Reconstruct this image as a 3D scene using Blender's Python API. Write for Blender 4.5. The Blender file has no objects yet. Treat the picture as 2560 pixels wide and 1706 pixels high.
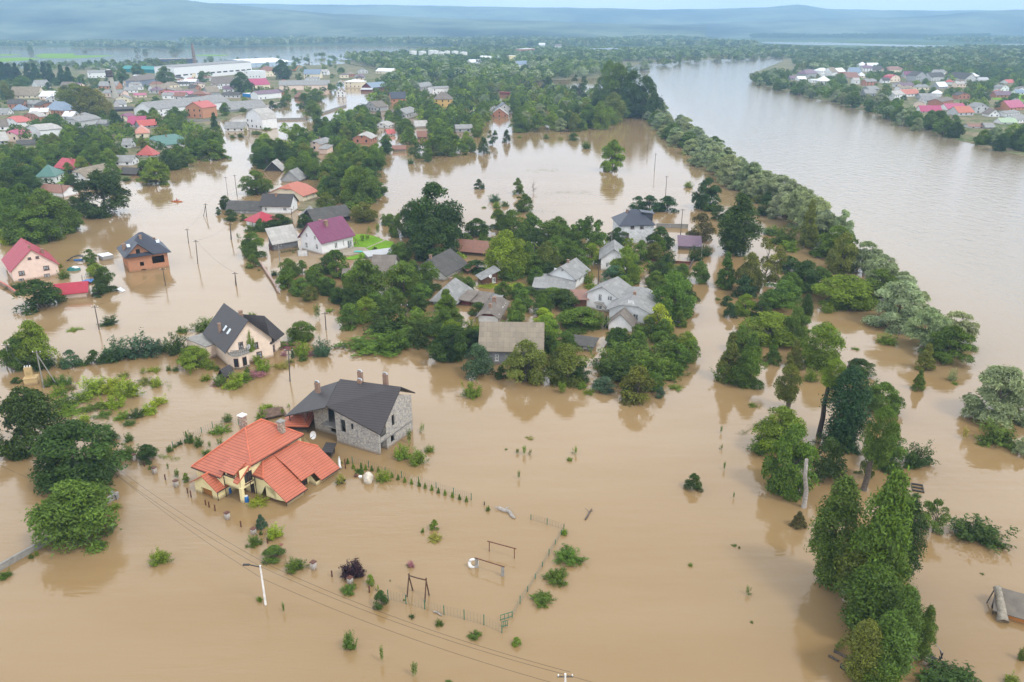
import bpy, bmesh, math, random
import numpy as np
from mathutils import Vector, Matrix
from mathutils.geometry import tessellate_polygon
random.seed(7); RNG = np.random.default_rng(11)
SC = bpy.context.scene; COL = SC.collection
# ---------------- camera, sky, sun, exposure ----------------
HC = 60.0; FPX = 1991.0; PITCH = math.atan((853 - 62) / FPX)
cam_d = bpy.data.cameras.new('camera'); cam = bpy.data.objects.new('camera', cam_d); COL.objects.link(cam)
cam_d.sensor_width = 36; cam_d.lens = 36 * FPX / 2560; cam_d.clip_end = 40000; cam_d.clip_start = 1
cam.location = (0, 0, HC); cam.rotation_euler = (math.pi / 2 - PITCH, 0, 0); SC.camera = cam
SUN_EL, SUN_AZ = math.radians(52), math.radians(128)      # azimuth from north (+Y), clockwise
W = bpy.data.worlds.new('World'); SC.world = W; W.use_nodes = True
nt = W.node_tree; bg = nt.nodes['Background']
sky = nt.nodes.new('ShaderNodeTexSky'); sky.sky_type = 'NISHITA'; sky.sun_disc = False
sky.sun_elevation = SUN_EL; sky.sun_rotation = SUN_AZ; sky.altitude = 300; sky.dust_density = 3; sky.air_density = 1.3
mx = nt.nodes.new('ShaderNodeMixRGB'); mx.inputs[0].default_value = 0.85
tc = nt.nodes.new('ShaderNodeTexCoord'); nz = nt.nodes.new('ShaderNodeTexNoise'); nz.inputs['Scale'].default_value = 3.0; nz.inputs['Detail'].default_value = 4
rp = nt.nodes.new('ShaderNodeValToRGB'); rp.color_ramp.elements[0].position = .34; rp.color_ramp.elements[0].color = (.78, .80, .84, 1)
rp.color_ramp.elements[1].position = .66; rp.color_ramp.elements[1].color = (1.08, 1.06, 1.03, 1)
sp_ = nt.nodes.new('ShaderNodeSeparateXYZ'); nt.links.new(tc.outputs['Generated'], sp_.inputs[0])
gr = nt.nodes.new('ShaderNodeValToRGB'); e_ = gr.color_ramp.elements      # overcast, with a bright band added at mid height to lift the water reflections
e_[0].position = 0.0; e_[0].color = (12.8, 13.5, 14.9, 1); e_[1].position = 1.0; e_[1].color = (9.5, 9.7, 10.1, 1)
for z_, c_ in ((.10, (13.8, 14.5, 15.8)), (.25, (17.2, 17.7, 18.6)), (.42, (25.5, 26.0, 26.6)), (.62, (16.0, 16.2, 16.6))):
    k_ = e_.new(z_); k_.color = (*c_, 1)
nt.links.new(sp_.outputs[2], gr.inputs[0])
ml = nt.nodes.new('ShaderNodeMixRGB'); ml.blend_type = 'MULTIPLY'; ml.inputs[0].default_value = 1
nt.links.new(tc.outputs['Generated'], nz.inputs['Vector']); nt.links.new(nz.outputs['Fac'], rp.inputs[0]); nt.links.new(gr.outputs[0], ml.inputs[1]); nt.links.new(rp.outputs[0], ml.inputs[2])
nt.links.new(sky.outputs[0], mx.inputs[1]); nt.links.new(ml.outputs[0], mx.inputs[2]); nt.links.new(mx.outputs[0], bg.inputs[0])
bg.inputs[1].default_value = 0.1
sl = bpy.data.lights.new('sun', 'SUN'); sl.energy = 1.5; sl.angle = math.radians(10); sl.color = (1, .95, .86)
so = bpy.data.objects.new('sun', sl); COL.objects.link(so); so.location = (100, -100, 300)
so.rotation_euler = (math.pi / 2 - SUN_EL, 0, math.pi - SUN_AZ)
SC.view_settings.view_transform = 'Standard'; SC.view_settings.look = 'None'; SC.view_settings.exposure = 0.27; SC.view_settings.gamma = 1
cy = SC.cycles; cy.max_bounces = 5; cy.diffuse_bounces = 2; cy.glossy_bounces = 2; cy.transmission_bounces = 3; cy.transparent_max_bounces = 4; cy.volume_bounces = 2
cy.caustics_reflective = False; cy.caustics_refractive = False
# ---------------- pixel -> ground geometry ----------------
ss, cc = math.sin(PITCH), math.cos(PITCH)
KR = {'S': (0, 0, 1), 'V': (0, 0, .91914), 'O1': (470, 1030, 6.533), 'O2': (620, 1040, 6.533), 'SH': (700, 920, 6.818), 'A': (460, 920, 3.92), 'B': (420, 740, 5.6),
      'C': (0, 560, 5.227), 'D': (540, 430, 5.107), 'E': (1050, 620, 7.84), 'F': (1320, 500, 4.9), 'T1': (0, 0, 2.736), 'T2': (850, 0, 2.736), 'T3': (1700, 0, 2.736),
      'M1': (0, 400, 2.736), 'M2': (850, 400, 2.736), 'M3': (1700, 400, 2.736), 'L1': (0, 830, 2.736), 'L2': (850, 830, 2.736), 'L3': (1700, 830, 2.736),
      'B1': (0, 1250, 2.737), 'B2': (850, 1250, 2.737), 'B3': (1700, 1250, 2.737), 'U1': (0, 150, 7.84), 'U2': (250, 130, 7.84), 'U3': (500, 130, 7.84),
      'U4': (0, 300, 7.84), 'U5': (280, 280, 7.84), 'U6': (760, 200, 7.84), 'U7': (1960, 140, 7.84), 'U8': (2260, 140, 7.84), 'W1': (0, 30, 5.229),
      'W2': (950, 60, 3.922), 'W3': (2160, 1440, 5.8825), 'W4': (640, 380, 7.84), 'W5': (0, 840, 7.84)}
def kp(c, x, y):
    o = KR[c]; return (o[0] + x / o[2], o[1] + y / o[2])
def G(p, z=0.0):
    u = (p[0] - 1280) / FPX; v = (p[1] - 853) / FPX
    t = (HC - z) / (ss + v * cc); return (u * t, (cc - v * ss) * t)
def ZAT(py, Y):
    v = (py - 853) / FPX; return HC - Y * (ss + v * cc) / (cc - v * ss)
def PX(X, Y, z=0.0):
    d = Y * cc + (HC - z) * ss; return (1280 + FPX * X / d, 853 + FPX * (-Y * ss + (HC - z) * cc) / d)
def depth(Y, z=0): return Y * cc + (HC - z) * ss
# ---------------- mesh helpers ----------------
class MB:
    def __init__(s): s.v = []; s.f = []; s.m = []
    def poly(s, pts, m=0):
        n = len(s.v); s.v.extend([tuple(p) for p in pts]); s.f.append(tuple(range(n, n + len(pts)))); s.m.append(m)
    def box(s, c, d, rz=0, m=0, taper=1.0, rx=0, ry=0):
        R = Matrix.Rotation(rz, 3, 'Z') @ Matrix.Rotation(ry, 3, 'Y') @ Matrix.Rotation(rx, 3, 'X'); n = len(s.v); c = Vector(c)
        for k in range(8):
            x = (1 if k & 1 else -1) * d[0] / 2; y = (1 if k & 2 else -1) * d[1] / 2; z = (1 if k & 4 else -1) * d[2] / 2
            if k & 4: x *= taper; y *= taper
            s.v.append(tuple(c + R @ Vector((x, y, z))))
        for q in ((0, 2, 3, 1), (4, 5, 7, 6), (0, 1, 5, 4), (1, 3, 7, 5), (3, 2, 6, 7), (2, 0, 4, 6)):
            s.f.append(tuple(n + i for i in q)); s.m.append(m)
    def tube(s, pts, r, n=6, m=0, cap=True):
        pts = [Vector(p) for p in pts]; rs = r if isinstance(r, (list, tuple)) else [r] * len(pts); st = len(s.v)
        for i, p in enumerate(pts):
            t = (pts[min(i + 1, len(pts) - 1)] - pts[max(i - 1, 0)]).normalized()
            a = t.cross(Vector((0.31, 0.17, 0.93)) if abs(t.z) < .9 else Vector((1, 0, 0))).normalized(); b = t.cross(a)
            for k in range(n):
                w = 2 * math.pi * k / n; s.v.append(tuple(p + (a * math.cos(w) + b * math.sin(w)) * rs[i]))
        for i in range(len(pts) - 1):
            for k in range(n):
                a0 = st + i * n + k; a1 = st + i * n + (k + 1) % n
                s.f.append((a0, a1, a1 + n, a0 + n)); s.m.append(m)
        if cap:
            s.f.append(tuple(st + k for k in range(n))); s.m.append(m)
            e = st + (len(pts) - 1) * n; s.f.append(tuple(e + k for k in range(n))); s.m.append(m)
    def lathe(s, prof, n=20, c=(0, 0, 0), m=0):
        st = len(s.v)
        for r, z in prof:
            for k in range(n):
                w = 2 * math.pi * k / n; s.v.append((c[0] + r * math.cos(w), c[1] + r * math.sin(w), c[2] + z))
        for i in range(len(prof) - 1):
            for k in range(n):
                a0 = st + i * n + k; a1 = st + i * n + (k + 1) % n; s.f.append((a0, a1, a1 + n, a0 + n)); s.m.append(m)
        s.f.append(tuple(st + k for k in range(n))); s.m.append(m); e = st + (len(prof) - 1) * n; s.f.append(tuple(e + k for k in range(n))); s.m.append(m)
    def slab(s, polys, t, m=0, me=None):
        """polys share vertices by position; a shell of thickness t (downwards)"""
        key = {}; P = []
        def idx(p):
            k = tuple(round(a, 3) for a in p)
            if k not in key: key[k] = len(P); P.append(k)
            return key[k]
        F = [[idx(p) for p in q] for q in polys]; n = len(s.v)
        s.v.extend(P); s.v.extend([(p[0], p[1], p[2] - t) for p in P]); N = len(P); cnt = {}
        for q in F:
            s.f.append(tuple(n + i for i in q)); s.m.append(m)
            s.f.append(tuple(n + N + i for i in reversed(q))); s.m.append(m if me is None else me)
            for i in range(len(q)): e = (q[i], q[(i + 1) % len(q)]); cnt[frozenset(e)] = cnt.get(frozenset(e), 0) + 1
        for q in F:
            for i in range(len(q)):
                a, b = q[i], q[(i + 1) % len(q)]
                if cnt[frozenset((a, b))] == 1: s.f.append((n + b, n + a, n + N + a, n + N + b)); s.m.append(m if me is None else me)
    def build(s, name, mats, parent=None, smooth=False, uv=True):
        me = bpy.data.meshes.new(name); me.from_pydata(s.v, [], s.f)
        for mt in (mats if isinstance(mats, (list, tuple)) else [mats]): me.materials.append(mt)
        me.polygons.foreach_set('material_index', s.m)
        if smooth: me.polygons.foreach_set('use_smooth', [True] * len(s.f))
        if uv:
            ul = me.uv_layers.new(name='UVMap'); buf = np.zeros(len(me.loops) * 2, np.float32)
            for p in me.polygons:
                nrm = p.normal
                t = Vector((-nrm.y, nrm.x, 0)); t = t.normalized() if t.length > 1e-4 else Vector((1, 0, 0)); b = nrm.cross(t)
                for li in p.loop_indices:
                    co = me.vertices[me.loops[li].vertex_index].co; buf[li * 2] = co.dot(t); buf[li * 2 + 1] = co.dot(b)
            ul.data.foreach_set('uv', buf)
        me.update(); return link(name, me, parent)
def link(name, me, parent=None):
    o = bpy.data.objects.new(name, me); COL.objects.link(o)
    if parent is not None: o.parent = parent
    return o
def empty(name, loc=(0, 0, 0), rz=0):
    o = bpy.data.objects.new(name, None); COL.objects.link(o); o.location = loc; o.rotation_euler = (0, 0, rz); o.empty_display_size = .5; return o
def tag(o, label=None, cat=None, group=None, kind=None):
    if label: o['label'] = label
    if cat: o['category'] = cat
    if group: o['group'] = group
    if kind: o['kind'] = kind
    return o
# landmarks used to say where a thing stands: (pixel x, pixel y, words)
LM = [(660, 1180, 'orange tiled villa'), (870, 1050, 'grey stone shell'), (600, 850, 'dark roofed pink villa'), (355, 640, 'brick shell house'), (75, 660, 'crimson roofed pink house'), (175, 720, 'crimson garage'),
      (830, 600, 'plum roofed house'), (1595, 570, 'slate blue hipped house'), (1280, 860, 'tan roofed barn'), (75, 930, 'yellow kiosk'), (1060, 500, 'huge walnut tree'), (1590, 730, 'white half hipped house'), (280, 245, 'water tower'),
      (485, 140, 'factory chimney'), (1080, 150, 'white storage tanks'), (1105, 250, 'yellow pyramid house'), (645, 300, 'white gambrel house'), (500, 285, 'orange brick villa'), (195, 80, 'white domed church'), (1050, 1475, 'wooden swing frame'),
      (1250, 1400, 'rusty goal frames'), (650, 1470, 'white roadside pole'), (2010, 1220, 'bleached dead trunk'), (2510, 1530, 'sunken plank hut'), (690, 500, 'charcoal roofed cottage'), (725, 470, 'orange roofed bungalow'), (440, 340, 'green half hipped house'),
      (1190, 660, 'rusty barn'), (1260, 720, 'two chimney farmhouse'), (2080, 190, 'tin roofs across river'), (1530, 400, 'lone willow'), (2440, 270, 'red roofs across river'), (930, 380, 'pale roofed brick house'), (1720, 610, 'plum lakeside shed'),
      (215, 410, 'crimson house by lawn'), (1950, 600, 'tall bank willows'), (80, 1180, 'big roadside trees'), (1420, 1350, 'green mesh fence')]
ORD = ['first', 'second', 'third', 'fourth', 'fifth', 'sixth', 'seventh', 'eighth', 'ninth', 'tenth', 'eleventh', 'twelfth', 'thirteenth', 'fourteenth', 'fifteenth', 'sixteenth', 'seventeenth', 'eighteenth', 'nineteenth', 'twentieth']
PENDING = []      # (object, description, px, py): labelled at the end
def where(px, py):
    l = min(LM, key=lambda l: math.hypot((l[0] - px), (l[1] - py) * 1.6)); dx, dy = px - l[0], py - l[1]
    if abs(dx) > abs(dy) * 1.5: r = 'left of' if dx < 0 else 'right of'
    else: r = 'behind' if dy < 0 else 'in front of'
    return r + ' the ' + l[2]
def later(o, desc, px, py, cat, group=None): tag(o, None, cat, group); PENDING.append((o, desc, px, py))
def finish_labels():
    d = {}
    for o, de, x, y in PENDING: d.setdefault((de, where(x, y)), []).append((x, y, o))
    for (de, wh), l in d.items():
        l.sort(key=lambda t: (t[0], t[1])); n = len(l)
        for i, (x, y, o) in enumerate(l):
            if n == 1: o['label'] = f'{de} {wh}'
            elif n <= 20: o['label'] = f'{ORD[i]} {de} from left {wh}'
            else: o['label'] = f'{de} in the crowd {wh}'; o['group'] = f'{de}s {wh}'
HAZE = 1.8e-4
# ---------------- materials ----------------
MATS = {}
def nodes(name):
    m = bpy.data.materials.new(name); m.use_nodes = True; t = m.node_tree; return m, t, t.nodes['Principled BSDF']
def L(t, a, b): t.links.new(a, b)
def N(t, ty, **kw):
    n = t.nodes.new(ty)
    for k, v in kw.items():
        if k in n.inputs: n.inputs[k].default_value = v
        else: setattr(n, k, v)
    return n
def mathn(t, op, a, b=None):
    n = t.nodes.new('ShaderNodeMath'); n.operation = op
    for i, x in enumerate((a, b)):
        if x is None: continue
        if isinstance(x, (int, float)): n.inputs[i].default_value = x
        else: L(t, x, n.inputs[i])
    return n.outputs[0]
def mixc(t, fac, a, b, blend='MIX'):
    n = t.nodes.new('ShaderNodeMixRGB'); n.blend_type = blend
    for i, x in enumerate((fac, a, b)):
        if hasattr(x, 'links'): L(t, x, n.inputs[i])
        else: n.inputs[i].default_value = x if i == 0 else (*x, 1)
    return n.outputs[0]
def noise(t, vec, scale, detail=4, rough=.55):
    n = N(t, 'ShaderNodeTexNoise'); n.inputs['Scale'].default_value = scale; n.inputs['Detail'].default_value = detail; n.inputs['Roughness'].default_value = rough
    if vec is not None: L(t, vec, n.inputs['Vector'])
    return n.outputs['Fac']
def ramp(t, fac, a, b):
    n = t.nodes.new('ShaderNodeMapRange'); L(t, fac, n.inputs[0]); n.inputs[1].default_value = a; n.inputs[2].default_value = b; return n.outputs[0]
def sc_(c, f): return tuple(min(1, x * f) for x in c)
def plain(name, c, rough=.8, metal=0, var=.25, scale=1.5, spec=.3):
    if name in MATS: return MATS[name]
    m, t, b = nodes(name); g = N(t, 'ShaderNodeNewGeometry')
    f = ramp(t, noise(t, g.outputs['Position'], scale), .3, .7)
    L(t, mixc(t, f, sc_(c, 1 - var), sc_(c, 1 + var * .6)), b.inputs['Base Color']); b.inputs['Roughness'].default_value = rough; b.inputs['Metallic'].default_value = metal
    b.inputs['Specular IOR Level'].default_value = spec; MATS[name] = m; return m
def wallm(name, c, style='plaster', c2=None):
    if name in MATS: return MATS[name]
    m, t, b = nodes(name); uv = N(t, 'ShaderNodeUVMap').outputs[0]; g = N(t, 'ShaderNodeNewGeometry'); sx = N(t, 'ShaderNodeSeparateXYZ'); L(t, g.outputs['Position'], sx.inputs[0])
    st = ramp(t, noise(t, uv, .7, 6, .65), .32, .72)
    if style in ('brick', 'stone', 'block'):
        br = N(t, 'ShaderNodeTexBrick'); L(t, uv, br.inputs['Vector']); br.inputs['Scale'].default_value = 1
        w, h, mo = {'brick': (.27, .085, .012), 'stone': (.55, .17, .018), 'block': (.42, .22, .012)}[style]
        br.inputs['Brick Width'].default_value = w; br.inputs['Row Height'].default_value = h; br.inputs['Mortar Size'].default_value = mo; br.inputs['Bias'].default_value = -.1
        br.inputs['Color1'].default_value = (*c, 1); br.inputs['Color2'].default_value = (*(c2 or sc_(c, .6)), 1); br.inputs['Mortar'].default_value = (*sc_(c, .55), 1) if style != 'brick' else (.42, .36, .3, 1)
        col = mixc(t, st, br.outputs['Color'], mixc(t, .5, br.outputs['Color'], sc_(c, 1.25)))
        if style == 'stone':
            col = mixc(t, ramp(t, noise(t, uv, 3.2, 3), .48, .66), col, (.55, .49, .40)); col = mixc(t, ramp(t, noise(t, uv, 2.1, 3), .55, .7), col, (.21, .20, .215))
        bp = N(t, 'ShaderNodeBump', Strength=.6, Distance=.03); L(t, br.outputs['Fac'], bp.inputs['Height']); bp.invert = True; L(t, bp.outputs[0], b.inputs['Normal'])
    elif style == 'wood':
        wv = N(t, 'ShaderNodeTexWave'); wv.inputs['Scale'].default_value = 3.2; wv.inputs['Distortion'].default_value = .4; L(t, uv, wv.inputs['Vector'])
        col = mixc(t, wv.outputs['Fac'], sc_(c, .45), c); col = mixc(t, mathn(t, 'MULTIPLY', st, .5), col, sc_(c, 1.6))
    else:
        col = mixc(t, st, sc_(c, .84), sc_(c, 1.04)); col = mixc(t, mathn(t, 'MULTIPLY', ramp(t, noise(t, uv, 6, 3), .45, .8), .22), col, sc_(c, .6))
    # silt line left by the flood just over the water
    wl = ramp(t, mathn(t, 'ADD', sx.outputs[2], mathn(t, 'MULTIPLY', noise(t, uv, 2.5), .4)), .8, .3)
    col = mixc(t, mathn(t, 'MULTIPLY', wl, .75), col, (.23, .16, .09))
    L(t, col, b.inputs['Base Color']); b.inputs['Roughness'].default_value = .88; b.inputs['Specular IOR Level'].default_value = .2; MATS[name] = m; return m
def roofm(name, c, style='tile'):
    if name in MATS: return MATS[name]
    m, t, b = nodes(name); uv = N(t, 'ShaderNodeUVMap').outputs[0]; s = N(t, 'ShaderNodeSeparateXYZ'); L(t, uv, s.inputs[0]); st = ramp(t, noise(t, uv, .55, 6, .65), .3, .72); fine = ramp(t, noise(t, uv, 5, 3), .3, .75)
    def saw(x, p): return mathn(t, 'FRACT', mathn(t, 'DIVIDE', x, p))
    if style == 'tile':
        row = saw(s.outputs[1], .42); colw = mathn(t, 'SINE', mathn(t, 'MULTIPLY', s.outputs[0], 2 * math.pi / .22))
        line = mathn(t, 'LESS_THAN', row, .16)
        col = mixc(t, st, sc_(c, .85), sc_(c, 1.1)); col = mixc(t, mathn(t, 'MULTIPLY', fine, .25), col, sc_(c, .7)); col = mixc(t, mathn(t, 'MULTIPLY', line, .8), col, sc_(c, .35))
        hgt = mathn(t, 'ADD', mathn(t, 'MULTIPLY', row, -.05), mathn(t, 'MULTIPLY', colw, .012)); ro = .42; sp = .4
    elif style == 'slate':
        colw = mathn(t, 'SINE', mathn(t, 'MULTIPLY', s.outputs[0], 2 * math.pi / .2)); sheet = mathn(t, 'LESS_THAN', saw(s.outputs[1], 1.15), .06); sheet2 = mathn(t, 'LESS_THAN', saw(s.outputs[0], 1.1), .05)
        tone = N(t, 'ShaderNodeTexBrick'); L(t, uv, tone.inputs['Vector']); tone.inputs['Scale'].default_value = 1; tone.inputs['Brick Width'].default_value = 1.1; tone.inputs['Row Height'].default_value = 1.15; tone.inputs['Mortar Size'].default_value = 0
        tone.inputs['Color1'].default_value = (*sc_(c, 1.12), 1); tone.inputs['Color2'].default_value = (*sc_(c, .82), 1)
        col = mixc(t, mathn(t, 'MULTIPLY', st, .6), tone.outputs['Color'], sc_(c, .62)); col = mixc(t, mathn(t, 'MULTIPLY', mathn(t, 'MAXIMUM', sheet, sheet2), .45), col, sc_(c, .45))
        col = mixc(t, mathn(t, 'MULTIPLY', ramp(t, noise(t, uv, 1.7, 5, .7), .55, .8), .5), col, (.16, .17, .10)); hgt = mathn(t, 'MULTIPLY', colw, .025); ro = .9; sp = .15
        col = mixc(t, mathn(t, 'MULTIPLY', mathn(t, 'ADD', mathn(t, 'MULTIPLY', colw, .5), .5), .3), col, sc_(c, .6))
    else:      # seamed sheet
        seam = mathn(t, 'LESS_THAN', saw(s.outputs[0], .55), .1); col = mixc(t, st, sc_(c, .85), sc_(c, 1.08)); col = mixc(t, mathn(t, 'MULTIPLY', seam, .3), col, sc_(c, .55))
        if style == 'rust': col = mixc(t, ramp(t, noise(t, uv, 1.6, 6, .7), .45, .65), col, (.16, .10, .08))
        hgt = mathn(t, 'MULTIPLY', seam, .03); ro = .5; sp = .35
    bp = N(t, 'ShaderNodeBump', Strength=.7, Distance=1.0); L(t, hgt, bp.inputs['Height']); L(t, bp.outputs[0], b.inputs['Normal'])
    L(t, col, b.inputs['Base Color']); b.inputs['Roughness'].default_value = ro; b.inputs['Specular IOR Level'].default_value = sp; MATS[name] = m; return m
WALLS = {'white': ((.80, .81, .82), 'plaster'), 'grey': ((.36, .37, .38), 'plaster'), 'pale grey': ((.56, .56, .56), 'block'), 'pink': ((.80, .63, .54), 'plaster'), 'peach': ((.82, .67, .55), 'plaster'),
         'yellow': ((.82, .72, .41), 'plaster'), 'ochre': ((.62, .42, .14), 'plaster'), 'cream': ((.80, .71, .54), 'plaster'), 'brick': ((.40, .135, .07), 'brick'), 'orange brick': ((.52, .20, .085), 'brick'),
         'dark wood': ((.045, .04, .04), 'wood'), 'brown wood': ((.12, .055, .035), 'wood'), 'grey block': ((.17, .175, .185), 'block'), 'stone': ((.38, .37, .355), 'stone'), 'pale blue': ((.42, .52, .62), 'plaster'),
         'dark blue': ((.06, .075, .11), 'plaster'), 'teal': ((.01, .17, .18), 'plaster'), 'bright blue': ((.01, .22, .55), 'plaster'), 'grey slat': ((.22, .23, .25), 'wood'), 'white block': ((.70, .72, .74), 'block'), 'dark red': ((.14, .03, .03), 'wood'),
         'pale green': ((.42, .55, .45), 'plaster'), 'grey blue': ((.25, .28, .36), 'plaster'), 'orange board': ((.50, .17, .02), 'wood')}
ROOFS = {'grey slate': ((.33, .33, .325), 'slate'), 'pale slate': ((.50, .485, .46), 'slate'), 'brown slate': ((.23, .20, .175), 'slate'), 'dark slate': ((.115, .11, .105), 'slate'), 'tan slate': ((.31, .265, .205), 'slate'),
         'crimson': ((.42, .025, .05), 'tile'), 'magenta': ((.42, .065, .15), 'tile'), 'red': ((.50, .10, .085), 'tile'), 'orange': ((.47, .135, .075), 'tile'), 'salmon': ((.60, .27, .20), 'tile'),
         'dark brown': ((.052, .045, .046), 'tile'), 'slate blue': ((.055, .062, .085), 'tile'), 'steel blue': ((.20, .26, .34), 'seam'), 'green': ((.085, .19, .16), 'seam'), 'rusty': ((.26, .115, .075), 'rust'),
         'white tin': ((.72, .74, .77), 'seam'), 'plum': ((.20, .05, .115), 'tile'), 'teal': ((.015, .22, .21), 'seam'), 'plum grey': ((.17, .11, .15), 'seam'), 'concrete': ((.34, .34, .34), 'plaster'), 'charcoal': ((.06, .055, .055), 'seam'), 'grey tin': ((.42, .43, .44), 'seam'), 'pale green': ((.34, .44, .30), 'seam')}
def WM(k): return wallm('wall ' + k, WALLS[k][0], WALLS[k][1])
def RM(k): return roofm('roof ' + k, ROOFS[k][0], ROOFS[k][1])
GLASS, tg, bgk = nodes('window glass'); bgk.inputs['Base Color'].default_value = (.025, .03, .036, 1); bgk.inputs['Roughness'].default_value = .08; bgk.inputs['Specular IOR Level'].default_value = .6
CURT, tk, bk2 = nodes('curtained glass'); gk = N(tk, 'ShaderNodeNewGeometry'); L(tk, mixc(tk, ramp(tk, noise(tk, gk.outputs['Position'], 2.2, 2), .4, .6), (.05, .06, .07), (.33, .35, .36)), bk2.inputs['Base Color']); bk2.inputs['Roughness'].default_value = .12; bk2.inputs['Specular IOR Level'].default_value = .6
WHITE = plain('white paint', (.72, .72, .71), .5); BROWN = plain('brown frame', (.11, .045, .03), .5); DARK = plain('dark metal', (.03, .028, .028), .5); CONC = plain('concrete', (.27, .26, .24), .9)
CHIM = wallm('chimney brick', (.27, .15, .10), 'brick'); WOOD = plain('weathered wood', (.11, .09, .075), .9, var=.45, scale=4); BARK = plain('bark', (.10, .08, .062), .95, var=.45, scale=5)
GREENP = plain('green paint', (.02, .14, .08), .5); RUST = plain('rusty steel', (.13, .05, .03), .8); PALEB = plain('bleached wood', (.33, .30, .27), .9, var=.4, scale=4)
# foliage: colour comes from the object, small leaf-to-leaf variation from the mesh
def foliage(name, attr_col=False):
    m, t, b = nodes(name); t.nodes.remove(b); out = t.nodes['Material Output']
    at = N(t, 'ShaderNodeAttribute'); at.attribute_name = 'tint'
    if attr_col: ac = N(t, 'ShaderNodeAttribute'); ac.attribute_name = 'col'; base = ac.outputs['Color']
    else: base = N(t, 'ShaderNodeObjectInfo').outputs['Color']
    mul = N(t, 'ShaderNodeVectorMath'); mul.operation = 'SCALE'; L(t, base, mul.inputs[0]); L(t, at.outputs['Fac'], mul.inputs['Scale'])
    di = N(t, 'ShaderNodeBsdfDiffuse'); L(t, mul.outputs[0], di.inputs[0]); tr = N(t, 'ShaderNodeBsdfTranslucent')
    yl = mixc(t, 1.0, mul.outputs[0], (1.25, 1.25, .6), 'MULTIPLY'); L(t, yl, tr.inputs[0])
    m1 = N(t, 'ShaderNodeMixShader'); m1.inputs[0].default_value = .22; L(t, di.outputs[0], m1.inputs[1]); L(t, tr.outputs[0], m1.inputs[2])
    gl = N(t, 'ShaderNodeBsdfGlossy'); gl.inputs['Roughness'].default_value = .5; gl.inputs['Color'].default_value = (.9, .95, 1, 1)
    m2 = N(t, 'ShaderNodeMixShader'); m2.inputs[0].default_value = .015; L(t, m1.outputs[0], m2.inputs[1]); L(t, gl.outputs[0], m2.inputs[2]); L(t, m2.outputs[0], out.inputs['Surface'])
    return m
LEAF = foliage('leaves'); WOODS = foliage('distant leaves', True)
# muddy water
WATER, tw, bw = nodes('muddy water'); gw = N(tw, 'ShaderNodeNewGeometry'); P = gw.outputs['Position']
mp = N(tw, 'ShaderNodeMapping'); L(tw, P, mp.inputs['Vector']); mp.inputs['Scale'].default_value = (1, .55, 1); mp.inputs['Rotation'].default_value = (0, 0, math.radians(-38))
mp2s = N(tw, 'ShaderNodeMapping'); L(tw, P, mp2s.inputs['Vector']); mp2s.inputs['Scale'].default_value = (.05, .22, 1); mp2s.inputs['Rotation'].default_value = (0, 0, math.radians(-55))
big = ramp(tw, noise(tw, P, .012, 3), .3, .7)
silt = ramp(tw, noise(tw, mp2s.outputs[0], .35, 5, .6), .42, .62)
L(tw, mixc(tw, mathn(tw, 'MULTIPLY', silt, .35), mixc(tw, big, (.246, .158, .068), (.276, .184, .088)), (.30, .215, .118)), bw.inputs['Base Color']); bw.inputs['Roughness'].default_value = .06; bw.inputs['IOR'].default_value = 1.45; bw.inputs['Specular IOR Level'].default_value = .5
sxy = N(tw, 'ShaderNodeSeparateXYZ'); L(tw, P, sxy.inputs[0])
# distance to the right of the bank line (the open river runs faster and rougher)
side = mathn(tw, 'SUBTRACT', sxy.outputs[0], mathn(tw, 'ADD', mathn(tw, 'MULTIPLY', mathn(tw, 'MAXIMUM', mathn(tw, 'SUBTRACT', sxy.outputs[1], 440), 0), .11), 88))
riv = ramp(tw, side, -14, 34)
src_ = bw.inputs['Base Color'].links[0].from_socket; L(tw, mixc(tw, riv, src_, (.240, .188, .118)), bw.inputs['Base Color'])
r1 = noise(tw, mp.outputs[0], .9, 4, .6); r2 = noise(tw, P, .17, 3); r3 = noise(tw, mp.outputs[0], .33, 5, .65)
mp2 = N(tw, 'ShaderNodeMapping'); L(tw, P, mp2.inputs['Vector']); mp2.inputs['Scale'].default_value = (.16, 1, 1); mp2.inputs['Rotation'].default_value = (0, 0, math.radians(-40))
st2 = noise(tw, mp2.outputs[0], .5, 3)
nearf = ramp(tw, sxy.outputs[1], 210, 70); mp3 = N(tw, 'ShaderNodeMapping'); L(tw, P, mp3.inputs['Vector']); mp3.inputs['Scale'].default_value = (.22, 1, 1); mp3.inputs['Rotation'].default_value = (0, 0, math.radians(-52))
patch = ramp(tw, noise(tw, P, .022, 3), .38, .62); st3 = mathn(tw, 'MULTIPLY', mathn(tw, 'MULTIPLY', noise(tw, mp3.outputs[0], .9, 5, .65), .17), mathn(tw, 'MULTIPLY', mathn(tw, 'MULTIPLY', nearf, patch), ramp(tw, sxy.outputs[0], 0, -22)))
calm = mathn(tw, 'ADD', mathn(tw, 'MULTIPLY', r1, .016), mathn(tw, 'ADD', mathn(tw, 'MULTIPLY', r2, .045), mathn(tw, 'MULTIPLY', st2, .05)))
ruf = mathn(tw, 'ADD', mathn(tw, 'MULTIPLY', r3, .42), mathn(tw, 'MULTIPLY', r1, .05))
hw = mathn(tw, 'ADD', mathn(tw, 'ADD', calm, st3), mathn(tw, 'MULTIPLY', ruf, riv))
bpw = N(tw, 'ShaderNodeBump', Strength=.8, Distance=1.0); L(tw, hw, bpw.inputs['Height']); L(tw, bpw.outputs[0], bw.inputs['Normal'])
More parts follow.
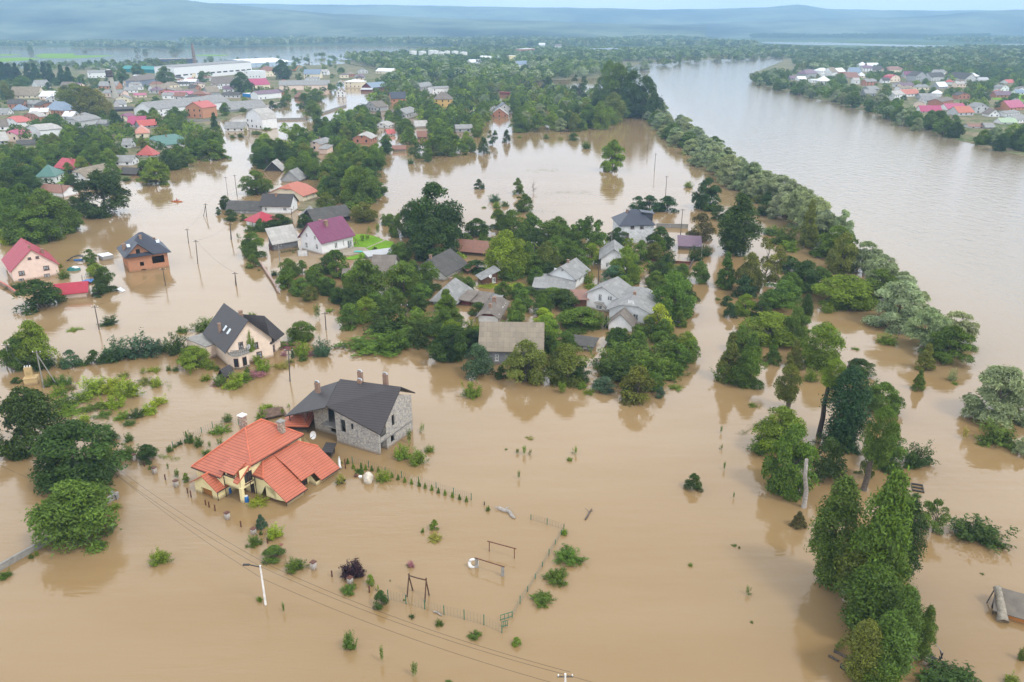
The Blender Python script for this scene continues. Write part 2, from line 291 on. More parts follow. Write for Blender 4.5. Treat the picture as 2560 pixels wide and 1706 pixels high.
# ground
def groundm(name, a, b_, c, s=.02):
    m, t, b = nodes(name); g = N(t, 'ShaderNodeNewGeometry').outputs['Position']
    col = mixc(t, ramp(t, noise(t, g, s, 5, .6), .4, .6), a, b_); col = mixc(t, ramp(t, noise(t, g, s * 6, 4), .5, .7), col, c)
    L(t, col, b.inputs['Base Color']); b.inputs['Roughness'].default_value = 1; b.inputs['Specular IOR Level'].default_value = .05; MATS[name] = m; return m
GRASSY = groundm('village ground', (.075, .115, .035), (.20, .165, .10), (.30, .25, .17), .045)
PLAIN = groundm('far plain', (.030, .055, .022), (.10, .15, .05), (.035, .06, .025), .0022)
HILL = groundm('hill slopes', (.010, .022, .020), (.13, .165, .10), (.04, .065, .045), .0016)
LAWN = groundm('lawn grass', (.13, .26, .02), (.16, .30, .022), (.11, .21, .02), .3)
DIRT = groundm('bare yard', (.30, .26, .20), (.36, .32, .26), (.26, .21, .15), .4)
# ---------------- houses ----------------
HB = []        # screen boxes of houses, used to keep scattered trees from hiding them: (x0,y0,x1,y1,Y,cx,cy,rad)
def wallface(mb, o, ux, outer, holes, dep, inw, m=0):
    """vertical wall polygon given in (u,z), with rectangular holes and their reveals"""
    polys = [[Vector((u, z, 0)) for u, z in outer]] + [[Vector((a, b, 0)), Vector((c, b, 0)), Vector((c, d, 0)), Vector((a, d, 0))] for a, b, c, d in holes]
    flat = [p for q in polys for p in q]
    P3 = lambda u, z, k=0: (o[0] + ux[0] * u + inw[0] * k, o[1] + ux[1] * u + inw[1] * k, z)
    if holes:
        for tri in tessellate_polygon(polys): mb.poly([P3(flat[i].x, flat[i].y) for i in tri], m)
    else: mb.poly([P3(u, z) for u, z in outer], m)
    for a, b, c, d in holes:
        for (u0, z0), (u1, z1) in (((a, b), (c, b)), ((c, b), (c, d)), ((c, d), (a, d)), ((a, d), (a, b))):
            mb.poly([P3(u0, z0), P3(u1, z1), P3(u1, z1, dep), P3(u0, z0, dep)], m)
def hs(name, desc, crop, A, B, D, h, r, rt='g', ridge='x', wall='white', roof='grey slate', win=None, ch=(), ov=.45, root=None, cat='house', label=None, ang=None, z0=0., frame=True, group=None, gablewall=None, door=None, Lw=None):
    a = kp(crop, *A); b = kp(crop, *B); wa = G(a, z0); wb = G(b, z0)
    th = math.atan2(wb[1] - wa[1], wb[0] - wa[0]) if ang is None else math.radians(ang); L_ = Lw or math.dist(wa, wb); ex = (math.cos(th), math.sin(th)); ey = (-ex[1], ex[0])
    loc = lambda w: ((w[0] - wa[0]) * ex[0] + (w[1] - wa[1]) * ex[1], (w[0] - wa[0]) * ey[0] + (w[1] - wa[1]) * ey[1])
    oc = KR[crop]
    if isinstance(D, tuple): D = max(3.0, abs(loc(G(kp(crop, *D), z0))[1]))
    if isinstance(h, tuple): h = ZAT(kp(crop, 0, h[0])[1], wa[1])
    if isinstance(r, tuple):
        q = .5 * (wa[1] + wb[1]) + (ey[1] * D / 2 if ridge == 'x' else 0); r = ZAT(kp(crop, 0, r[0])[1], q)
    h = max(h, 1.2); r = max(r, h + (.35 if rt != 'f' else 0)); dist = math.hypot(*wa)
    far = dist > 330
    own = root is None
    if own:
        root = empty(name, (wa[0], wa[1], 0), th); root['_A'] = (wa[0], wa[1], th)
        d0 = a[0] * .5 + b[0] * .5; later(root, desc, d0, min(a[1], b[1]), cat, group) if label is None else tag(root, label, cat, group)
    # corner pixels for the keep-out box
    cs = [(wa[0] + ex[0] * x + ey[0] * y, wa[1] + ex[1] * x + ey[1] * y) for x in (0, L_) for y in (0, D)]
    px = [PX(c[0], c[1], z) for c in cs for z in (0.5, r)]
    HB.append((min(p[0] for p in px), min(p[1] for p in px), max(p[0] for p in px), max(p[1] for p in px), min(c[1] for c in cs), sum(c[0] for c in cs) / 4, sum(c[1] for c in cs) / 4, .5 * math.hypot(L_, D)))
    rz0 = root['_A'] if '_A' in root else None
    holder = root
    if not own:
        ox, oy, ot = root['_A']; c_, s_ = math.cos(-ot), math.sin(-ot); dx, dy = wa[0] - ox, wa[1] - oy
        off = (dx * c_ - dy * s_, dx * s_ + dy * c_, 0, th - ot)
    else: off = (0, 0, 0, 0)
    def put(o, par=None):
        o.parent = par or root
        if par is None: o.location = off[:3]; o.rotation_euler = (0, 0, off[3])
        return o
    La, Db = (L_, D) if ridge == 'x' else (D, L_)
    T = (lambda a_, b_, z: (a_, b_, z)) if ridge == 'x' else (lambda a_, b_, z: (b_, a_, z))
    zb = -1.0; f = .58
    # wall outlines (u,z) of the four faces in house coordinates
    rect = lambda w, t: [(0, zb), (w, zb), (w, t), (0, t)]
    gab = {'g': [(0, zb), (Db, zb), (Db, h), (Db / 2, r), (0, h)], 'j': [(0, zb), (Db, zb), (Db, h), (Db * (1 - f / 2), h + (r - h) * f), (Db * f / 2, h + (r - h) * f), (0, h)],
           'm': [(0, zb), (Db, zb), (Db, h), (Db * .86, h + (r - h) * .58), (Db / 2, r), (Db * .14, h + (r - h) * .58), (0, h)]}
    ends = gab.get(rt, rect(Db, h)); side = rect(La, h); hi = h
    if rt == 's': ends = [(0, zb), (Db, zb), (Db, r), (0, h)]; hi = r
    outl = {'F': side, 'B': rect(La, hi), 'R': ends, 'L': [(Db - u, z) for u, z in reversed(ends)]} if ridge == 'x' else {'L': [(u, z) for u, z in side], 'R': side, 'F': ends, 'B': ends}
    if rt == 'sx': outl = {'F': [(0, zb), (L_, zb), (L_, r), (0, h)], 'B': [(0, zb), (L_, zb), (L_, h), (0, r)], 'R': rect(D, r), 'L': rect(D, h)}
    org = {'F': ((0, 0), (1, 0), (0, 1)), 'R': ((L_, 0), (0, 1), (-1, 0)), 'B': ((L_, D), (-1, 0), (0, -1)), 'L': ((0, D), (0, -1), (1, 0))}
    if win is None:
        win = []
        for fc, w in (('F', L_), ('R', D), ('L', D)):
            if fc == 'R' and wa[0] > 120 or fc == 'L' and wa[0] < 60: continue
            n = max(1, min(5, int(w / 3.6))); rows = [h * .52] if h < 4.3 else [h * .27, h * .74]
            for z in rows:
                for i in range(n): win.append((fc, (i + .5) / n, z, 1.0, min(1.35, h * .42)))
            if ends is not side and rt in 'gjm' and r - h > 1.6 and (fc == 'F') == (ridge == 'y'): win.append((fc, .5, h + (r - h) * .3, .8, 1.0))
        if cat in ('shed', 'barn', 'hall'): win = win[:2]
        if far: win = [w_ for w_ in win if w_[0] in 'FR'][:6]
    wm = WM(wall); mb = MB(); hole = {k: [] for k in 'FRBL'}
    if not far:
        for fc, uf, z, w, hh in win:
            W_ = L_ if fc in 'FB' else D; u = uf * W_; hole[fc].append((u - w / 2, z - hh / 2, u + w / 2, z + hh / 2))
    for fc in 'FRBL':
        o, ux, inw = org[fc]; wallface(mb, o, ux, outl[fc], hole[fc], .16, inw)
    put(mb.build('wall', wm))
    if gablewall and not far:
        g2 = MB(); gz = h + .02; pts = [p for p in ends if p[1] >= h - .01]; o, ux, inw = org['F' if ridge == 'y' else 'R']
        g2.poly([(o[0] + ux[0] * u - inw[0] * .02, o[1] + ux[1] * u - inw[1] * .02, z) for u, z in pts]); put(g2.build('gable_board', WM(gablewall)))
    # roof
    o = ov; rb = MB(); e = .06; sl_ = (r - h) / (Db / 2); he = h - sl_ * o + e; rr = r + e
    TT = lambda *q: [T(*p) for p in q]
    if rt == 'g': polys = [TT((-o, -o, he), (La + o, -o, he), (La + o, Db / 2, rr), (-o, Db / 2, rr)), TT((-o, Db / 2, rr), (La + o, Db / 2, rr), (La + o, Db + o, he), (-o, Db + o, he))]
    elif rt == 'j':
        yf = Db / 2 * f; zf = h + (r - h) * f + e; cx = min(1.6, Db * .2)
        polys = [TT((-o, -o, he), (La + o, -o, he), (La + o, yf, zf), (La - cx, Db / 2, rr), (cx, Db / 2, rr), (-o, yf, zf)), TT((-o, Db + o, he), (-o, Db - yf, zf), (cx, Db / 2, rr), (La - cx, Db / 2, rr), (La + o, Db - yf, zf), (La + o, Db + o, he)),
                 TT((La + o, yf, zf), (La + o, Db - yf, zf), (La - cx, Db / 2, rr)), TT((-o, Db - yf, zf), (-o, yf, zf), (cx, Db / 2, rr))]
    elif rt == 'h':
        c_ = min(La * .48, Db * .42); polys = [TT((-o, -o, he), (La + o, -o, he), (La - c_, Db / 2, rr), (c_, Db / 2, rr)), TT((La + o, Db + o, he), (-o, Db + o, he), (c_, Db / 2, rr), (La - c_, Db / 2, rr)),
                 TT((La + o, -o, he), (La + o, Db + o, he), (La - c_, Db / 2, rr)), TT((-o, Db + o, he), (-o, -o, he), (c_, Db / 2, rr))]
    elif rt == 'm':
        z1 = h + (r - h) * .58 + e; y1 = Db * .14; polys = [TT((-o, -.15, h - .2), (La + o, -.15, h - .2), (La + o, y1, z1), (-o, y1, z1)), TT((-o, y1, z1), (La + o, y1, z1), (La + o, Db / 2, rr), (-o, Db / 2, rr)),
                 TT((-o, Db / 2, rr), (La + o, Db / 2, rr), (La + o, Db - y1, z1), (-o, Db - y1, z1)), TT((-o, Db - y1, z1), (La + o, Db - y1, z1), (La + o, Db + .15, h - .2), (-o, Db + .15, h - .2))]
    elif rt == 's': k = (r - h) / Db; polys = [[(-o, -o, h - k * o + e), (L_ + o, -o, h - k * o + e), (L_ + o, D + o, r + k * o + e), (-o, D + o, r + k * o + e)]]
    elif rt == 'sx': k = (r - h) / L_; polys = [[(-o, -o, h - k * o + e), (L_ + o, -o, r + k * o + e), (L_ + o, D + o, r + k * o + e), (-o, D + o, h - k * o + e)]]
    else: polys = [[(-.15, -.15, h + .12), (L_ + .15, -.15, h + .12), (L_ + .15, D + .15, h + .12), (-.15, D + .15, h + .12)]]
    rb.slab(polys, .14); ro = put(rb.build('roof', RM(roof) if roof != 'concrete' else CONC))
    for cxf, cyf, hh, w in ch:
        c = MB(); x, y = cxf * L_, cyf * D; bb = (y / D if ridge == 'x' else x / L_); ee = (x if ridge == 'x' else y); zr = h + (r - h) * min(1 - abs(bb * 2 - 1), 1 if rt != 'h' else min(ee, La - ee) / min(La * .48, Db * .42)) if rt not in ('s', 'sx', 'f') else h
        c.box((x, y, zr + hh / 2 - .4), (w, w, hh + .8)); c.box((x, y, zr + hh + .05), (w + .14, w + .14, .1)); co = c.build('chimney', CHIM, ro)
    for fc, uf, z, w, hh in win:
        W_ = L_ if fc in 'FB' else D; u = uf * W_; o2, ux, inw = org[fc]
        P3 = lambda u_, z_, k: (o2[0] + ux[0] * u_ + inw[0] * k, o2[1] + ux[1] * u_ + inw[1] * k, z_)
        if far:
            m_ = MB(); k = -.03; q = [P3(u - w / 2, z - hh / 2, k), P3(u + w / 2, z - hh / 2, k), P3(u + w / 2, z + hh / 2, k), P3(u - w / 2, z + hh / 2, k)]
            m_.poly(q); m_.poly([P3(u - w / 2, z + hh / 2, k), P3(u + w / 2, z + hh / 2, k), P3(u + w / 2, z + hh / 2, .02), P3(u - w / 2, z + hh / 2, .02)])
            put(m_.build('window', GLASS, uv=False)); continue
        if not frame: continue
        m_ = MB(); t = .11; rz_ = math.atan2(ux[1], ux[0])
        for du, dz, bw_, bh in ((-w / 2 + t / 2, 0, t, hh), (w / 2 - t / 2, 0, t, hh), (0, -hh / 2 + t / 2, w - 2 * t, t), (0, hh / 2 - t / 2, w - 2 * t, t), (0, 0, t * .8, hh - 2 * t)):
            c = P3(u + du, z + dz, .08); m_.box(c, (bw_, .06, bh), rz_)
        m_.box(P3(u, z - hh / 2 - .03, -.03), (w + .2, .12, .06), rz_)
        fo = put(m_.build('window', BROWN if wall in ('peach', 'pink', 'yellow', 'pale grey', 'white block') and dist < 300 else WHITE, uv=False))
        g = MB(); g.box(P3(u, z, .11), (w - .06, .02, hh - .06), rz_); go = g.build('pane', CURT, fo, uv=False)
    if door and not far:
        fc, uf, w, hh, dm = door; W_ = L_ if fc in 'FB' else D; o2, ux, inw = org[fc]; u = uf * W_; d = MB(); c = (o2[0] + ux[0] * u - inw[0] * .03, o2[1] + ux[1] * u - inw[1] * .03, hh / 2 - .2); d.box(c, (w, .08, hh), math.atan2(ux[1], ux[0])); put(d.build('door', dm))
    root['_d'] = (L_, D, h, r)
    return root
# ---------------- trees ----------------
def quads(c, nrm, size, elong, tint, rng):
    n = len(c); a = rng.normal(size=(n, 3)); nrm = nrm / np.linalg.norm(nrm, axis=1, keepdims=True)
    t1 = np.cross(nrm, a); t1 /= np.linalg.norm(t1, axis=1, keepdims=True) + 1e-9; t2 = np.cross(nrm, t1)
    s = size[:, None]; v = np.stack([c - t1 * s * elong, c - t2 * s * .55 + nrm * s * .12, c + t1 * s * elong, c + t2 * s * .55 + nrm * s * .12], 1)
    return v.reshape(-1, 3), np.repeat(tint, 4)
def raw_mesh(name, v, tint, mat, col=None, nper=4):
    n = len(v) // nper; me = bpy.data.meshes.new(name); me.vertices.add(len(v)); me.vertices.foreach_set('co', v.astype(np.float32).ravel())
    me.loops.add(len(v)); me.loops.foreach_set('vertex_index', np.arange(len(v), dtype=np.int32)); me.polygons.add(n)
    me.polygons.foreach_set('loop_start', np.arange(0, len(v), nper, dtype=np.int32)); me.polygons.foreach_set('loop_total', np.full(n, nper, np.int32))
    at = me.attributes.new('tint', 'FLOAT', 'POINT'); at.data.foreach_set('value', tint.astype(np.float32))
    if col is not None: ca = me.attributes.new('col', 'FLOAT_COLOR', 'POINT'); ca.data.foreach_set('color', np.concatenate([col, np.ones((len(col), 1))], 1).astype(np.float32).ravel())
    me.materials.append(mat); me.update(calc_edges=True); return me
def unit(rng, n): a = rng.normal(size=(n, 3)); return a / np.linalg.norm(a, axis=1, keepdims=True)
KIND = {  # zb, lobes, lobe r range, leaf n, leaf size, elong, profile
    'broad': (.0, 42, (.12, .19), 13000, .019, 1.3, lambda t: .5 * np.clip(1 - t ** 2.6, .02, 1) ** .5 * np.clip(.72 + t * .7, 0, 1)),
    'wide': (.0, 46, (.10, .17), 13000, .019, 1.3, lambda t: .5 * np.clip(1 - t ** 2.4, 0, 1) ** .5 * (.82 + .18 * np.sin(np.pi * t))),
    'willow': (.0, 46, (.09, .15), 12000, .017, 1.9, lambda t: .5 * np.clip(1 - t ** 2.6, 0, 1) ** .5),
    'poplar': (.05, 110, (.13, .24), 15000, .026, 1.3, lambda t: .5 * np.sin(np.pi * np.clip(t * .86 + .1, 0, 1)) ** .8),
    'cone': (.03, 60, (.10, .17), 6000, .03, 1.8, lambda t: .5 * (1 - t) ** .85 + .03),
    'fruit': (.06, 24, (.12, .19), 4200, .028, 1.3, lambda t: .5 * np.sin(np.pi * np.clip(t * .8 + .16, 0, 1)) ** .6),
    'airy': (.08, 20, (.09, .15), 3800, .020, 1.5, lambda t: .5 * np.sin(np.pi * np.clip(t * .85 + .1, 0, 1)) ** .6),
    'round': (.0, 30, (.13, .2), 4500, .026, 1.3, lambda t: .5 * np.clip(1 - (t * 1.02) ** 2.3, 0.02, 1) ** .5)}
def crown_data(kind, seed):
    zb, nl, (r0, r1), nleaf, ls, el, prof = KIND[kind]; rng = np.random.default_rng(seed)
    t = rng.random(nl) ** 1.05; ang = rng.random(nl) * 2 * np.pi + np.arange(nl) * 2.4; lr = r0 + (r1 - r0) * rng.random(nl)
    lr *= np.where(t > .8, .8, 1); rad = np.maximum(prof(t) - lr * .75, 0) * (.45 + .55 * rng.random(nl) ** .5) * (.8 + .35 * rng.random(nl))
    A_ = {'poplar': 2.5, 'cone': 1.9}.get(kind, 1.0)
    zl = lr * (.55 if A_ == 1 else 1.0 / A_)
    c = np.stack([rad * np.cos(ang), rad * np.sin(ang), zb + zl * .8 + t * (1 - zb - zl * 1.7)], 1)
    lt = .68 + .64 * rng.random(nl)
    w = lr ** 2; w /= w.sum(); k = rng.choice(nl, nleaf, p=w); d = unit(rng, nleaf); d[:, 2] = np.where(d[:, 2] < -.35, -d[:, 2], d[:, 2]); d /= np.linalg.norm(d, axis=1, keepdims=True)
    rr = lr[k] * (.55 + .5 * rng.random(nleaf) ** .6); sc = np.ones((nleaf, 3)); sc[:, 2] = .78 if A_ == 1 else 1.05 / A_
    p = c[k] + d * rr[:, None] * sc; p += rng.normal(size=p.shape) * .008
    # loose twigs so that the outline is ragged
    o = rng.random(nleaf) < .10; p[o] += d[o] * (lr[k][o] * .35 * rng.random(o.sum()))[:, None]
    nrm = d * .55 + np.array([0, 0, .35]) + rng.normal(size=p.shape) * .5
    size = ls * (.7 + .7 * rng.random(nleaf)); tint = lt[k] * (.78 + .44 * rng.random(nleaf))
    rq = np.percentile(np.hypot(p[:, 0], p[:, 1]), 96); s1 = .5 / rq; p[:, :2] *= s1; c = c * np.array([s1, s1, 1]); z0, z1 = np.percentile(p[:, 2], [1, 99.5]); f_ = (1 - zb) / (z1 - z0); p[:, 2] = zb + (p[:, 2] - z0) * f_; c[:, 2] = zb + (c[:, 2] - z0) * f_
    p[:, 2] = np.maximum(p[:, 2], .004)
    p = p * np.array([1, 1, A_]); v, ti = quads(p, nrm, size, el, tint, rng); v = v / np.array([1, 1, A_]); return v, ti, c, lr
def bush_data(seed, spray=True, n=2600, shoots=46, up=.55, spread=1.0):
    rng = np.random.default_rng(seed); d = unit(rng, shoots); d[:, 2] = np.abs(d[:, 2]) * up * 1.6 + .12; d /= np.linalg.norm(d, axis=1, keepdims=True)
    d[:, :2] *= spread; ln = .42 + .2 * rng.random(shoots); base = rng.normal(size=(shoots, 3)) * np.array([.1, .1, 0]); k = rng.integers(0, shoots, n); t = .12 + .88 * rng.random(n) ** .7
    p = base[k] + d[k] * (ln[k] * t)[:, None] * np.array([1, 1, 1.75]); p += rng.normal(size=p.shape) * (.045 if spray else .07); p[:, 2] = np.clip(p[:, 2] - .04 * t, .004, None)
    nrm = d[k] * .3 + np.array([0, 0, .45]) + rng.normal(size=p.shape) * .55; size = .028 * (.7 + .7 * rng.random(n)); tint = (.75 + .5 * rng.random(shoots))[k] * (.8 + .4 * rng.random(n))
    return quads(p, nrm, size, 1.6, tint, rng)
def limbs(seed, c, lr, zb, thick=.022, top=.78, lean=0.0):
    rng = random.Random(seed); mb = MB(); pts = []; n = 7
    for i in range(n):
        t = i / (n - 1); pts.append((rng.uniform(-.012, .012) * i + lean * t, rng.uniform(-.012, .012) * i, -.06 + t * (top + .06)))
    mb.tube(pts, [thick * (1 - .8 * i / (n - 1)) for i in range(n)], 7)
    idx = sorted(range(len(c)), key=lambda i: -lr[i])[:16]
    for i in idx:
        q = c[i]; z0 = max(zb * .5, q[2] * .55); f = min(1, (z0 + .06) / (top + .06)); b = (lean * f, 0, z0); m = (q[0] * .5 + rng.uniform(-.03, .03), q[1] * .5 + rng.uniform(-.03, .03), z0 + (q[2] - z0) * .6)
        mb.tube([b, m, tuple(q)], [thick * .42, thick * .28, thick * .1], 5)
    return mb
PROTO = {}
def proto(kind, i):
    key = (kind, i)
    if key not in PROTO:
        v, ti, c, lr = crown_data(kind, 100 + i * 17 + sum(map(ord, kind)))
        mb = limbs(i + 5, c, lr, KIND[kind][0], .024 if kind != 'poplar' else .014); me = bpy.data.meshes.new(kind + ' trunk'); me.from_pydata(mb.v, [], mb.f); me.materials.append(BARK)
        PROTO[key] = (raw_mesh(kind + ' crown', v, ti, LEAF), me)
    return PROTO[key]
BUSHP = {}
def bproto(kind, i):
    key = (kind, i)
    if key not in BUSHP:
        a = {'bush': dict(up=.6, n=2600), 'sprig': dict(up=2.2, n=520, shoots=9, spread=.55), 'low': dict(up=.35, n=1500, shoots=40), 'flower': dict(up=.6, n=1800, shoots=50, spray=False)}[kind]
        v, ti = bush_data(300 + i * 13 + len(kind), **a); BUSHP[key] = raw_mesh(kind + ' leaves', v, ti, LEAF)
    return BUSHP[key]
GC = {'dark': (.052, .092, .014), 'mid': (.098, .160, .018), 'light': (.162, .236, .020), 'lime': (.27, .345, .026), 'silver': (.255, .305, .160), 'olive': (.140, .160, .024), 'deep': (.042, .090, .024),
      'blue': (.072, .130, .060), 'purple': (.034, .012, .020), 'gold': (.26, .25, .05), 'rose': (.36, .15, .17), 'bronze': (.115, .10, .030)}
CW = {'dark': 'dark green', 'mid': 'green', 'light': 'bright green', 'lime': 'yellow green', 'silver': 'silvery green', 'olive': 'olive green', 'deep': 'deep green', 'blue': 'blue green', 'purple': 'dark purple', 'gold': 'golden green', 'rose': 'pink flowering', 'bronze': 'brownish green'}
NM = {'broad': 'broadleaf_tree', 'wide': 'spreading_tree', 'willow': 'willow_tree', 'poplar': 'poplar_tree', 'cone': 'spruce_tree', 'fruit': 'orchard_tree', 'airy': 'sparse_tree', 'round': 'round_tree', 'bush': 'shrub', 'sprig': 'sapling', 'low': 'low_shrub', 'flower': 'flowering_shrub'}
TREES = []; TN = 0
def place(px, yb, yt, wpx):
    """centre, height and width of a leafy ellipsoid seen between the rows yb and yt and wpx wide"""
    z = 2.0
    for _ in range(4):
        X, Y = G((px, (yb + yt) / 2), z); d = depth(Y, z); w = wpx * d / FPX; th = math.atan2(HC - z, math.hypot(X, Y)); E = (yb - yt) * d / FPX
        b2 = (E / 2) ** 2 - (w / 2 * math.sin(th)) ** 2; b = math.sqrt(max(b2, (.22 * E) ** 2)) / math.cos(th); z = b
    return X, Y, 2 * b, w
def T(crop, x, yb, yt, w, kind='broad', col='mid', label=None, hmul=1.0):
    a = kp(crop, x, yb); b = kp(crop, x, yt); X, Y, h, wd = place(a[0], a[1], b[1], w / KR[crop][2]); plant(X, Y, h * hmul, wd, kind, col, a[0], a[1], label)
def plant(X, Y, h, wd, kind, col, px, py, label=None, group=None):
    global TN; TN += 1; rng = random.Random(TN * 31 + 7); base = GC[col]; j = rng.uniform(.86, 1.14); c = (base[0] * j * rng.uniform(.92, 1.1), base[1] * j, base[2] * j * rng.uniform(.85, 1.15), 1); rz = rng.uniform(0, 6.28)
    desc = f'{CW[col]} {NM[kind].replace("_", " ")}'
    if kind in ('bush', 'sprig', 'low', 'flower'):
        o = link(NM[kind], bproto(kind, rng.randrange(3)), None); o.location = (X, Y, -.02); o.rotation_euler = (0, 0, rz); o.scale = (wd, wd, h); o.color = c; root = o
        later(o, desc, px, py, NM[kind].split('_')[-1].replace('sapling', 'sapling'), group)
    else:
        root = empty(NM[kind], (X, Y, 0), rz); root.scale = (wd, wd, h); cm, tm = proto(kind, rng.randrange(3)); o = link('crown', cm, root); o.color = c; link('trunk', tm, root); later(root, desc, px, py, 'tree', group)
    if label: root['label'] = label; PENDING.pop()
    TREES.append((X, Y, wd, h)); return root
# ---------------- setting ----------------
def sheet(name, pts, z, mat, px=True, kind='structure', sub=None):
    mb = MB(); q = [(*(G(p) if px else p), z) for p in pts]
    polys = [Vector((a, b, 0)) for a, b, c in q]
    for t in tessellate_polygon([polys]): mb.poly([q[i] for i in t])
    n = len(q)
    for i in range(n): a, b = q[i], q[(i + 1) % n]; mb.poly([a, b, (b[0], b[1], -1), (a[0], a[1], -1)])
    o = mb.build(name, mat, uv=False); tag(o, None, None, None, kind); return o
wb = MB(); wb.poly([(-8000, -140, 0), (8000, -140, 0), (8000, 8900, 0), (-8000, 8900, 0)]); tag(wb.build('water', WATER, uv=False), kind='structure')
sheet('ground', [(-60, 500), (60, 505), (120, 478), (200, 455), (290, 455), (390, 420), (470, 398), (540, 372), (562, 338), (548, 306), (600, 287), (660, 264), (740, 244), (830, 222), (850, 200), (950, 176), (860, 160), (700, 168), (560, 170), (300, 172), (150, 166), (-60, 178)], .12, GRASSY)
sheet('ground', [(850, 199), (955, 176), (840, 152), (1000, 140), (1130, 124), (1900, 122), (1930, 146), (1720, 150), (1600, 158), (1570, 170), (1500, 195), (1300, 205), (1100, 215), (1000, 235)], .12, GRASSY)
sheet('ground', [(1872, 188), (1960, 152), (1940, 130), (2700, 120), (2700, 420), (2560, 392), (2400, 352), (2250, 306), (2120, 266), (2000, 238), (1900, 213)], .12, GRASSY)
sheet('far_plain', [(-1500, 118), (0, 118), (340, 121), (450, 124), (560, 122), (700, 117), (850, 115), (1000, 116), (1130, 120), (1150, 126), (1900, 124), (2000, 132), (2700, 122), (3600, 122), (2600, 82), (1280, 82), (0, 82), (-900, 90)], .10, PLAIN)
sheet('floodplain_water', [(1900, 105), (2060, 106.5), (2200, 111), (2400, 115.5), (2430, 119), (2300, 119), (2150, 114.5), (2000, 112.5), (1910, 108.5)], .35, WATER)
sheet('floodplain_water', [(1720, 105), (1800, 104.5), (1850, 107), (1845, 113), (1760, 112)], .35, WATER)
sheet('floodplain_water', [(2500, 110), (2620, 111), (2620, 115), (2510, 114)], .35, WATER)
sheet('grass_island', [(86, 140), (105, 134.5), (190, 134.5), (180, 139), (290, 139), (250, 143), (180, 146.5), (105, 146)], .10, LAWN)
sheet('grass_island', [(-60, 147), (60, 144), (105, 147), (60, 152), (0, 155.5), (-60, 156)], .10, LAWN)
sheet('grass_island', [(-60, 138), (30, 136), (58, 136), (20, 140), (-60, 142)], .10, LAWN)
sheet('grass_island', [(480, 138.5), (520, 137), (575, 138), (560, 140.5), (490, 140.5)], .10, LAWN)
sheet('garden_ground', [kp('W4', *p) for p in ((800, 1130), (960, 900), (1300, 800), (1560, 850), (1600, 1000), (1330, 1110), (1180, 1120), (1000, 1190))], .12, GRASSY)
sheet('lawn', [kp('D', *p) for p in ((1745, 815), (1880, 800), (2030, 830), (2150, 880), (2270, 905), (2240, 960), (2120, 1030), (1950, 1095), (1750, 1125), (1590, 1120), (1800, 1070), (1890, 1035), (1960, 1010), (1900, 970), (1760, 965))], .22, LAWN)
sheet('yard', [kp('D', *p) for p in ((1480, 1040), (1700, 975), (1800, 965), (1900, 970), (1965, 1012), (1850, 1040), (1700, 1075), (1560, 1072))], .16, DIRT)
sheet('garden_path', [kp('D', *p) for p in ((1915, 980), (1935, 982), (2175, 880), (2160, 872))], .235, DIRT)
sheet('lawn', [kp('U4', *p) for p in ((1090, 1080), (1380, 1120), (1400, 1240), (1110, 1255))], .16, LAWN)
sheet('lawn', [kp('U8', *p) for p in ((1770, 735), (2400, 740), (2400, 900), (2100, 880), (1730, 860))], .16, LAWN)
# hills: one sheet per ridge, its crest following the skyline
def hill(dist, d0, sky, name, amp, seed):
    rng = np.random.default_rng(seed); xs = np.array([p[0] for p in sky], float); ys = np.array([p[1] for p in sky], float); nx, ny = 260, 34; v = []; ph = rng.random(40) * 6.28
    for j in range(ny):
        for i in range(nx):
            pxl = xs[0] + (xs[-1] - xs[0]) * i / (nx - 1); crest = ZAT(float(np.interp(pxl, xs, ys)), dist) - amp * .18
            t = j / (ny - 1); d = d0 + (dist + 700 - d0) * t; u = min(1, (d - d0) / (dist - d0)); prof = u * u * (3 - 2 * u) if u < 1 else 1 - .1 * (d - dist) / 700
            bump = sum(math.sin(pxl * .004 * (k + 1) + ph[k] + d * .0011 * (k % 5 + 1)) / (k + 1.6) for k in range(14)) * amp * math.sin(math.pi * min(1, u * .96))
            fine = sum(math.sin(pxl * .05 * (k + 1) + ph[k + 14] * 3) / (k + 1) for k in range(8)) * amp * .06 * u
            v.append(((pxl - 1280) / FPX * d * 1.0 / cc * 1.0, d, max(-.5, crest * prof + bump * .5 + fine - .6 * (1 - u))))
    f = [(j * nx + i, j * nx + i + 1, (j + 1) * nx + i + 1, (j + 1) * nx + i) for j in range(ny - 1) for i in range(nx - 1)]
    me = bpy.data.meshes.new(name); me.from_pydata(v, [], f); me.materials.append(HILL); me.polygons.foreach_set('use_smooth', [True] * len(f)); tag(link(name, me), kind='structure')
hill(6800, 4600, [(-900, 10), (300, 6), (555, 6), (860, 10), (1050, 12), (1250, 17), (1450, 20), (1600, 24), (1700, 22), (1820, 17), (1895, 11), (1960, 22), (2080, 25), (2200, 25), (2400, 24), (2700, 30), (3400, 28)], 'hills', 20, 3)
hill(4600, 2900, [(-900, -30), (0, -26), (300, -19), (480, -12), (555, -4), (640, 8), (760, 22), (900, 34), (1100, 44), (1400, 55), (1700, 62)], 'hills', 14, 5)
hill(5400, 3900, [(1500, 66), (1800, 52), (2000, 46), (2180, 40), (2250, 31), (2300, 28), (2360, 23), (2430, 27), (2560, 38), (2800, 44), (3300, 40)], 'hills', 16, 9)
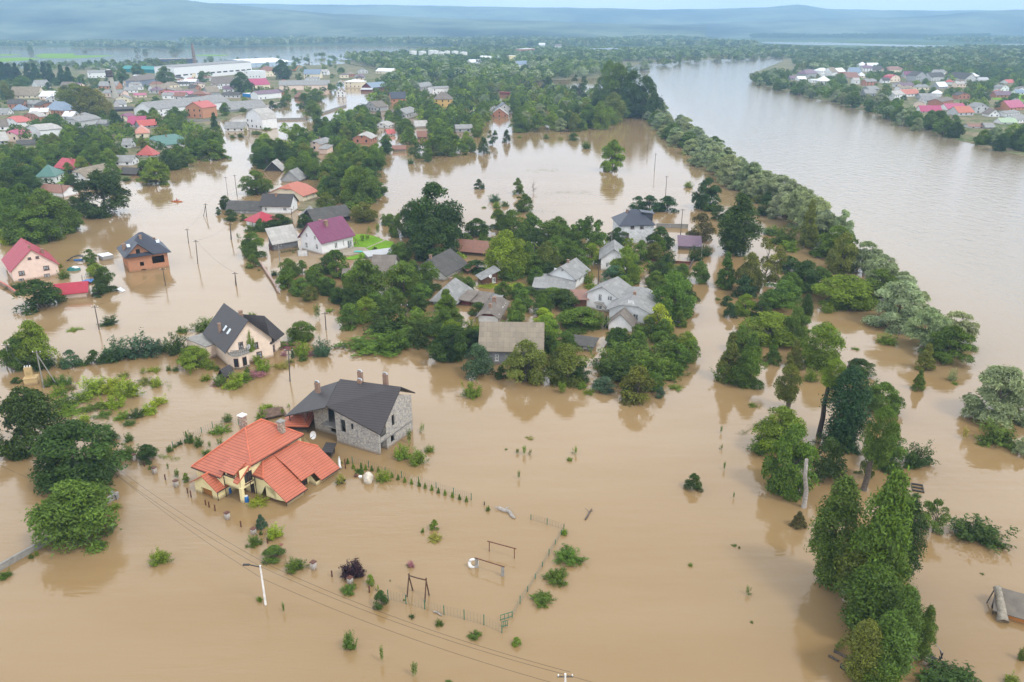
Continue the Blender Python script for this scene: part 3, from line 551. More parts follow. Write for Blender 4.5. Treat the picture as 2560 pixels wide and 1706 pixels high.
# ---------------- near houses ----------------
rt = hs('gabled_house', None, 'C', (185, 765), (770, 705), 14, 3.1, 7.7, 'g', 'y', 'pink', 'crimson', ang=38, Lw=10.3, win=[('F', .2, 2.0, 1.35, 1.15), ('F', .74, 2.35, 1.35, 1.15), ('F', .16, .2, 1.2, .9), ('F', .72, .35, 1.35, 1.0), ('L', .3, 1.2, 1, 1.3), ('F', .43, 5.4, .8, .6), ('F', .6, 5.4, .8, .6)], ch=((.78, .3, 1.2, .7), (.5, .12, .5, .5)), label='pink two storey house with a crimson tile roof and white eaves, standing in the flood')
def dish(name, c, z, label, crop=None, r=.5, yaw=-.6):
    p = G(kp(crop, *c), z); t = empty(name, (p[0], p[1], z), yaw); tag(t, label, 'satellite dish'); m = MB(); prof = [(.02, 0), (r * .5, .05), (r, .2), (r, .24), (r * .5, .09), (.02, .04)]; m.lathe(prof, 16)
    d = m.build('reflector', WHITE, t, uv=False); d.rotation_euler = (math.radians(68), 0, 0); a = MB(); a.tube([(0, 0, 0), (0, -.5, -.15)], .025, 5); a.tube([(0, 0, 0), (0, .35, -.25)], .03, 5); a.box((0, -.52, -.15), (.1, .12, .1)); a.build('feed_arm', DARK, t, uv=False); return t
dish('satellite_dish', (235, 585), 1.9, 'white satellite dish on the gable of the pink crimson roofed house', 'C', .55)
hs('garage', None, 'C', (740, 1000), (1140, 960), 6, 1.6, 3.1, 'g', 'x', 'pink', 'crimson', win=[], ov=.5, label='long pink garage with a crimson tile roof beside the pink house', cat='garage')
rt = hs('brick_house', None, 'C', (1700, 640), (2215, 565), 10.5, 4.9, 9.0, 'h', 'x', 'orange brick', 'slate blue', win=[('F', .33, 1.9, .95, 1.1), ('F', .75, 2.5, 3.0, 1.9), ('F', .34, .3, 1.1, .3), ('L', .4, 2.5, 1.2, 1.4), ('F', .3, 4.25, .9, .9)], frame=False, ch=((.02, .45, 1.5, .85), (.45, .35, .8, .6), (.8, .45, .5, .5)), ov=.9, label='unfinished orange brick house with empty window holes and a slate blue roof')
# its front cross gable
m = MB(); xg0, xg1, zg = .05, 5.6, 7.6
m.poly([(xg0, -.06, 4.0), (xg1, -.06, 4.0), (xg1, -.06, 4.6), ((xg0 + xg1) / 2, -.06, 7.15), (xg0, -.06, 4.6)]); m.build('gable', WM('orange brick'), rt)
m = MB(); k = (xg0 + xg1) / 2; m.slab([[(xg0 - .9, -1.0, 4.15), (k, -1.0, zg), (k, 4.6, zg), (xg0 - .9, 4.6, 4.15)], [(k, -1.0, zg), (xg1 + .9, -1.0, 4.15), (xg1 + .9, 4.6, 4.15), (k, 4.6, zg)]], .15); m.build('gable_roof', RM('slate blue'), rt)
m = MB(); m.box((k - .1, -.12, 5.2), (.95, .1, 1.5)); m.build('window', plain('painted dark void', (.012, .012, .012), .95), rt, uv=False)  # solid near-black box paints the dark inside of an empty window opening
for x, y, z in ((1.0, 2.2, 6.6), (8.2, 2.3, 6.75)):
    m = MB(); m.box((x, y, z), (.8, 1.0, .1), 0, 0, 1, math.radians(38)); m.build('skylight', plain('skylight glass', (.62, .70, .76), .15), rt, uv=False)
# pink house with dark brown roof
rt = hs('villa', None, 'B', (868, 1004), (1450, 840), 11.5, 4.0, 8.6, 'g', 'y', 'peach', 'dark brown', ang=38, Lw=8.6, win=[('F', .62, 3.1, 1.1, 1.35), ('F', .68, 1.1, 1.1, 1.35), ('F', .3, 3.6, .95, 1.9), ('R', .2, 3.0, 1.1, 1.4), ('L', .3, 1.1, .9, 1.5)], ch=((.12, .55, 1.6, .5), (.52, .3, .9, .6)), ov=.7, label='two storey pink villa with a dark brown tile roof, balcony and climbing ivy')
hs('villa', None, 'B', (1450, 838), (1580, 735), 8.5, 4.1, 7.4, 'h', 'y', 'peach', 'dark brown', win=[('F', .3, 3.0, 1.0, 1.4), ('F', .3, 1.1, 1.0, 1.4)], root=rt, ov=.75)
hs('villa', None, 'B', (283, 775), (560, 890), 5.2, 2.6, 2.9, 'f', 'x', 'peach', 'concrete', win=[('F', .75, 1.0, .9, 1.8)], root=rt)
m = MB(); wallz = 2.9; bay = [(.1, 0), (.2, -1.6), (1.2, -2.3), (3.1, -1.9), (3.7, 0)]
for a, b in zip(bay, bay[1:]): m.poly([(*a, -1), (*b, -1), (*b, wallz), (*a, wallz)])
m.build('bay_wall', WM('peach'), rt)
m = MB(); m.slab([[(x, y, 3.06) for x, y in [(-.1, .05), (0, -1.8), (1.1, -2.6), (3.3, -2.15), (3.95, .05)]]], .2); m.build('balcony_floor', CONC, rt)
m = MB(); rl = [(0, -1.7), (1.1, -2.5), (3.25, -2.05), (3.85, 0)]
for z in (3.5, 4.0):
    m.tube([(x, y, z) for x, y in rl], .03, 5)
for a, b in zip(rl, rl[1:]):
    for i in range(6): t = i / 5; m.tube([(a[0] + (b[0] - a[0]) * t, a[1] + (b[1] - a[1]) * t, 3.06), (a[0] + (b[0] - a[0]) * t, a[1] + (b[1] - a[1]) * t, 4.0)], .02, 4)
m.build('balcony_railing', DARK, rt, uv=False)
for (x, y, rz) in ((.65, -2.0, math.atan2(-.7, 1.0)), (2.2, -2.16, math.atan2(.4, 1.9))):
    m = MB(); m.box((x, y, 1.45), (.85, .08, 1.7), rz); f = m.build('window', BROWN, rt, uv=False); m = MB(); m.box((x + math.sin(rz) * .03, y - math.cos(rz) * .03, 1.45), (.68, .08, 1.5), rz); m.build('pane', GLASS, f, uv=False)
m = MB()
for i in range(len(bay) - 1):
    a, b = bay[i], bay[i + 1]; m.box(((a[0] + b[0]) / 2, (a[1] + b[1]) / 2 - .03, .1), (math.dist(a, b) + .06, .14, .75), math.atan2(b[1] - a[1], b[0] - a[0]))
m.build('stone_plinth', wallm('plinth stone', (.13, .12, .11), 'stone'), rt)
for x, y, z in ((1.7, 3.2, 0), (1.7, 5.3, 0)):
    zz = 4.0 + (8.6 - 4.0) * (x / 4.3) + .12; m = MB(); m.box((x, y, zz), (1.15, .7, .1), 0, 0, 1, 0, -math.atan2(4.6, 4.3)); m.build('skylight', MATS['skylight glass'], rt, uv=False)
m = MB(); m.box((4.15, 3.2, 0), (0.01, .01, .01)); 
v, ti = bush_data(77, n=2200, shoots=60); o = link('climbing_ivy', raw_mesh('ivy leaves', v * np.array([1.5, .6, 1]) , ti, LEAF), rt); o.scale = (1, 1, 4.6); o.location = (4.4, -.1, 2.2); o.color = (*GC['light'], 1)
dish('satellite_dish', (1140, 715), 3.6, 'white satellite dish on the balcony of the pink villa', 'B', .5)
# small tiled well roof in its garden
hs('garden_shelter', None, 'B', (735, 1165), (800, 1180), 1.8, 1.0, 2.1, 'g', 'y', 'dark wood', 'dark brown', win=[], ov=.35, cat='shelter', label='tiny dark tiled garden shelter beside clipped vine hedge')
# plum roofed house
rt = hs('plastered_house', None, 'D', (1360, 1060), (1750, 960), (1150, 975), 4.0, 8.4, 'g', 'x', 'white', 'plum', win=[('F', .45, 1.7, 1.0, 1.6), ('F', .7, 1.8, .55, 1.5), ('F', .9, 1.1, 1.7, 2.3), ('L', .25, 1.6, 1.05, 1.6), ('L', .75, 1.9, 1.05, 1.6), ('L', .3, 4.6, .9, 1.2), ('L', .7, 4.4, .9, 1.2)], ch=((.42, .35, 1.3, .9), (.4, .6, .9, .7)), ov=.7, label='white two storey house with a plum red tile roof, beside the green lawn')
rt = hs('stone_barn', None, 'D', (740, 1015), (1050, 960), (670, 1000), (905,), (735,), 's', 'x', 'grey block', 'pale slate', win=[], ov=.5, cat='barn', label='grey block barn with a pale corrugated roof beside the plum roofed house')
m = MB(); m.box((-.05, 2, .6), (.08, 2.4, 1.9)); m.build('gate', BROWN, rt, uv=False)
hs('cottage', None, 'D', (395, 695), (545, 735), 7.5, (600,), 4.6, 'h', 'x', 'white', 'crimson', ov=.6, label='white cottage under a crimson hipped roof beside the flooded road')
hs('cottage', None, 'D', (588, 535), (950, 540), 8, (420,), (280,), 'g', 'x', 'white', 'charcoal', win=[('F', .82, 1.7, 1.2, 1.2), ('F', .15, 1.6, .8, 1.2), ('R', .5, 1.4, .9, 1.2)], ch=((.45, .4, .9, .7),), ov=.6, label='white cottage with a dark charcoal roof and one white chimney')
hs('shed', None, 'D', (145, 535), (565, 545), 6, (475,), (370,), 'g', 'x', 'grey', 'dark slate', win=[('F', .45, 1, .8, 1.2), ('F', .62, 1, .8, .7)], cat='shed', label='long grey shed with a mossy slate roof beside the white cottage')
hs('bungalow', None, 'D', (705, 352), (1112, 388), (1185, 320), (262,), (165,), 'j', 'y', 'cream', 'orange', win=[('F', .5, 4.2, .9, 1.1), ('R', .3, 1.4, .7, 1.5), ('R', .75, 1.5, .7, 1.5)], ch=((.45, .5, .8, .6),), ov=.7, label='cream bungalow with an orange half hipped roof behind the white cottage')
dish('satellite_dish', (1185, 228), 2.6, 'white satellite dish on the corner of the cream orange roofed bungalow', 'D', .5)
hs('barn', 'grey barn with ridged slate roof', 'W4', (500, 590), (850, 600), 8, (560,), (372,), 'g', 'y', 'grey', 'grey slate', win=[], cat='barn')
hs('barn', 'black timber barn with pale slate roof', 'W4', (190, 392), (490, 392), 7, (375,), (190,), 'g', 'y', 'dark wood', 'pale slate', win=[], cat='barn', ov=.7)
hs('cottage', 'small grey hipped cottage', 'W4', (905, 1290), (1085, 1335), (1205, 1290), (1200,), (1075,), 'h', 'y', 'pale grey', 'grey slate', win=[], ov=.5)
hs('barn', 'long low barn with a mossy dark roof', 'W4', (1150, 1450), (1850, 1345), 8, 2.0, 4.6, 'g', 'x', 'dark wood', 'dark slate', win=[], ov=.6, cat='barn')
rt = hs('block_house', None, 'F', (1120, 545), (1530, 535), 10, (302,), (115,), 'h', 'x', 'white block', 'slate blue', win=[('F', .36, 5.0, 1.1, 1.1), ('F', .64, 5.0, 1.1, 1.1), ('F', .22, 2.6, 1.0, 1.4), ('R', .5, 4.5, 1.1, 1.2)], frame=True, ch=((.3, .5, .8, .6),), ov=.5, label='unfinished white block house with a steep slate blue hipped roof')
m = MB(); L_, D_, h_, r_ = rt['_d']; m.slab([[(L_ - 3.2, 2.8, h_ + 2.9), (L_ + .9, 2.8, h_ + 2.3), (L_ + .9, 6.6, h_ + 2.3), (L_ - 3.2, 6.6, h_ + 2.9)]], .15); m.box((L_ - 1.0, 4.7, h_ + 1.1), (2.6, 3.2, 2.4)); m.build('dormer', RM('slate blue'), rt)
hs('shed', None, 'F', (1850, 608), (2110, 618), 5, (572,), (475,), 's', 'x', 'grey block', 'plum grey', win=[], cat='shed', label='small lakeside shed with a plum grey metal roof')
hs('farmhouse', None, 'F', (250, 1050), (570, 1100), (690, 985), (905,), (815,), 'g', 'y', 'white', 'grey slate', win=[('F', .25, 4.4, .6, .6), ('F', .52, 4.5, .7, .8), ('R', .4, 1.8, 1.2, 1.1)], ov=.6, ch=((.5, .45, .7, .5),), label='white farmhouse with a steep grey slate roof, a lean-to shed against its gable')
hs('lean_to_shed', None, 'F', (70, 1120), (550, 1150), 5, (1075,), (965,), 's', 'x', 'grey blue', 'grey slate', win=[], cat='shed', label='bluish lean-to shed with patched slate roof against the farmhouse gable')
hs('farmhouse', None, 'F', (890, 862), (1200, 872), 9, (705,), (600,), 'g', 'y', 'white', 'grey slate', win=[('F', .25, 1.5, .8, 1.3)], ov=.6, label='old grey slate roofed house half hidden behind a bright green tree')
rt = hs('plastered_house', None, 'F', (722, 1325), (1090, 1392), 8, (1130,), (1058,), 'g', 'y', 'white', 'grey slate', win=[('F', .42, 3.0, .9, 1.7), ('F', .74, 3.2, 1.1, 1.1), ('F', .4, .7, 1.6, 1.0)], ov=.5, label='white two storey gabled house with a red balcony door and outside stair')
m = MB(); m.box((rt['_d'][0] * .42, -.55, 1.95), (2.0, 1.1, .12)); m.build('balcony', CONC, rt, uv=False)
m = MB(); m.box((rt['_d'][0] * .68, -.5, .9), (2.9, .8, .14), 0, 0, 1, 0, math.radians(38)); m.build('stair', CONC, rt, uv=False)
hs('villa', None, 'F', (992, 1492), (1480, 1545), 12, (1325,), (1240,), 'j', 'y', 'white', 'grey slate', win=[('F', .52, 4.7, .3, 1.1), ('F', .47, 4.7, .3, 1.1), ('F', .57, 4.7, .3, 1.1), ('F', .66, 1.6, 1.2, 1.5)], ch=((.52, .4, .6, .6),), ov=.7, label='white half hipped house with a grey slate roof and three slim attic windows')
hs('porch', None, 'F', (985, 1600), (1265, 1632), 4.0, (1505,), (1395,), 'g', 'y', 'white', 'brown slate', win=[], ov=.4, cat='porch', label='small brown gabled porch in front of the white half hipped house')
hs('shed', None, 'F', (548, 1330), (715, 1330), 4.5, (1215,), (1148,), 's', 'x', 'brown wood', 'rusty', win=[], cat='shed', label='reddish board shed squeezed beside the white two storey gabled house')
hs('thatched_house', None, 'E', (480, 650), (850, 440), 8.5, 2.3, 5.2, 'g', 'x', 'white', 'dark slate', win=[('F', .25, 1.1, 1.2, 1.0), ('F', .7, 1.1, .8, 1.0)], ch=((.08, .5, .8, .6),), ov=1.1, label='old low house with a mossy sagging roof and red chimney under the walnut tree')
hs('hut', 'small rusty roofed hut', 'E', (950, 520), (1180, 485), 5, (455,), (355,), 'g', 'y', 'dark wood', 'rusty', win=[], cat='hut')
rt = hs('timber_workshop', None, 'E', (1225, 735), (1520, 700), (985, 680), (600,), (430,), 'sx', 'x', 'brown wood', 'grey slate', win=[('F', .75, 1.0, .9, 1.4)], ov=.6, cat='workshop', label='brown timber workshop with a single pitch slate roof and a round white dish')
dish('satellite_dish', (1390, 560), 3.2, 'round white dish on the brown timber workshop wall', 'E', .45)
hs('cottage', None, 'E', (255, 1110), (690, 1155), (1115, 915), (975,), (770,), 'h', 'y', 'pale blue', 'grey slate', win=[('F', .85, 1.2, .8, .9), ('R', .7, 1.2, .9, 1)], ch=((.3, .75, 1.0, .6),), ov=.7, label='pale blue cottage with a hipped mossy slate roof behind a bright green bush')
hs('shed', 'low patched lean-to shed', 'E', (925, 1130), (1250, 1170), 4.5, (1050,), (930,), 's', 'x', 'brown wood', 'brown slate', win=[], cat='shed')
hs('shed', 'narrow roof over a red porch', 'E', (800, 1120), (960, 1150), 3.5, (1000,), (900,), 's', 'x', 'dark red', 'brown slate', win=[], cat='shed')
hs('shed', 'tiny grey outhouse', 'E', (1400, 1100), (1560, 1110), 3, (1020,), (950,), 's', 'x', 'brick', 'grey slate', win=[], cat='shed')
hs('farmhouse', None, 'E', (1150, 1475), (1530, 1500), (2060, 1215), (1325,), (1232,), 'j', 'y', 'white', 'brown slate', win=[('R', .12, 1.2, .7, 1.3), ('R', .55, 1.2, .8, 1.7), ('R', .7, 1.2, .6, 1.3), ('R', .85, 1.2, .6, 1.3)], ch=((.5, .2, .8, .6), (.5, .62, .9, .8)), ov=.6, gablewall='dark red', label='long white farmhouse with a brown slate roof, two white chimneys and a dark red gable')
hs('slatted_barn', None, 'L2', (960, 225), (1380, 232), 9.5, (118,), (-66,), 'g', 'x', 'grey slat', 'tan slate', win=[('F', .27, 1.5, .7, 1.3)], ov=.4, cat='barn', label='wide grey slatted barn with a tan corrugated roof and one white framed window')
hs('shed', None, 'L2', (1540, 112), (1720, 138), 3.5, (82,), (55,), 's', 'x', 'grey slat', 'dark slate', win=[('F', .75, .8, .7, .4)], cat='shed', label='low dark plank shed with flat roof beside the tan roofed barn')
hs('barn', None, 'M2', (780, 642), (1010, 662), 8, (612,), (550,), 'g', 'x', 'dark wood', 'rusty', win=[], ov=.6, cat='barn', label='dark timber barn with a rust red metal roof behind the walnut tree')
hs('cottage', None, 'D', (2000, 1330), (2250, 1335), 8, (1255,), (1060,), 'g', 'x', 'white', 'brown slate', win=[('F', .8, 1, .9, .9)], ov=.6, label='cottage with a brown slate roof sunk among trees behind the orchard')
hs('shed', 'pale tin roofed lean-to', 'D', (1955, 1130), (2280, 1085), 3.5, (1095,), (1020,), 's', 'x', 'grey', 'grey tin', win=[], cat='shed')
hs('hut', 'tiny brick hut under slate', 'D', (1630, 1395), (1745, 1395), 4, (1320,), (1235,), 'g', 'x', 'brick', 'brown slate', win=[], cat='hut')
hs('floating_shed', None, 'C', (1350, 487), (1480, 462), 3.2, 1.0, 1.3, 'f', 'x', 'grey', 'white tin', win=[], cat='shed', label='flooded little shed with only its flat white roof showing')
# ---------------- village houses: crop, left base, right base, depth, eave, ridge, form, ridge way, wall, roof ----------------
def V(txt, crop, a, b, D, h, r, rt='g', ridge='x', wall='white', roof='grey slate', **k):
    nm = k.pop('nm', 'house')
    hs(nm, txt, crop, a, b, D, (h,), (r,), rt, ridge, wall, roof, cat=k.pop('cat', nm.replace('_', ' ').split()[-1]), **k)
C1 = ((.5, .45, .8, .6),)
V('white house with green hipped roof', 'U4', (735, 1268), (1100, 1258), 10, 1105, 880, 'h', 'x', 'white', 'green')
V('grey house with crimson gabled roof', 'U4', (1100, 1065), (1470, 1112), 9, 918, 765, 'g', 'x', 'pale grey', 'crimson', ch=C1)
V('white house with tan half hipped roof', 'U4', (1380, 1240), (1715, 1262), (2180, 1112), 1105, 965, 'j', 'y', 'white', 'tan slate')
V('white outbuilding with low rusty brown roof', 'U4', (780, 1490), (1250, 1528), 7, 1385, 1270, 'g', 'x', 'white', 'rusty', win=[])
V('dark red hut with a mossy roof', 'U5', (165, 1245), (480, 1262), 5, 1190, 1092, 'g', 'x', 'dark red', 'dark slate', nm='hut', win=[])
V('white cottage with slate roof', 'U5', (20, 1065), (400, 1062), 8, 968, 850, 'g', 'x')
V('block house with green half hipped roof', 'U5', (612, 690), (985, 742), (1250, 640), 606, 485, 'j', 'y', 'pale grey', 'green', ch=((.6, .5, .8, .6),))
V('white house with pinkish red hipped roof', 'U5', (500, 885), (810, 895), (940, 862), 828, 670, 'h', 'y', 'white', 'red')
V('beige house with salmon pyramid roof', 'U5', (470, 525), (740, 512), (930, 440), 415, 300, 'h', 'y', 'cream', 'salmon')
V('house with magenta gabled roof', 'U5', (310, 295), (640, 292), 10, 236, 82, 'g', 'x', 'white', 'magenta', ch=C1)
V('annex with bright red roof', 'U5', (560, 330), (900, 300), 8, 272, 155, 'g', 'x', 'grey', 'red')
V('cream house with maroon half hipped roof', 'U5', (120, 192), (330, 192), 12, 122, 45, 'j', 'y', 'cream', 'plum')
V('small white house with red board gable', 'U5', (210, 720), (370, 720), 6, 640, 520, 'g', 'x', 'white', 'grey slate')
V('white cottage with split slate roof', 'U3', (490, 1565), (880, 1565), 7, 1490, 1370, 'g', 'x', 'white', 'grey slate')
V('three storey white house with gambrel roof', 'U3', (915, 1495), (1235, 1535), (1420, 1490), 1285, 1118, 'm', 'y', 'white', 'pale slate', label='three storey white house with a pale gambrel roof at the water edge')
V('orange brick villa with red roof', 'U2', (1705, 1298), (2030, 1312), (2215, 1265), 1085, 985, 'g', 'y', 'orange brick', 'red', ch=C1, label='orange brick villa with a bright red roof behind a concrete fence')
hs('warehouse', None, 'S', (384, 295), (577, 271.6), 18, (274.5,), (246,), 'g', 'x', 'white', 'grey slate', cat='warehouse', label='longest white warehouse with a grey slate roof in the town')
V('second long warehouse with grey roof', 'U3', (580, 1185), (1310, 1125), 14, 1135, 960, 'g', 'x', 'grey', 'grey slate', nm='warehouse', win=[])
hs('factory_hall', None, 'S', (438.8, 201), (631, 184), 28, (168,), (157,), 'g', 'x', 'white', 'grey slate', cat='factory', label='long white factory hall with a strip of dark windows', win=[('F', (i + .5) / 12, 5.0, 8, 1.6) for i in range(12)])
V('black walled factory shed with a pale flat roof', 'U2', (1000, 258), (1850, 235), 40, 152, 110, 'f', 'x', 'dark blue', 'concrete', nm='factory_shed', cat='factory', win=[])
V('teal factory building', 'U2', (430, 405), (1185, 425), 14, 330, 278, 'g', 'x', 'teal', 'teal', nm='factory_hall', cat='factory')
V('wide pale factory hall with a white tin roof', 'U3', (1020, 315), (1820, 275), 90, 225, 130, 'g', 'x', 'pale blue', 'white tin', nm='factory_hall', cat='factory')
V('three storey house with balconies and hipped roof', 'U2', (770, 700), (1200, 645), 14, 562, 450, 'h', 'x', 'grey blue', 'brown slate')
V('grey house with tan gable roof', 'U3', (65, 830), (165, 862), (350, 838), 765, 680, 'g', 'y', 'grey', 'tan slate')
V('low workshop with grey roof', 'U3', (220, 685), (640, 685), 12, 612, 495, 'g', 'x', 'white', 'brown slate', nm='workshop')
V('cream building with long crimson roof', 'U3', (1040, 742), (1380, 722), 16, 650, 525, 'g', 'x', 'cream', 'magenta')
V('long store with a grey slate roof', 'S', (699, 227), (824.4, 225.5), 16, 213.5, 200.8, 'g', 'x', 'pink', 'grey slate', nm='store')
V('shed wrapped in bright blue sheeting', 'U3', (835, 885), (1130, 918), 8, 812, 770, 'f', 'x', 'bright blue', 'white tin', nm='shed', win=[])
V('white sheds with plum grey roof', 'U3', (1150, 945), (1600, 905), 10, 830, 750, 'g', 'x', 'white', 'plum grey', nm='shed')
V('tiny brown turret house', 'U3', (1850, 925), (1990, 935), 6, 875, 790, 'h', 'x', 'brown wood', 'rusty', nm='house', win=[])
V('beige two storey house with brown mansard roof', 'U3', (1260, 495), (1480, 482), 10, 372, 285, 'h', 'x', 'cream', 'rusty')
V('long cream house with steel blue dormered roof', 'U3', (2040, 525), (2360, 525), 12, 432, 342, 'g', 'x', 'cream', 'steel blue')
V('white flat roofed workshop with blue gate', 'U3', (900, 525), (1200, 528), 14, 372, 340, 'f', 'x', 'white', 'white tin', nm='workshop')
V('wide warehouse with a tan slate roof', 'U1', (200, 765), (750, 762), 16, 695, 525, 'g', 'x', 'cream', 'tan slate', nm='warehouse')
V('pinkish store with a white tin roof', 'U1', (780, 785), (1110, 785), 14, 712, 610, 'g', 'x', 'pink', 'white tin', nm='store')
V('brick house with steel blue hipped roof', 'U1', (900, 1065), (1260, 1092), 11, 960, 815, 'h', 'x', 'orange brick', 'steel blue')
V('brick house with pale slate roof', 'U1', (480, 1165), (790, 1195), (960, 1182), 1085, 1010, 'j', 'y', 'brick', 'pale slate')
V('white house with orange red roof', 'U1', (90, 1292), (370, 1332), (530, 1292), 1185, 1110, 'j', 'y', 'white', 'red')
V('white house with pale slate half hipped roof', 'U1', (555, 1505), (820, 1562), (1050, 1482), 1325, 1270, 'j', 'y', 'white', 'pale slate')
V('beige house with magenta half hipped roof', 'U4', (100, 440), (365, 445), (640, 392), 285, 210, 'j', 'y', 'peach', 'magenta', ch=C1)
V('block house with pale slate half hipped roof', 'U1', (1240, 1352), (1560, 1362), (1770, 1282), 1198, 1120, 'j', 'y', 'pale grey', 'grey slate')
V('low annex with slate roof', 'U1', (1800, 1305), (2090, 1312), 7, 1240, 1172, 'g', 'x', 'grey', 'grey slate', win=[])
V('white house with brown slate roof', 'U1', (-60, 1400), (180, 1385), 8, 1305, 1170, 'g', 'x', 'white', 'brown slate')
V('grey cottage with slate roof', 'U4', (-60, 505), (180, 485), 9, 410, 240, 'g', 'x', 'grey', 'pale slate')
V('low house with slate roof', 'U1', (-40, 1085), (150, 1085), 8, 1042, 942, 'g', 'x')
V('cottage with light steel blue roof', 'U1', (240, 1005), (450, 1005), 8, 972, 870, 'h', 'x', 'white', 'steel blue')
V('hut with rounded dark slate roof', 'U4', (350, 522), (690, 502), 6, 482, 390, 'g', 'x', 'grey', 'dark slate', nm='hut', win=[])
V('brick gabled shed with slate roof', 'U2', (390, 1105), (530, 1095), 10, 1022, 935, 'g', 'x', 'white', 'grey slate')
V('long open shed with dark roof', 'U2', (200, 1185), (660, 1165), 9, 1135, 1090, 's', 'x', 'dark wood', 'dark slate', nm='shed', win=[])
V('white house with tan roof', 'U2', (490, 685), (740, 675), 9, 650, 565, 'g', 'x', 'white', 'tan slate')
V('white house with oval gable window', 'U2', (500, 815), (750, 805), 9, 752, 685, 'g', 'x', 'white', 'grey slate')
V('white hall with arched windows', 'U2', (1060, 785), (1390, 765), 12, 732, 640, 'g', 'x', 'white', 'tan slate')
V('long low shop with a magenta roof', 'U2', (1240, 892), (1800, 885), 8, 832, 780, 's', 'x', 'grey', 'magenta', nm='shop')
V('hall with a white tin roof', 'U2', (1300, 655), (1580, 655), 12, 635, 565, 'g', 'x', 'white', 'white tin')
V('grey block with white roof', 'U2', (1640, 645), (1880, 645), 10, 582, 532, 'g', 'x', 'grey', 'white tin')
V('house with tan slate roof', 'U2', (1480, 795), (1640, 775), 8, 765, 697, 'g', 'x', 'white', 'tan slate')
V('house with brown slate roof', 'U2', (1740, 835), (1960, 805), 9, 802, 727, 'g', 'x', 'white', 'brown slate')
V('low house with purple roof', 'U2', (690, 905), (920, 895), 9, 852, 810, 'g', 'x', 'cream', 'magenta')
V('low house with violet roof', 'U2', (480, 960), (640, 950), 7, 920, 880, 'g', 'x', 'white', 'plum')
V('beige factory office', 'U2', (1550, 535), (1890, 525), 12, 432, 400, 'f', 'x', 'cream', 'concrete', nm='office')
V('orange brick store with slate roof', 'U2', (-30, 735), (340, 735), 12, 665, 580, 'g', 'x', 'orange brick', 'grey slate', nm='store')
V('pinkish store with slate roof', 'U2', (60, 890), (430, 900), 9, 800, 742, 'g', 'x', 'pink', 'grey slate', nm='store')
V('long white byre with slate roof', 'U1', (1740, 365), (2090, 355), 12, 252, 205, 'g', 'x', 'white', 'grey slate', nm='byre')
V('house with a weathered slate roof', 'U1', (760, 560), (1000, 545), 12, 500, 395, 'g', 'x', 'white', 'grey slate')
V('cream two storey school with a white roof', 'U6', (800, 158), (1115, 165), 14, 35, -5, 'h', 'x', 'cream', 'white tin')
V('dark red barn with steel blue roof', 'U6', (1330, 218), (1650, 192), 14, 150, 45, 'g', 'x', 'dark red', 'steel blue', nm='barn', win=[])
V('dark red side shed', 'U6', (1115, 238), (1330, 238), 6, 192, 165, 's', 'x', 'dark red', 'grey tin', nm='shed', win=[])
V('brick house with slate blue dormered roof', 'U6', (1720, 465), (2010, 455), 11, 365, 235, 'g', 'x', 'orange brick', 'slate blue')
V('grey gabled house with pinkish roof', 'U6', (1200, 605), (1430, 632), 10, 508, 420, 'g', 'y', 'grey', 'brown slate')
V('open white shelter', 'U6', (1455, 612), (1650, 605), 4, 510, 490, 'f', 'x', 'white', 'white tin', nm='shelter')
V('pale block house with half hipped roof', 'U6', (1710, 765), (2010, 775), (2090, 705), 655, 575, 'j', 'y', 'pale grey', 'grey slate')
V('low house with pale half hipped roof', 'U6', (1390, 945), (1640, 955), 10, 888, 828, 'j', 'y', 'white', 'pale slate')
V('red brick house with pale half hipped roof', 'U6', (970, 1255), (1310, 1262), 11, 1140, 1050, 'j', 'y', 'brick', 'pale slate', ch=C1)
V('pink house with half hipped slate roof', 'U6', (95, 1405), (330, 1415), (560, 1340), 1252, 1185, 'j', 'y', 'pink', 'grey slate', ch=C1)
V('pink annex with lean-to roof', 'U6', (305, 1455), (460, 1465), 5, 1345, 1290, 's', 'x', 'pink', 'grey slate', nm='annex', win=[])
V('house with a bright red roof', 'U6', (1640, 1092), (1790, 1085), 7, 1062, 970, 'g', 'x', 'white', 'red')
V('barn with pale slate roof', 'U6', (2190, 945), (2430, 935), 8, 915, 795, 'g', 'x', 'white', 'pale slate', nm='barn', win=[])
V('shed with rusty gable roof', 'U6', (2230, 1155), (2400, 1152), 7, 1120, 1000, 'g', 'x', 'brown wood', 'rusty', nm='shed', win=[])
V('shed with brown slate roof', 'U6', (1740, 1405), (1990, 1402), 6, 1370, 1285, 'g', 'x', 'grey', 'rusty', nm='shed', win=[])
V('white house with tiled roof', 'U6', (640, 345), (800, 345), 7, 230, 165, 'g', 'y', 'white', 'tan slate')
V('yellow house with pyramid roof', 'T2', (640, 735), (765, 735), 12, 678, 632, 'h', 'x', 'ochre', 'brown slate', label='bright yellow house with a grey pyramid roof')
V('long white house', 'W2', (520, 692), (690, 682), 10, 635, 612, 'g', 'x', 'white', 'grey slate')
V('house with steep slate gable', 'W2', (400, 662), (520, 642), 9, 620, 575, 'g', 'x', 'grey', 'grey slate')
V('brick fronted house with a pale roof', 'T2', (1030, 805), (1150, 805), 8, 785, 742, 'g', 'y', 'brick', 'pale slate')
V('grey house with slate blue gable', 'T2', (1072, 782), (1180, 780), 9, 748, 706, 'g', 'y', 'pale grey', 'slate blue')
V('long low house by the flood edge', 'T2', (795, 910), (905, 907), 7, 880, 852, 'g', 'x', 'grey', 'grey slate')
V('red freight container', 'T2', (1092, 652), (1154, 654), 3, 632, 628, 'f', 'x', 'dark red', 'red', nm='container', win=[])
V('pale green hall', 'W2', (950, 368), (1130, 378), 20, 335, 315, 'g', 'x', 'pale green', 'white tin', nm='hall')
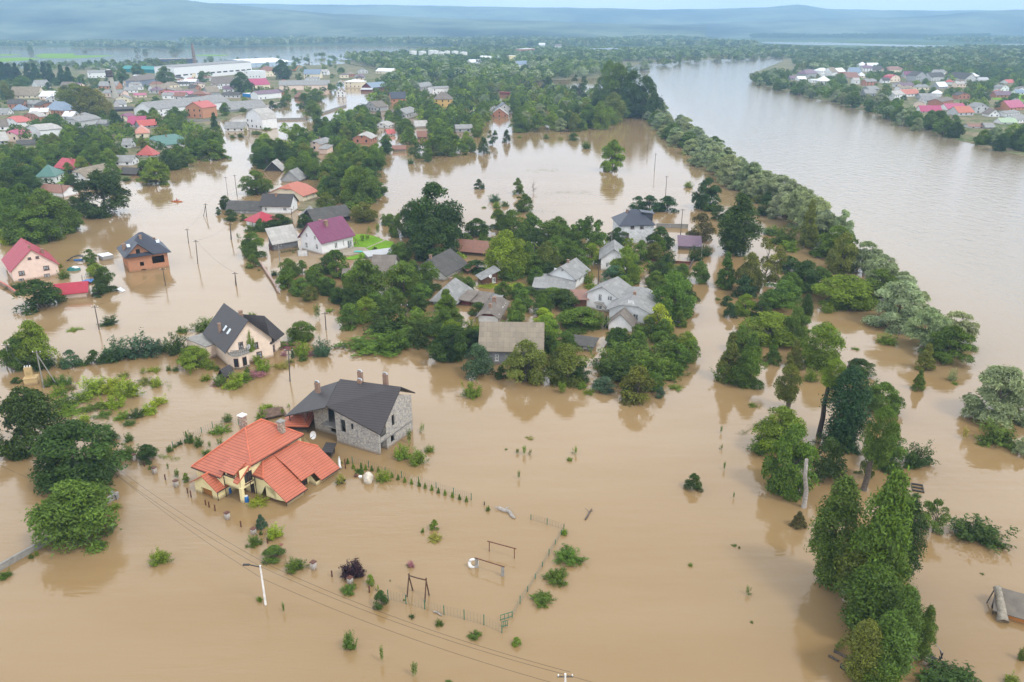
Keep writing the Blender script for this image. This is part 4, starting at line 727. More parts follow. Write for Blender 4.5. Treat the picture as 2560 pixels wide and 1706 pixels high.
V('pale yellow block', 'W2', (1270, 362), (1338, 360), 14, 312, 305, 'f', 'x', 'yellow', 'white tin', nm='block')
V('brick and white factory block', 'W2', (1400, 302), (1525, 292), 18, 248, 240, 'f', 'x', 'brick', 'white tin', nm='block')
V('long low grey works', 'W2', (1000, 278), (1400, 285), 14, 255, 245, 'f', 'x', 'grey', 'concrete', nm='works')
V('works with a steel blue roof', 'W2', (2050, 302), (2350, 297), 26, 258, 240, 'g', 'x', 'pale grey', 'steel blue', nm='works')
V('steel blue roofed hall', 'W2', (1360, 432), (1480, 427), 14, 400, 362, 'g', 'x', 'white', 'steel blue', nm='hall')
V('white low hall', 'W2', (895, 402), (1000, 397), 12, 378, 348, 'g', 'x', 'white', 'white tin', nm='hall')
V('cream hall with white roof', 'W2', (-40, 490), (115, 495), 14, 462, 435, 'g', 'x', 'cream', 'white tin', nm='hall')
# across the river
for a, b, D, h, r, f, w, ro in [((690, 605), (910, 605), 14, 490, 392, 'h', 'pale grey', 'white tin'), ((545, 535), (680, 535), 12, 470, 455, 'f', 'white', 'white tin'), ((420, 445), (650, 425), 12, 352, 265, 'h', 'grey', 'plum grey'), ((720, 405), (880, 395), 12, 292, 235, 'h', 'white', 'white tin'),
        ((930, 405), (1040, 395), 12, 320, 225, 'g', 'white', 'tan slate'), ((1060, 375), (1200, 365), 12, 312, 236, 'g', 'brick', 'white tin'), ((1240, 445), (1470, 445), 10, 425, 330, 's', 'grey', 'rusty'), ((1290, 345), (1500, 345), 12, 322, 226, 'g', 'white', 'steel blue'),
        ((1480, 440), (1590, 440), 10, 385, 320, 'h', 'peach', 'white tin'), ((1490, 255), (1620, 255), 14, 187, 116, 'h', 'white', 'white tin'), ((1640, 265), (1860, 265), 14, 197, 137, 'g', 'brick', 'white tin'), ((1540, 315), (1720, 315), 12, 242, 190, 'g', 'white', 'plum grey'),
        ((1740, 315), (1960, 305), 12, 282, 200, 'g', 'white', 'dark slate'), ((280, 495), (435, 495), 12, 450, 400, 'g', 'white', 'white tin'), ((130, 475), (270, 475), 12, 440, 390, 'g', 'grey', 'plum grey'), ((2060, 335), (2352, 325), 14, 272, 206, 'h', 'cream', 'rusty'),
        ((1670, 695), (1860, 685), 9, 655, 590, 'g', 'grey', 'grey slate'), ((1590, 805), (1800, 805), 10, 732, 660, 'g', 'grey', 'grey slate'), ((2160, 885), (2352, 865), 10, 762, 680, 'g', 'white', 'pale slate'), ((1360, 560), (1480, 560), 8, 480, 430, 'g', 'white', 'pale slate')]:
    V(f'{w} house, {ro} roof', 'U7', a, b, D, h, r, f, 'x', w, ro)
V('apricot house with a rounded red roof', 'U7', (2075, 520), (2270, 515), 12, 442, 372, 'm', 'y', 'peach', 'crimson')
for a, b, D, h, r, f, w, ro, ri in [((0, 810), (310, 795), 12, 748, 655, 'g', 'white', 'orange', 'x'), ((300, 905), (620, 925), 9, 862, 792, 'g', 'white', 'grey slate', 'x'), ((320, 855), (600, 855), 9, 792, 735, 'g', 'grey', 'grey slate', 'x'), ((720, 985), (960, 935), 10, 900, 820, 'g', 'brick', 'brown slate', 'x'),
        ((850, 1075), (1220, 1065), 10, 1032, 932, 'g', 'white', 'magenta', 'x'), ((1060, 1185), (1360, 1175), 11, 1108, 988, 'g', 'pale grey', 'orange', 'x'), ((1380, 1135), (1640, 1135), 11, 1002, 930, 'g', 'pale grey', 'grey slate', 'y'), ((330, 1115), (740, 1115), 9, 1082, 972, 'g', 'white', 'magenta', 'x'),
        ((1660, 1205), (1870, 1205), 9, 1142, 1050, 'g', 'white', 'brown slate', 'y'), ((1990, 1205), (2260, 1175), 9, 1132, 1070, 'g', 'white', 'grey slate', 'x'), ((2060, 1085), (2360, 1065), 12, 1012, 870, 'g', 'orange brick', 'magenta', 'x'), ((2200, 1335), (2420, 1305), 10, 1252, 1150, 'g', 'white', 'grey slate', 'x'),
        ((1900, 1345), (2220, 1345), 9, 1302, 1215, 'g', 'white', 'pale green', 'x'), ((1280, 1425), (1590, 1425), 8, 1392, 1332, 'g', 'white', 'rusty', 'x'), ((1600, 1435), (1780, 1435), 8, 1412, 1312, 'g', 'grey', 'grey slate', 'x'), ((10, 425), (190, 425), 11, 377, 300, 'g', 'pale grey', 'plum', 'x'),
        ((220, 515), (420, 505), 12, 392, 308, 'g', 'grey', 'dark slate', 'y'), ((520, 505), (800, 495), 13, 412, 326, 'g', 'pale grey', 'dark slate', 'x'), ((830, 525), (1180, 565), 13, 417, 326, 'g', 'pale grey', 'dark slate', 'x'), ((1250, 425), (1480, 420), 10, 405, 345, 's', 'white', 'white tin', 'x'),
        ((680, 655), (850, 645), 9, 602, 510, 'g', 'grey', 'white tin', 'x'), ((1880, 745), (2040, 740), 9, 642, 575, 'm', 'white', 'grey slate', 'y'), ((2035, 550), (2185, 545), 10, 532, 462, 'g', 'white', 'red', 'x'), ((1480, 500), (1660, 500), 9, 470, 420, 'g', 'white', 'grey tin', 'x'), ((2200, 760), (2360, 760), 9, 720, 660, 'g', 'white', 'steel blue', 'x')]:
    V(f'{w} house, {ro} roof', 'U8', a, b, D, h, r, f, ri, w, ro)
# far villages: small plain houses, each on its own
FARH = [(66, 78, 'white', 'white tin'), (78, 90, 'white', 'white tin'), (100, 87, 'white', 'grey slate'), (138, 86, 'cream', 'tan slate'), (152, 86, 'white', 'tan slate'), (222, 90, 'white', 'grey slate'), (235, 85, 'white', 'brown slate'), (258, 91, 'pink', 'salmon'), (283, 94, 'white', 'grey slate'), (305, 92, 'white', 'white tin'),
        (328, 93, 'white', 'brown slate'), (376, 78, 'white', 'grey slate'), (402, 83, 'white', 'grey slate'), (440, 79, 'white', 'grey slate'), (540, 86, 'white', 'tan slate'), (620, 95, 'white', 'white tin'), (700, 90, 'white', 'grey slate'), (760, 88, 'cream', 'rusty'), (812, 92, 'white', 'white tin'), (885, 76, 'pink', 'tan slate'), (960, 78, 'white', 'grey slate'),
        (1020, 80, 'white', 'white tin'), (1090, 86, 'white', 'tan slate'), (1150, 87, 'white', 'rusty'), (1233, 87, 'white', 'grey slate'), (1248, 88, 'white', 'white tin'), (1325, 99, 'cream', 'tan slate'), (1355, 118, 'white', 'white tin'), (1415, 101, 'white', 'grey slate'), (1465, 92, 'white', 'rusty'), (1510, 100, 'white', 'white tin'), (1600, 92, 'white', 'grey slate'), (1660, 95, 'white', 'tan slate'), (1395, 122, 'white', 'brown slate'), (1180, 98, 'white', 'grey slate')]
for x, y, w, ro in FARH:
    d = 1 if y < 95 else 0; s = 26 if d else 18; p = G((x, y)); q = G((x + 1, y)); k = 1 / max(.1, abs(q[0] - p[0])); Wp = s * k
    hs('village_house', f'tiny {w} house, {ro} roof', 'S', (x - Wp / 2, y), (x + Wp / 2, y), s * .7, 8 if d else 6, 16 if d else 11, 'g', 'x', w, ro, win=[], cat='house')

def filler(poly, n, seed, gap=13):
    rng = random.Random(seed); W_ = [G(p) for p in poly]; xs = [p[0] for p in W_]; ys = [p[1] for p in W_]; t = 0; got = 0
    def ins(x, y):
        c = False; j = len(W_) - 1
        for i in range(len(W_)):
            if (W_[i][1] > y) != (W_[j][1] > y) and x < (W_[j][0] - W_[i][0]) * (y - W_[i][1]) / (W_[j][1] - W_[i][1]) + W_[i][0]: c = not c
            j = i
        return c
    while got < n and t < 3000:
        t += 1; X = rng.uniform(min(xs), max(xs)); Y = rng.uniform(min(ys), max(ys))
        if not ins(X, Y) or any(math.hypot(a[5] - X, a[6] - Y) < a[7] + gap * .62 for a in HB): continue
        L_ = rng.uniform(8, 15); D = rng.uniform(6, 9); an = rng.choice([-8, -20, 12, 25, 60]) + rng.uniform(-5, 5); h = rng.uniform(2.6, 4.4); w = rng.choice(['white', 'white', 'white', 'cream', 'pale grey', 'brick', 'peach']); ro = rng.choice(['grey slate', 'grey slate', 'brown slate', 'tan slate', 'pale slate', 'white tin', 'dark slate', 'red', 'rusty', 'plum grey'])
        p = PX(X, Y); hs('house', f'{w} house, {ro} roof', 'S', p, (p[0] + 5, p[1]), D, h, h + rng.uniform(1.6, 2.8), rng.choice('ggjh'), rng.choice('xxy'), w, ro, ang=an, Lw=L_, ch=((.5, .4, .9, .6),)); got += 1
filler([(330, 215), (420, 205), (560, 225), (700, 240), (640, 258), (480, 262), (330, 245)], 22, 1); filler([(0, 235), (120, 215), (260, 225), (330, 250), (250, 300), (60, 330), (0, 300)], 16, 2); filler([(560, 185), (900, 185), (900, 205), (700, 215), (560, 205)], 12, 3); filler([(300, 205), (420, 185), (520, 205), (420, 215)], 8, 4)
filler([(2080, 200), (2350, 185), (2560, 200), (2560, 300), (2350, 290), (2200, 250)], 18, 5)
# ---------------- orange tiled house: local x runs right and towards the camera, y right and away ----------------
def frame(name, crop, p, deg, label, cat='house'):
    w = G(kp(crop, *p)); t = empty(name, (w[0], w[1], 0), math.radians(deg)); tag(t, label, cat); return t
YEL = WM('yellow'); ORT = RM('orange'); VOID = MATS['painted dark void']
def rect_wall(mb, p, q, z0, z1, holes=(), z1b=None, dep=.18):
    """wall from p to q (plan), holes as (u0,z0,u1,z1); outside is to the right of p->q"""
    d = math.dist(p, q); ux = ((q[0] - p[0]) / d, (q[1] - p[1]) / d); inw = (-ux[1], ux[0])
    wallface(mb, p, ux, [(0, z0), (d, z0), (d, z1b if z1b is not None else z1), (0, z1)], list(holes), dep, inw); return ux, inw
def window(par, p, ux, inw, u, z, w, h, frm=BROWN, bars=1, dep=.1, sill=True):
    f = MB(); rz = math.atan2(ux[1], ux[0]); P3 = lambda a, b, k: (p[0] + ux[0] * a + inw[0] * k, p[1] + ux[1] * a + inw[1] * k, b); t = .07
    for du, dz, a, b in [(-w / 2 + t / 2, 0, t, h), (w / 2 - t / 2, 0, t, h), (0, -h / 2 + t / 2, w, t), (0, h / 2 - t / 2, w, t)] + [(-w / 2 + w * (i + 1) / (bars + 1), 0, t, h) for i in range(bars)]: f.box(P3(u + du, z + dz, dep), (a, .07, b), rz)
    if sill: f.box(P3(u, z - h / 2 - .04, -.05), (w + .2, .2, .07), rz)
    fo = f.build('window', frm, par, uv=False); g = MB(); g.box(P3(u, z, dep + .04), (w - .05, .02, h - .05), rz); g.build('pane', GLASS, fo, uv=False); return fo
OH = frame('tiled_villa', 'O1', (1617, 1535), -29.8, 'yellow house with a large orange tile roof, a garage wing and a stone chimney')
m = MB()
rect_wall(m, (-5.4, 0), (0, 0), -1, 3.6, [(1.7, .35, 3.5, 2.0)], .62)                           # big window gable, sloping with the roof
rect_wall(m, (0, 0), (0, 3.3), -1, .62); rect_wall(m, (0, 3.3), (-1.4, 3.3), -1, .62, (), 1.9); rect_wall(m, (-1.4, 3.3), (-1.4, 5.7), -1, 1.75, [(.15, -.6, 2.2, 1.4)]); rect_wall(m, (-1.4, 5.7), (0, 5.7), -1, 1.9, (), .62)
rect_wall(m, (0, 5.7), (0, 9.8), -1, .62); rect_wall(m, (0, 9.8), (-5.7, 9.8), -1, .7, (), 4.2)
rect_wall(m, (-5.6, -2.4), (-5.6, 9.1), 2.2, 4.95, [(.7, 2.55, 2.1, 4.1)]); rect_wall(m, (-5.6, 9.1), (-14.2, 9.1), -1, 4.9)
rect_wall(m, (-8.8, -2.4), (-5.6, -2.4), 2.05, 3.35); rect_wall(m, (-8.8, -2.1), (-6.5, -2.1), 3.2, 4.25, [(.25, 3.3, 1.9, 4.1)]); rect_wall(m, (-9, 0), (-5.4, 0), -1, 3.6, [(.3, -.6, 1.3, 1.7), (2.2, -.1, 3.1, 1.6)])
rect_wall(m, (-14.2, -2.5), (-8.8, -2.5), -1, 3.3); rect_wall(m, (-14.2, 9.1), (-14.2, -2.5), -1, 3.3)
m.box((-5.75, -2.3, .6), (.5, .42, 3.3)); m.slab([[(-9, -2.4, 2.2), (-5.6, -2.4, 2.2), (-5.6, 0, 2.2), (-9, 0, 2.2)]], .2)
m.build('wall', YEL, OH)
m = MB(); rect_wall(m, (-13.5, -3.65), (-9.02, -3.65), -1, 1.75, [(1.25, -.9, 3.4, 1.15)], None, .35); m.poly([(-13.5, -3.65, 1.75), (-9.02, -3.65, 1.75), (-11.26, -3.65, 3.1)]); rect_wall(m, (-9.02, -3.65), (-9.02, -.2), -1, 1.75); rect_wall(m, (-13.5, -.2), (-13.5, -3.65), -1, 1.75)
m.build('garage_wall', YEL, OH)
m = MB(); m.box((-11.17, -3.32, .1), (2.1, .08, 2.1)); m.build('garage_door', plain('garage brown', (.30, .13, .03), .6), OH, uv=False)
# roofs
m = MB(); RA, RB2, FC, BC, FL, FR, BL = (-9.8, 3.05, 7.8), (-9.8, 6.0, 7.8), (-5.3, -.6, 5.0), (-5.3, 9.4, 5.0), (-14.6, -2.9, 3.25), (-5.6, -2.9, 3.25), (-14.6, 9.4, 4.2)
DA, DB_, DC, DD = (-8.85, -2.85, 3.28), (-6.5, -2.85, 3.28), (-6.5, -2.1, 3.85), (-8.85, -2.1, 3.85)
m.slab([[FC, BC, RB2, RA], [FL, DA, DD, RA], [DD, DC, FC, RA], [DB_, FR, FC, DC], [BC, BL, RB2], [BL, FL, RA, RB2]], .16); m.build('main_roof', ORT, OH)
m = MB(); m.slab([[(-9.1, -2.75, 4.32), (-6.3, -2.75, 4.32), (-6.3, .2, 5.4), (-9.1, .2, 5.4)]], .14); m.build('dormer_roof', ORT, OH)
m = MB(); hip = [(-5.5, -.4, 3.4), (-3.5, -.4, 3.4), (-5.5, 1.65, 4.5)]
zl = lambda x: .9 + .625 * (.35 - x)
m.slab([hip, [(-3.5, -.4, 3.4), (.42, -.4, .92), (.42, 3.5, .92), (-3.5, 3.5, 3.4)], [(-3.5, -.4, 3.4), (-3.5, 3.5, 3.4), (-5.5, 3.5, 4.55), (-5.5, 1.65, 4.5)]], .14); m.build('lower_roof', ORT, OH)
m = MB(); m.slab([[(-5.5, 3.52, 4.62), (-3.4, 3.52, 3.65), (-3.4, 6.3, 3.65), (-5.5, 6.3, 4.62)], [(-3.4, 3.52, 3.65), (-.55, 3.52, 1.88), (-.55, 6.3, 1.88), (-3.4, 6.3, 3.65)]], .14); m.build('door_canopy_roof', ORT, OH)
m = MB(); m.slab([[(-5.5, 6.32, 4.5), (.42, 6.32, .8), (.42, 10.15, .8), (-3.4, 10.15, 3.25), (-5.4, 8.1, 4.5)]], .14); m.build('lower_roof', ORT, OH)
m = MB(); m.slab([[(-14.0, -4.0, 1.55), (-11.3, -4.0, 3.25), (-11.3, -.6, 3.25), (-14.0, -1.7, 1.55)], [(-11.3, -4.0, 3.25), (-8.7, -4.0, 1.6), (-8.7, -1.7, 1.6), (-11.3, -.6, 3.25)]], .14); m.build('garage_roof', ORT, OH)
m = MB()      # ridge caps
for a, b in ((RA, RB2), (RA, FC), (RA, FL), (RB2, BC), (hip[1], hip[2]), ((-11.3, -4.0, 3.25), (-11.3, -.6, 3.25)), ((-5.4, 8.1, 4.5), (-3.4, 10.15, 3.25))): m.tube([(a[0], a[1], a[2] + .03), (b[0], b[1], b[2] + .03)], .11, 6)
m.build('ridge_cap', plain('ridge tile', (.56, .15, .08), .5), OH, uv=False)
m = MB()      # gutters and downpipes
for a, b in (((-5.22, -.6, 4.86), (-5.22, 9.4, 4.86)), ((.5, -.4, .8), (.5, 3.5, .8)), ((.5, 6.4, .68), (.5, 10.1, .68)), ((-14.6, -2.98, 3.12), (-8.9, -2.98, 3.12)), ((-8.62, -4.0, 1.45), (-8.62, -1.7, 1.45)), ((-5.5, -.5, 3.25), (-3.5, -.5, 3.25))): m.tube([a, b], .07, 6)
for p in ((-5.5, -.1, 3.2), (-8.95, -3.72, 1.4), (.06, -.06, .75), (-8.75, -2.5, 3.1), (-5.5, -.9, 4.8)): m.tube([(p[0], p[1], p[2]), (p[0], p[1], max(-.5, p[2] - 4))], .05, 5)
m.build('gutter', plain('gutter brown', (.045, .03, .028), .5), OH, uv=False)
window(OH, (-5.4, 0), (1, 0), (0, 1), 2.6, 1.18, 1.8, 1.65, BROWN, 2); window(OH, (-5.6, -2.4), (0, 1), (-1, 0), 1.4, 3.3, 1.4, 1.55, BROWN, 1); window(OH, (-8.8, -2.1), (1, 0), (0, 1), 1.08, 3.7, 1.6, .8, BROWN, 1); window(OH, (-9, 0), (1, 0), (0, 1), 2.65, .75, .9, 1.7, BROWN, 1)
window(OH, (-1.4, 3.3), (0, 1), (-1, 0), 1.18, .4, 2.0, 2.0, BROWN, 3)
m = MB(); m.box((-8.2, -.0, .5), (.95, .1, 2.2)); m.build('door', BROWN, OH, uv=False)
STC = wallm('chimney stone', (.34, .25, .19), 'stone')
for x, y, zz, w, d, h in ((-7.0, 7.0, 6.0, .75, .75, 1.7), (-13.2, 5.6, 5.3, .8, .8, 2.4)):
    m = MB(); m.box((x, y, zz + h / 2), (w, d, h)); c = m.build('chimney', STC, OH); m = MB(); m.box((x, y, zz + h + .08), (w + .25, d + .25, .16)); m.build('chimney_cap', WHITE if x < -10 else CONC, c, uv=False)
dish('satellite_dish', (1275, 660), 4.4, 'white satellite dish on the back corner of the orange tiled villa', 'A', .6)
V2 = lambda *a, **k: hs(*a, **k)
V2('garden_room', None, 'O1', (1600, 330), (1940, 335), 4, 1.6, 2.6, 'h', 'x', 'dark wood', 'orange', win=[], ov=.6, cat='garden room', label='small orange roofed garden room behind the orange tiled villa')
V2('shed', None, 'O2', (1240, 690), (1365, 700), 1.6, .9, 1.25, 's', 'x', 'dark wood', 'dark brown', win=[], ov=.25, cat='shed', label='tiny dark lean-to at the back of the orange tiled villa')
# ---------------- grey stone shell house ----------------
SH = frame('stone_shell_house', 'SH', (1700, 1490), -28.6, 'unfinished grey stone house with an asymmetric dark roof and empty window holes')
ST = WM('stone'); m = MB()
RL, RR, ER, EL = (-10.35, 4.3, 8.6), (-.2, 6.5, 8.6), (.85, -.55, 4.0), (-9.25, -.55, 6.3)
rect_wall(m, (-8.17, 0), (-.05, 0), -1, 6.15, [(1.0, 2.2, 1.95, 4.3), (3.0, 3.1, 3.5, 4.1)], 4.3)
rect_wall(m, (0, 1.9), (0, 5.5), -1, 5.45, [(1.0, .7, 1.9, 1.9), (1.5, 3.3, 2.2, 5.1)], 7.75); rect_wall(m, (0, 5.5), (0, 8.6), -1, 7.75, [], 6.4)
rect_wall(m, (-.02, 0), (-.02, .4), -1, 4.25); rect_wall(m, (-.02, .4), (-.02, 1.9), 2.0, 2.7); rect_wall(m, (0, 1.9), (-1.8, 1.9), -1, 5.7)
rect_wall(m, (0, 8.6), (-14, 8.6), -1, 6.2, [], 5.0); rect_wall(m, (-14, 8.6), (-14, 1.6), -1, 5.0)
rect_wall(m, (-14, 1.6), (-8.17, 1.6), -1, 4.3, [(3.0, 2.2, 4.9, 4.6), (3.3, .5, 4.9, 1.2)], 6.1); rect_wall(m, (-8.17, 1.6), (-8.17, 0), -1, 6.2, [], 6.1); rect_wall(m, (-17, 4.2), (-14, 4.2), -1, 3.2)
m.build('wall', ST, SH)
m = MB(); m.slab([[(-.0, 0, 2.05), (0, 1.9, 2.05), (-1.8, 1.9, 2.05), (-1.8, 0, 2.05)]], .2); m.slab([[(-11.5, .3, 2.25), (-8.2, .3, 2.25), (-8.2, 1.6, 2.25), (-11.5, 1.6, 2.25)]], .15); m.build('balcony_slab', CONC, SH)
m = MB(); m.slab([[(-14, 1.6, 2.0), (0, 1.9, 2.0), (0, 8.6, 2.0), (-14, 8.6, 2.0)]], .2); m.build('floor_slab', CONC, SH)
DBR = RM('dark brown'); m = MB(); BR_ = (.3, 9.3, 6.6); BLf = (-11, 8.9, 5.6)
m.slab([[EL, ER, RR, RL], [RL, RR, BR_, BLf]], .2); m.build('main_roof', DBR, SH)
m = MB(); m.slab([[(-17.6, -1.0, 2.75), (-9.3, -.75, 6.1), (-10.6, 4.15, 8.2), (-15.0, 3.6, 6.2)], [(-17.6, -1.0, 2.75), (-15.0, 3.6, 6.2), (-16.5, 8.6, 3.4)], [(-15.0, 3.6, 6.2), (-10.6, 4.15, 8.2), (-11, 8.9, 5.4), (-16.5, 8.6, 3.4)]], .18); m.build('wing_roof', RM('charcoal'), SH)
for x, y, z, h in ((-13.2, 2.2, 6.5, 1.7), (-7.6, 5.9, 7.9, 1.9), (-6.9, 4.9, 7.9, 1.0), (-3.4, 6.8, 8.0, 1.9)):
    m = MB(); m.box((x, y, z + h / 2), (.75, .5, h)); c = m.build('chimney', CHIM, SH); m = MB(); m.tube([(x - .4, y, z + h), (x - .25, y, z + h + .25), (x + .25, y, z + h + .25), (x + .4, y, z + h)], .12, 6); m.build('chimney_cap', plain('tin cap', (.5, .52, .54), .3, .6), c, uv=False)
m = MB(); m.tube([(-17.0, -.6, -1), (-17.0, -.6, 2.8)], .09, 6); m.tube([(-14.2, -.4, 2.0), (-14.0, .5, 4.2)], .05, 5); m.build('carport_post', BROWN, SH, uv=False)
m = MB(); m.tube([(-.4, .1, 2.3), (.05, 1.2, 3.9)], .07, 5); m.build('prop', WOOD, SH, uv=False)
# raft of boards among shrubs behind
p = G(kp('A', 870, 470)); t = empty('floating_roof', (p[0], p[1], .15), .5); tag(t, 'brown board roof section floating among shrubs beside the grey stone house', 'wreckage'); m = MB(); m.slab([[(-1.9, -1.3, .35), (.2, -1.5, .5), (.2, 1.3, .75), (-1.9, 1.4, .6)], [(.2, -1.5, .5), (2.0, -1.2, .25), (2.0, 1.3, .5), (.2, 1.3, .75)]], .1); m.build('board_panel', plain('wet brown board', (.13, .08, .055), .8, var=.4), t)
m = MB(); m.tube([(-1.5, -1.3, -.4), (-1.5, -1.3, .3)], .06, 5); m.tube([(1.6, -1.1, -.4), (1.6, -1.1, .25)], .06, 5); m.build('post', WOOD, t, uv=False)
# ---------------- town landmarks ----------------
p = G(kp('U1', 2260, 760)); zt = ZAT(kp('U1', 0, 190)[1], p[1]); t = empty('water_tower', (p[0], p[1], 0)); tag(t, 'old leaning concrete water tower with a rusty tank head above the village roofs', 'water tower')
hs_ = zt; m = MB(); m.lathe([(2.9, -.5), (2.8, 5), (2.5, 5.1), (2.2, hs_ * .7), (2.2, hs_ * .74)], 20); o = m.build('shaft', wallm('tower render', (.40, .38, .33)), t); m = MB(); m.lathe([(2.3, hs_ * .74), (3.3, hs_ * .77), (3.4, hs_ * .8), (2.9, hs_ * .83), (3.0, hs_ * .95), (2.2, hs_ * .99)], 20); hd = m.build('tank_head', plain('rusted tank', (.07, .055, .05), .9), t, uv=False)
m = MB(); m.lathe([(3.0, hs_ * .95), (1.6, hs_), (.1, hs_ * 1.01)], 20); m.build('roof', RM('white tin'), t, uv=False); t.rotation_euler = (0, math.radians(-4), 0)
for k in range(3): m = MB(); m.box((-.6, -2.45, 6 + k * 4.0), (.9, .5, 1.6)); m.build('window', VOID, t, uv=False)  # near-black boxes paint the dark inside of the tower openings
p = G(kp('U2', 1868, 300)); zt = ZAT(kp('T1', 0, 305)[1], p[1]); t = empty('chimney_stack', (p[0], p[1], 0)); tag(t, 'tall dark brick factory chimney stack behind the white factory hall', 'chimney'); m = MB(); m.lathe([(2.8, -.5), (1.9, zt), (2.1, zt + .1), (2.1, zt + .8)], 14); m.build('shaft', wallm('stack brick', (.13, .075, .06), 'brick'), t); m = MB()
for k in range(5): m.lathe([(2.75 - .17 * k, zt * (k + .8) / 6), (2.75 - .17 * k, zt * (k + .8) / 6 + .5)], 14)
m.build('band', DARK, t, uv=False)
for x, y0, y1 in ((215, 428, 380), (290, 428, 378)):
    p = G(kp('T2', x, y0)); zt = ZAT(kp('T2', 0, y1)[1], p[1]); t = empty('brick_kiln', (p[0], p[1], 0)); later(t, 'tapered orange brick kiln', *kp('T2', x, y0), 'kiln', 'brick kilns by the works'); m = MB(); m.lathe([(6.5, -.5), (6, zt * .4), (4.2, zt * .85), (4.6, zt * .86), (4.4, zt)], 18); m.build('body', wallm('kiln brick', (.30, .15, .10), 'brick'), t); m = MB(); m.lathe([(4.4, zt), (1, zt * 1.3)], 12); m.build('cap', DARK, t, uv=False)
TK = [(502, 408, 350, 50), (566, 412, 353, 52), (628, 408, 347, 46), (655, 408, 348, 42), (696, 418, 358, 52), (735, 410, 351, 38), (788, 405, 352, 48), (846, 420, 358, 52)]
for i, (x, y0, y1, w) in enumerate(TK):
    p = G(kp('T2', x, y0)); zt = ZAT(kp('T2', 0, y1)[1], p[1]); r = w / 2.736 * depth(p[1]) / FPX / 2; t = empty('storage_tank', (p[0], p[1], 0)); tag(t, ORD[i] + ' white cylindrical storage tank from the left in the row of eight', 'tank', 'white storage tanks'); m = MB(); m.lathe([(r, -.5), (r, zt - .4), (r + .12, zt - .3), (r + .12, zt)], 28); m.build('shell', wallm('tank white', (.74, .74, .72)), t)
    m = MB(); m.lathe([(r, zt), (.2, zt + .9)], 28); m.build('lid', WHITE, t, uv=False); m = MB()
    for k in range(16): a = k / 16 * 6.283; m.tube([(r * math.cos(a), r * math.sin(a), zt), (r * math.cos(a), r * math.sin(a), zt + 1.2)], .07, 4)
    m.tube([(r * math.cos(k / 16 * 6.283), r * math.sin(k / 16 * 6.283), zt + 1.2) for k in range(17)], .07, 4, 0, False); m.build('railing', MATS['grey rail'] if 'grey rail' in MATS else plain('grey rail', (.45, .45, .45), .5), t, uv=False)
# domed church far left
p = G((195, 92)); t = empty('church', (p[0], p[1], 0)); tag(t, 'white domed church standing above the distant village trees', 'church'); k = depth(p[1]) / FPX; m = MB(); m.box((0, 0, 5 * k), (26 * k, 22 * k, 10 * k)); m.box((10 * k, 0, 3 * k), (20 * k, 14 * k, 6 * k)); m.lathe([(8 * k, 10 * k), (8 * k, 13 * k)], 16); m.build('wall', wallm('church white', (.72, .72, .71)), t)
m = MB(); m.lathe([(8.4 * k, 13 * k), (8.2 * k, 16 * k), (6 * k, 19.5 * k), (2 * k, 21.5 * k), (.3 * k, 23 * k)], 16); m.build('dome', plain('dome tin', (.5, .54, .6), .4), t, True, uv=False)
m = MB(); m.tube([(0, 0, 22.5 * k), (0, 0, 26 * k)], .3 * k, 4); m.box((0, 0, 25 * k), (2 * k, .5 * k, .5 * k)); m.build('cross', DARK, t, uv=False)
for x in (-11, 18): m = MB(); m.lathe([(3 * k, 6 * k), (3 * k, 9 * k), (1.5 * k, 12 * k), (.1, 14 * k)], 10, (x * k, -6 * k, 0)); m.build('turret', WHITE, t, uv=False)
# ---------------- poles and wires ----------------
TOPS = {}
def pole(key, crop, top, base, kind='wood', label=None, arm=True, r=.11, brace=None):
    a = kp(crop, *base); p = G(a); z = max(2.5, ZAT(kp(crop, *top)[1], p[1])); xt = (kp(crop, *top)[0] - 1280) / FPX * depth(p[1], z)
    lean = max(-.8, min(.8, (xt - p[0]))); t = empty('utility_pole', (p[0], p[1], 0)); mt = {'wood': WOOD, 'concrete': CONC, 'white': WHITE}[kind]; rr = max(r, .35 * depth(p[1]) / FPX)
    m = MB(); m.tube([(0, 0, -1), (lean, 0, z)], [rr * 1.15, rr * .8], 7); m.build('shaft', mt, t, uv=False)
    if arm:
        m = MB(); m.box((lean, 0, z - .35), (1.5, .1, .1)); ar = m.build('crossarm', WOOD, t, uv=False); m = MB()
        for x in (-.65, 0, .65): m.lathe([(.05, z - .3), (.07, z - .2), (.05, z - .08)], 8, (lean + x, 0, 0))
        m.build('insulator', WHITE, ar, uv=False)
    if brace: q = G(kp(crop, *brace)); m = MB(); m.tube([(q[0] - p[0], q[1] - p[1], -1), (lean, 0, z * .9)], rr * .9, 6); m.build('brace', mt, t, uv=False)
    TOPS[key] = (p[0] + lean, p[1], z - .1)
    if label: tag(t, label, 'pole')
    else: later(t, {'wood': 'brown wooden utility pole', 'concrete': 'grey concrete utility pole', 'white': 'white utility pole'}[kind], a[0], a[1], 'pole')
pole('a', 'B1', (1780, 450), (1818, 718), 'white', 'white roadside pole with a dark street lamp arm, standing alone in the water', arm=False, r=.12)
q = TOPS['a']; m = MB(); m.tube([(q[0], q[1], q[2] - .1), (q[0] - 1.3, q[1], q[2] + .25)], .06, 6); m.box((q[0] - 1.5, q[1], q[2] + .22), (.7, .22, .12)); o = m.build('lamp_arm', DARK, None, uv=False); o.parent = [x for x in COL.objects if x.get('label', '').startswith('white roadside pole')][0]; o.location = (-o.parent.location[0], -o.parent.location[1], 0)
pole('b', 'B2', (1542, 1190), (1540, 1420), 'white', 'white pole cut by the bottom edge of the view', arm=True, r=.12)
pole('c', 'L1', (580, 805), (635, 1040), 'wood', 'wooden pole with a blue lamp between the big dark trees'); pole('d', 'L1', (213, 560), (255, 750), 'wood', None)
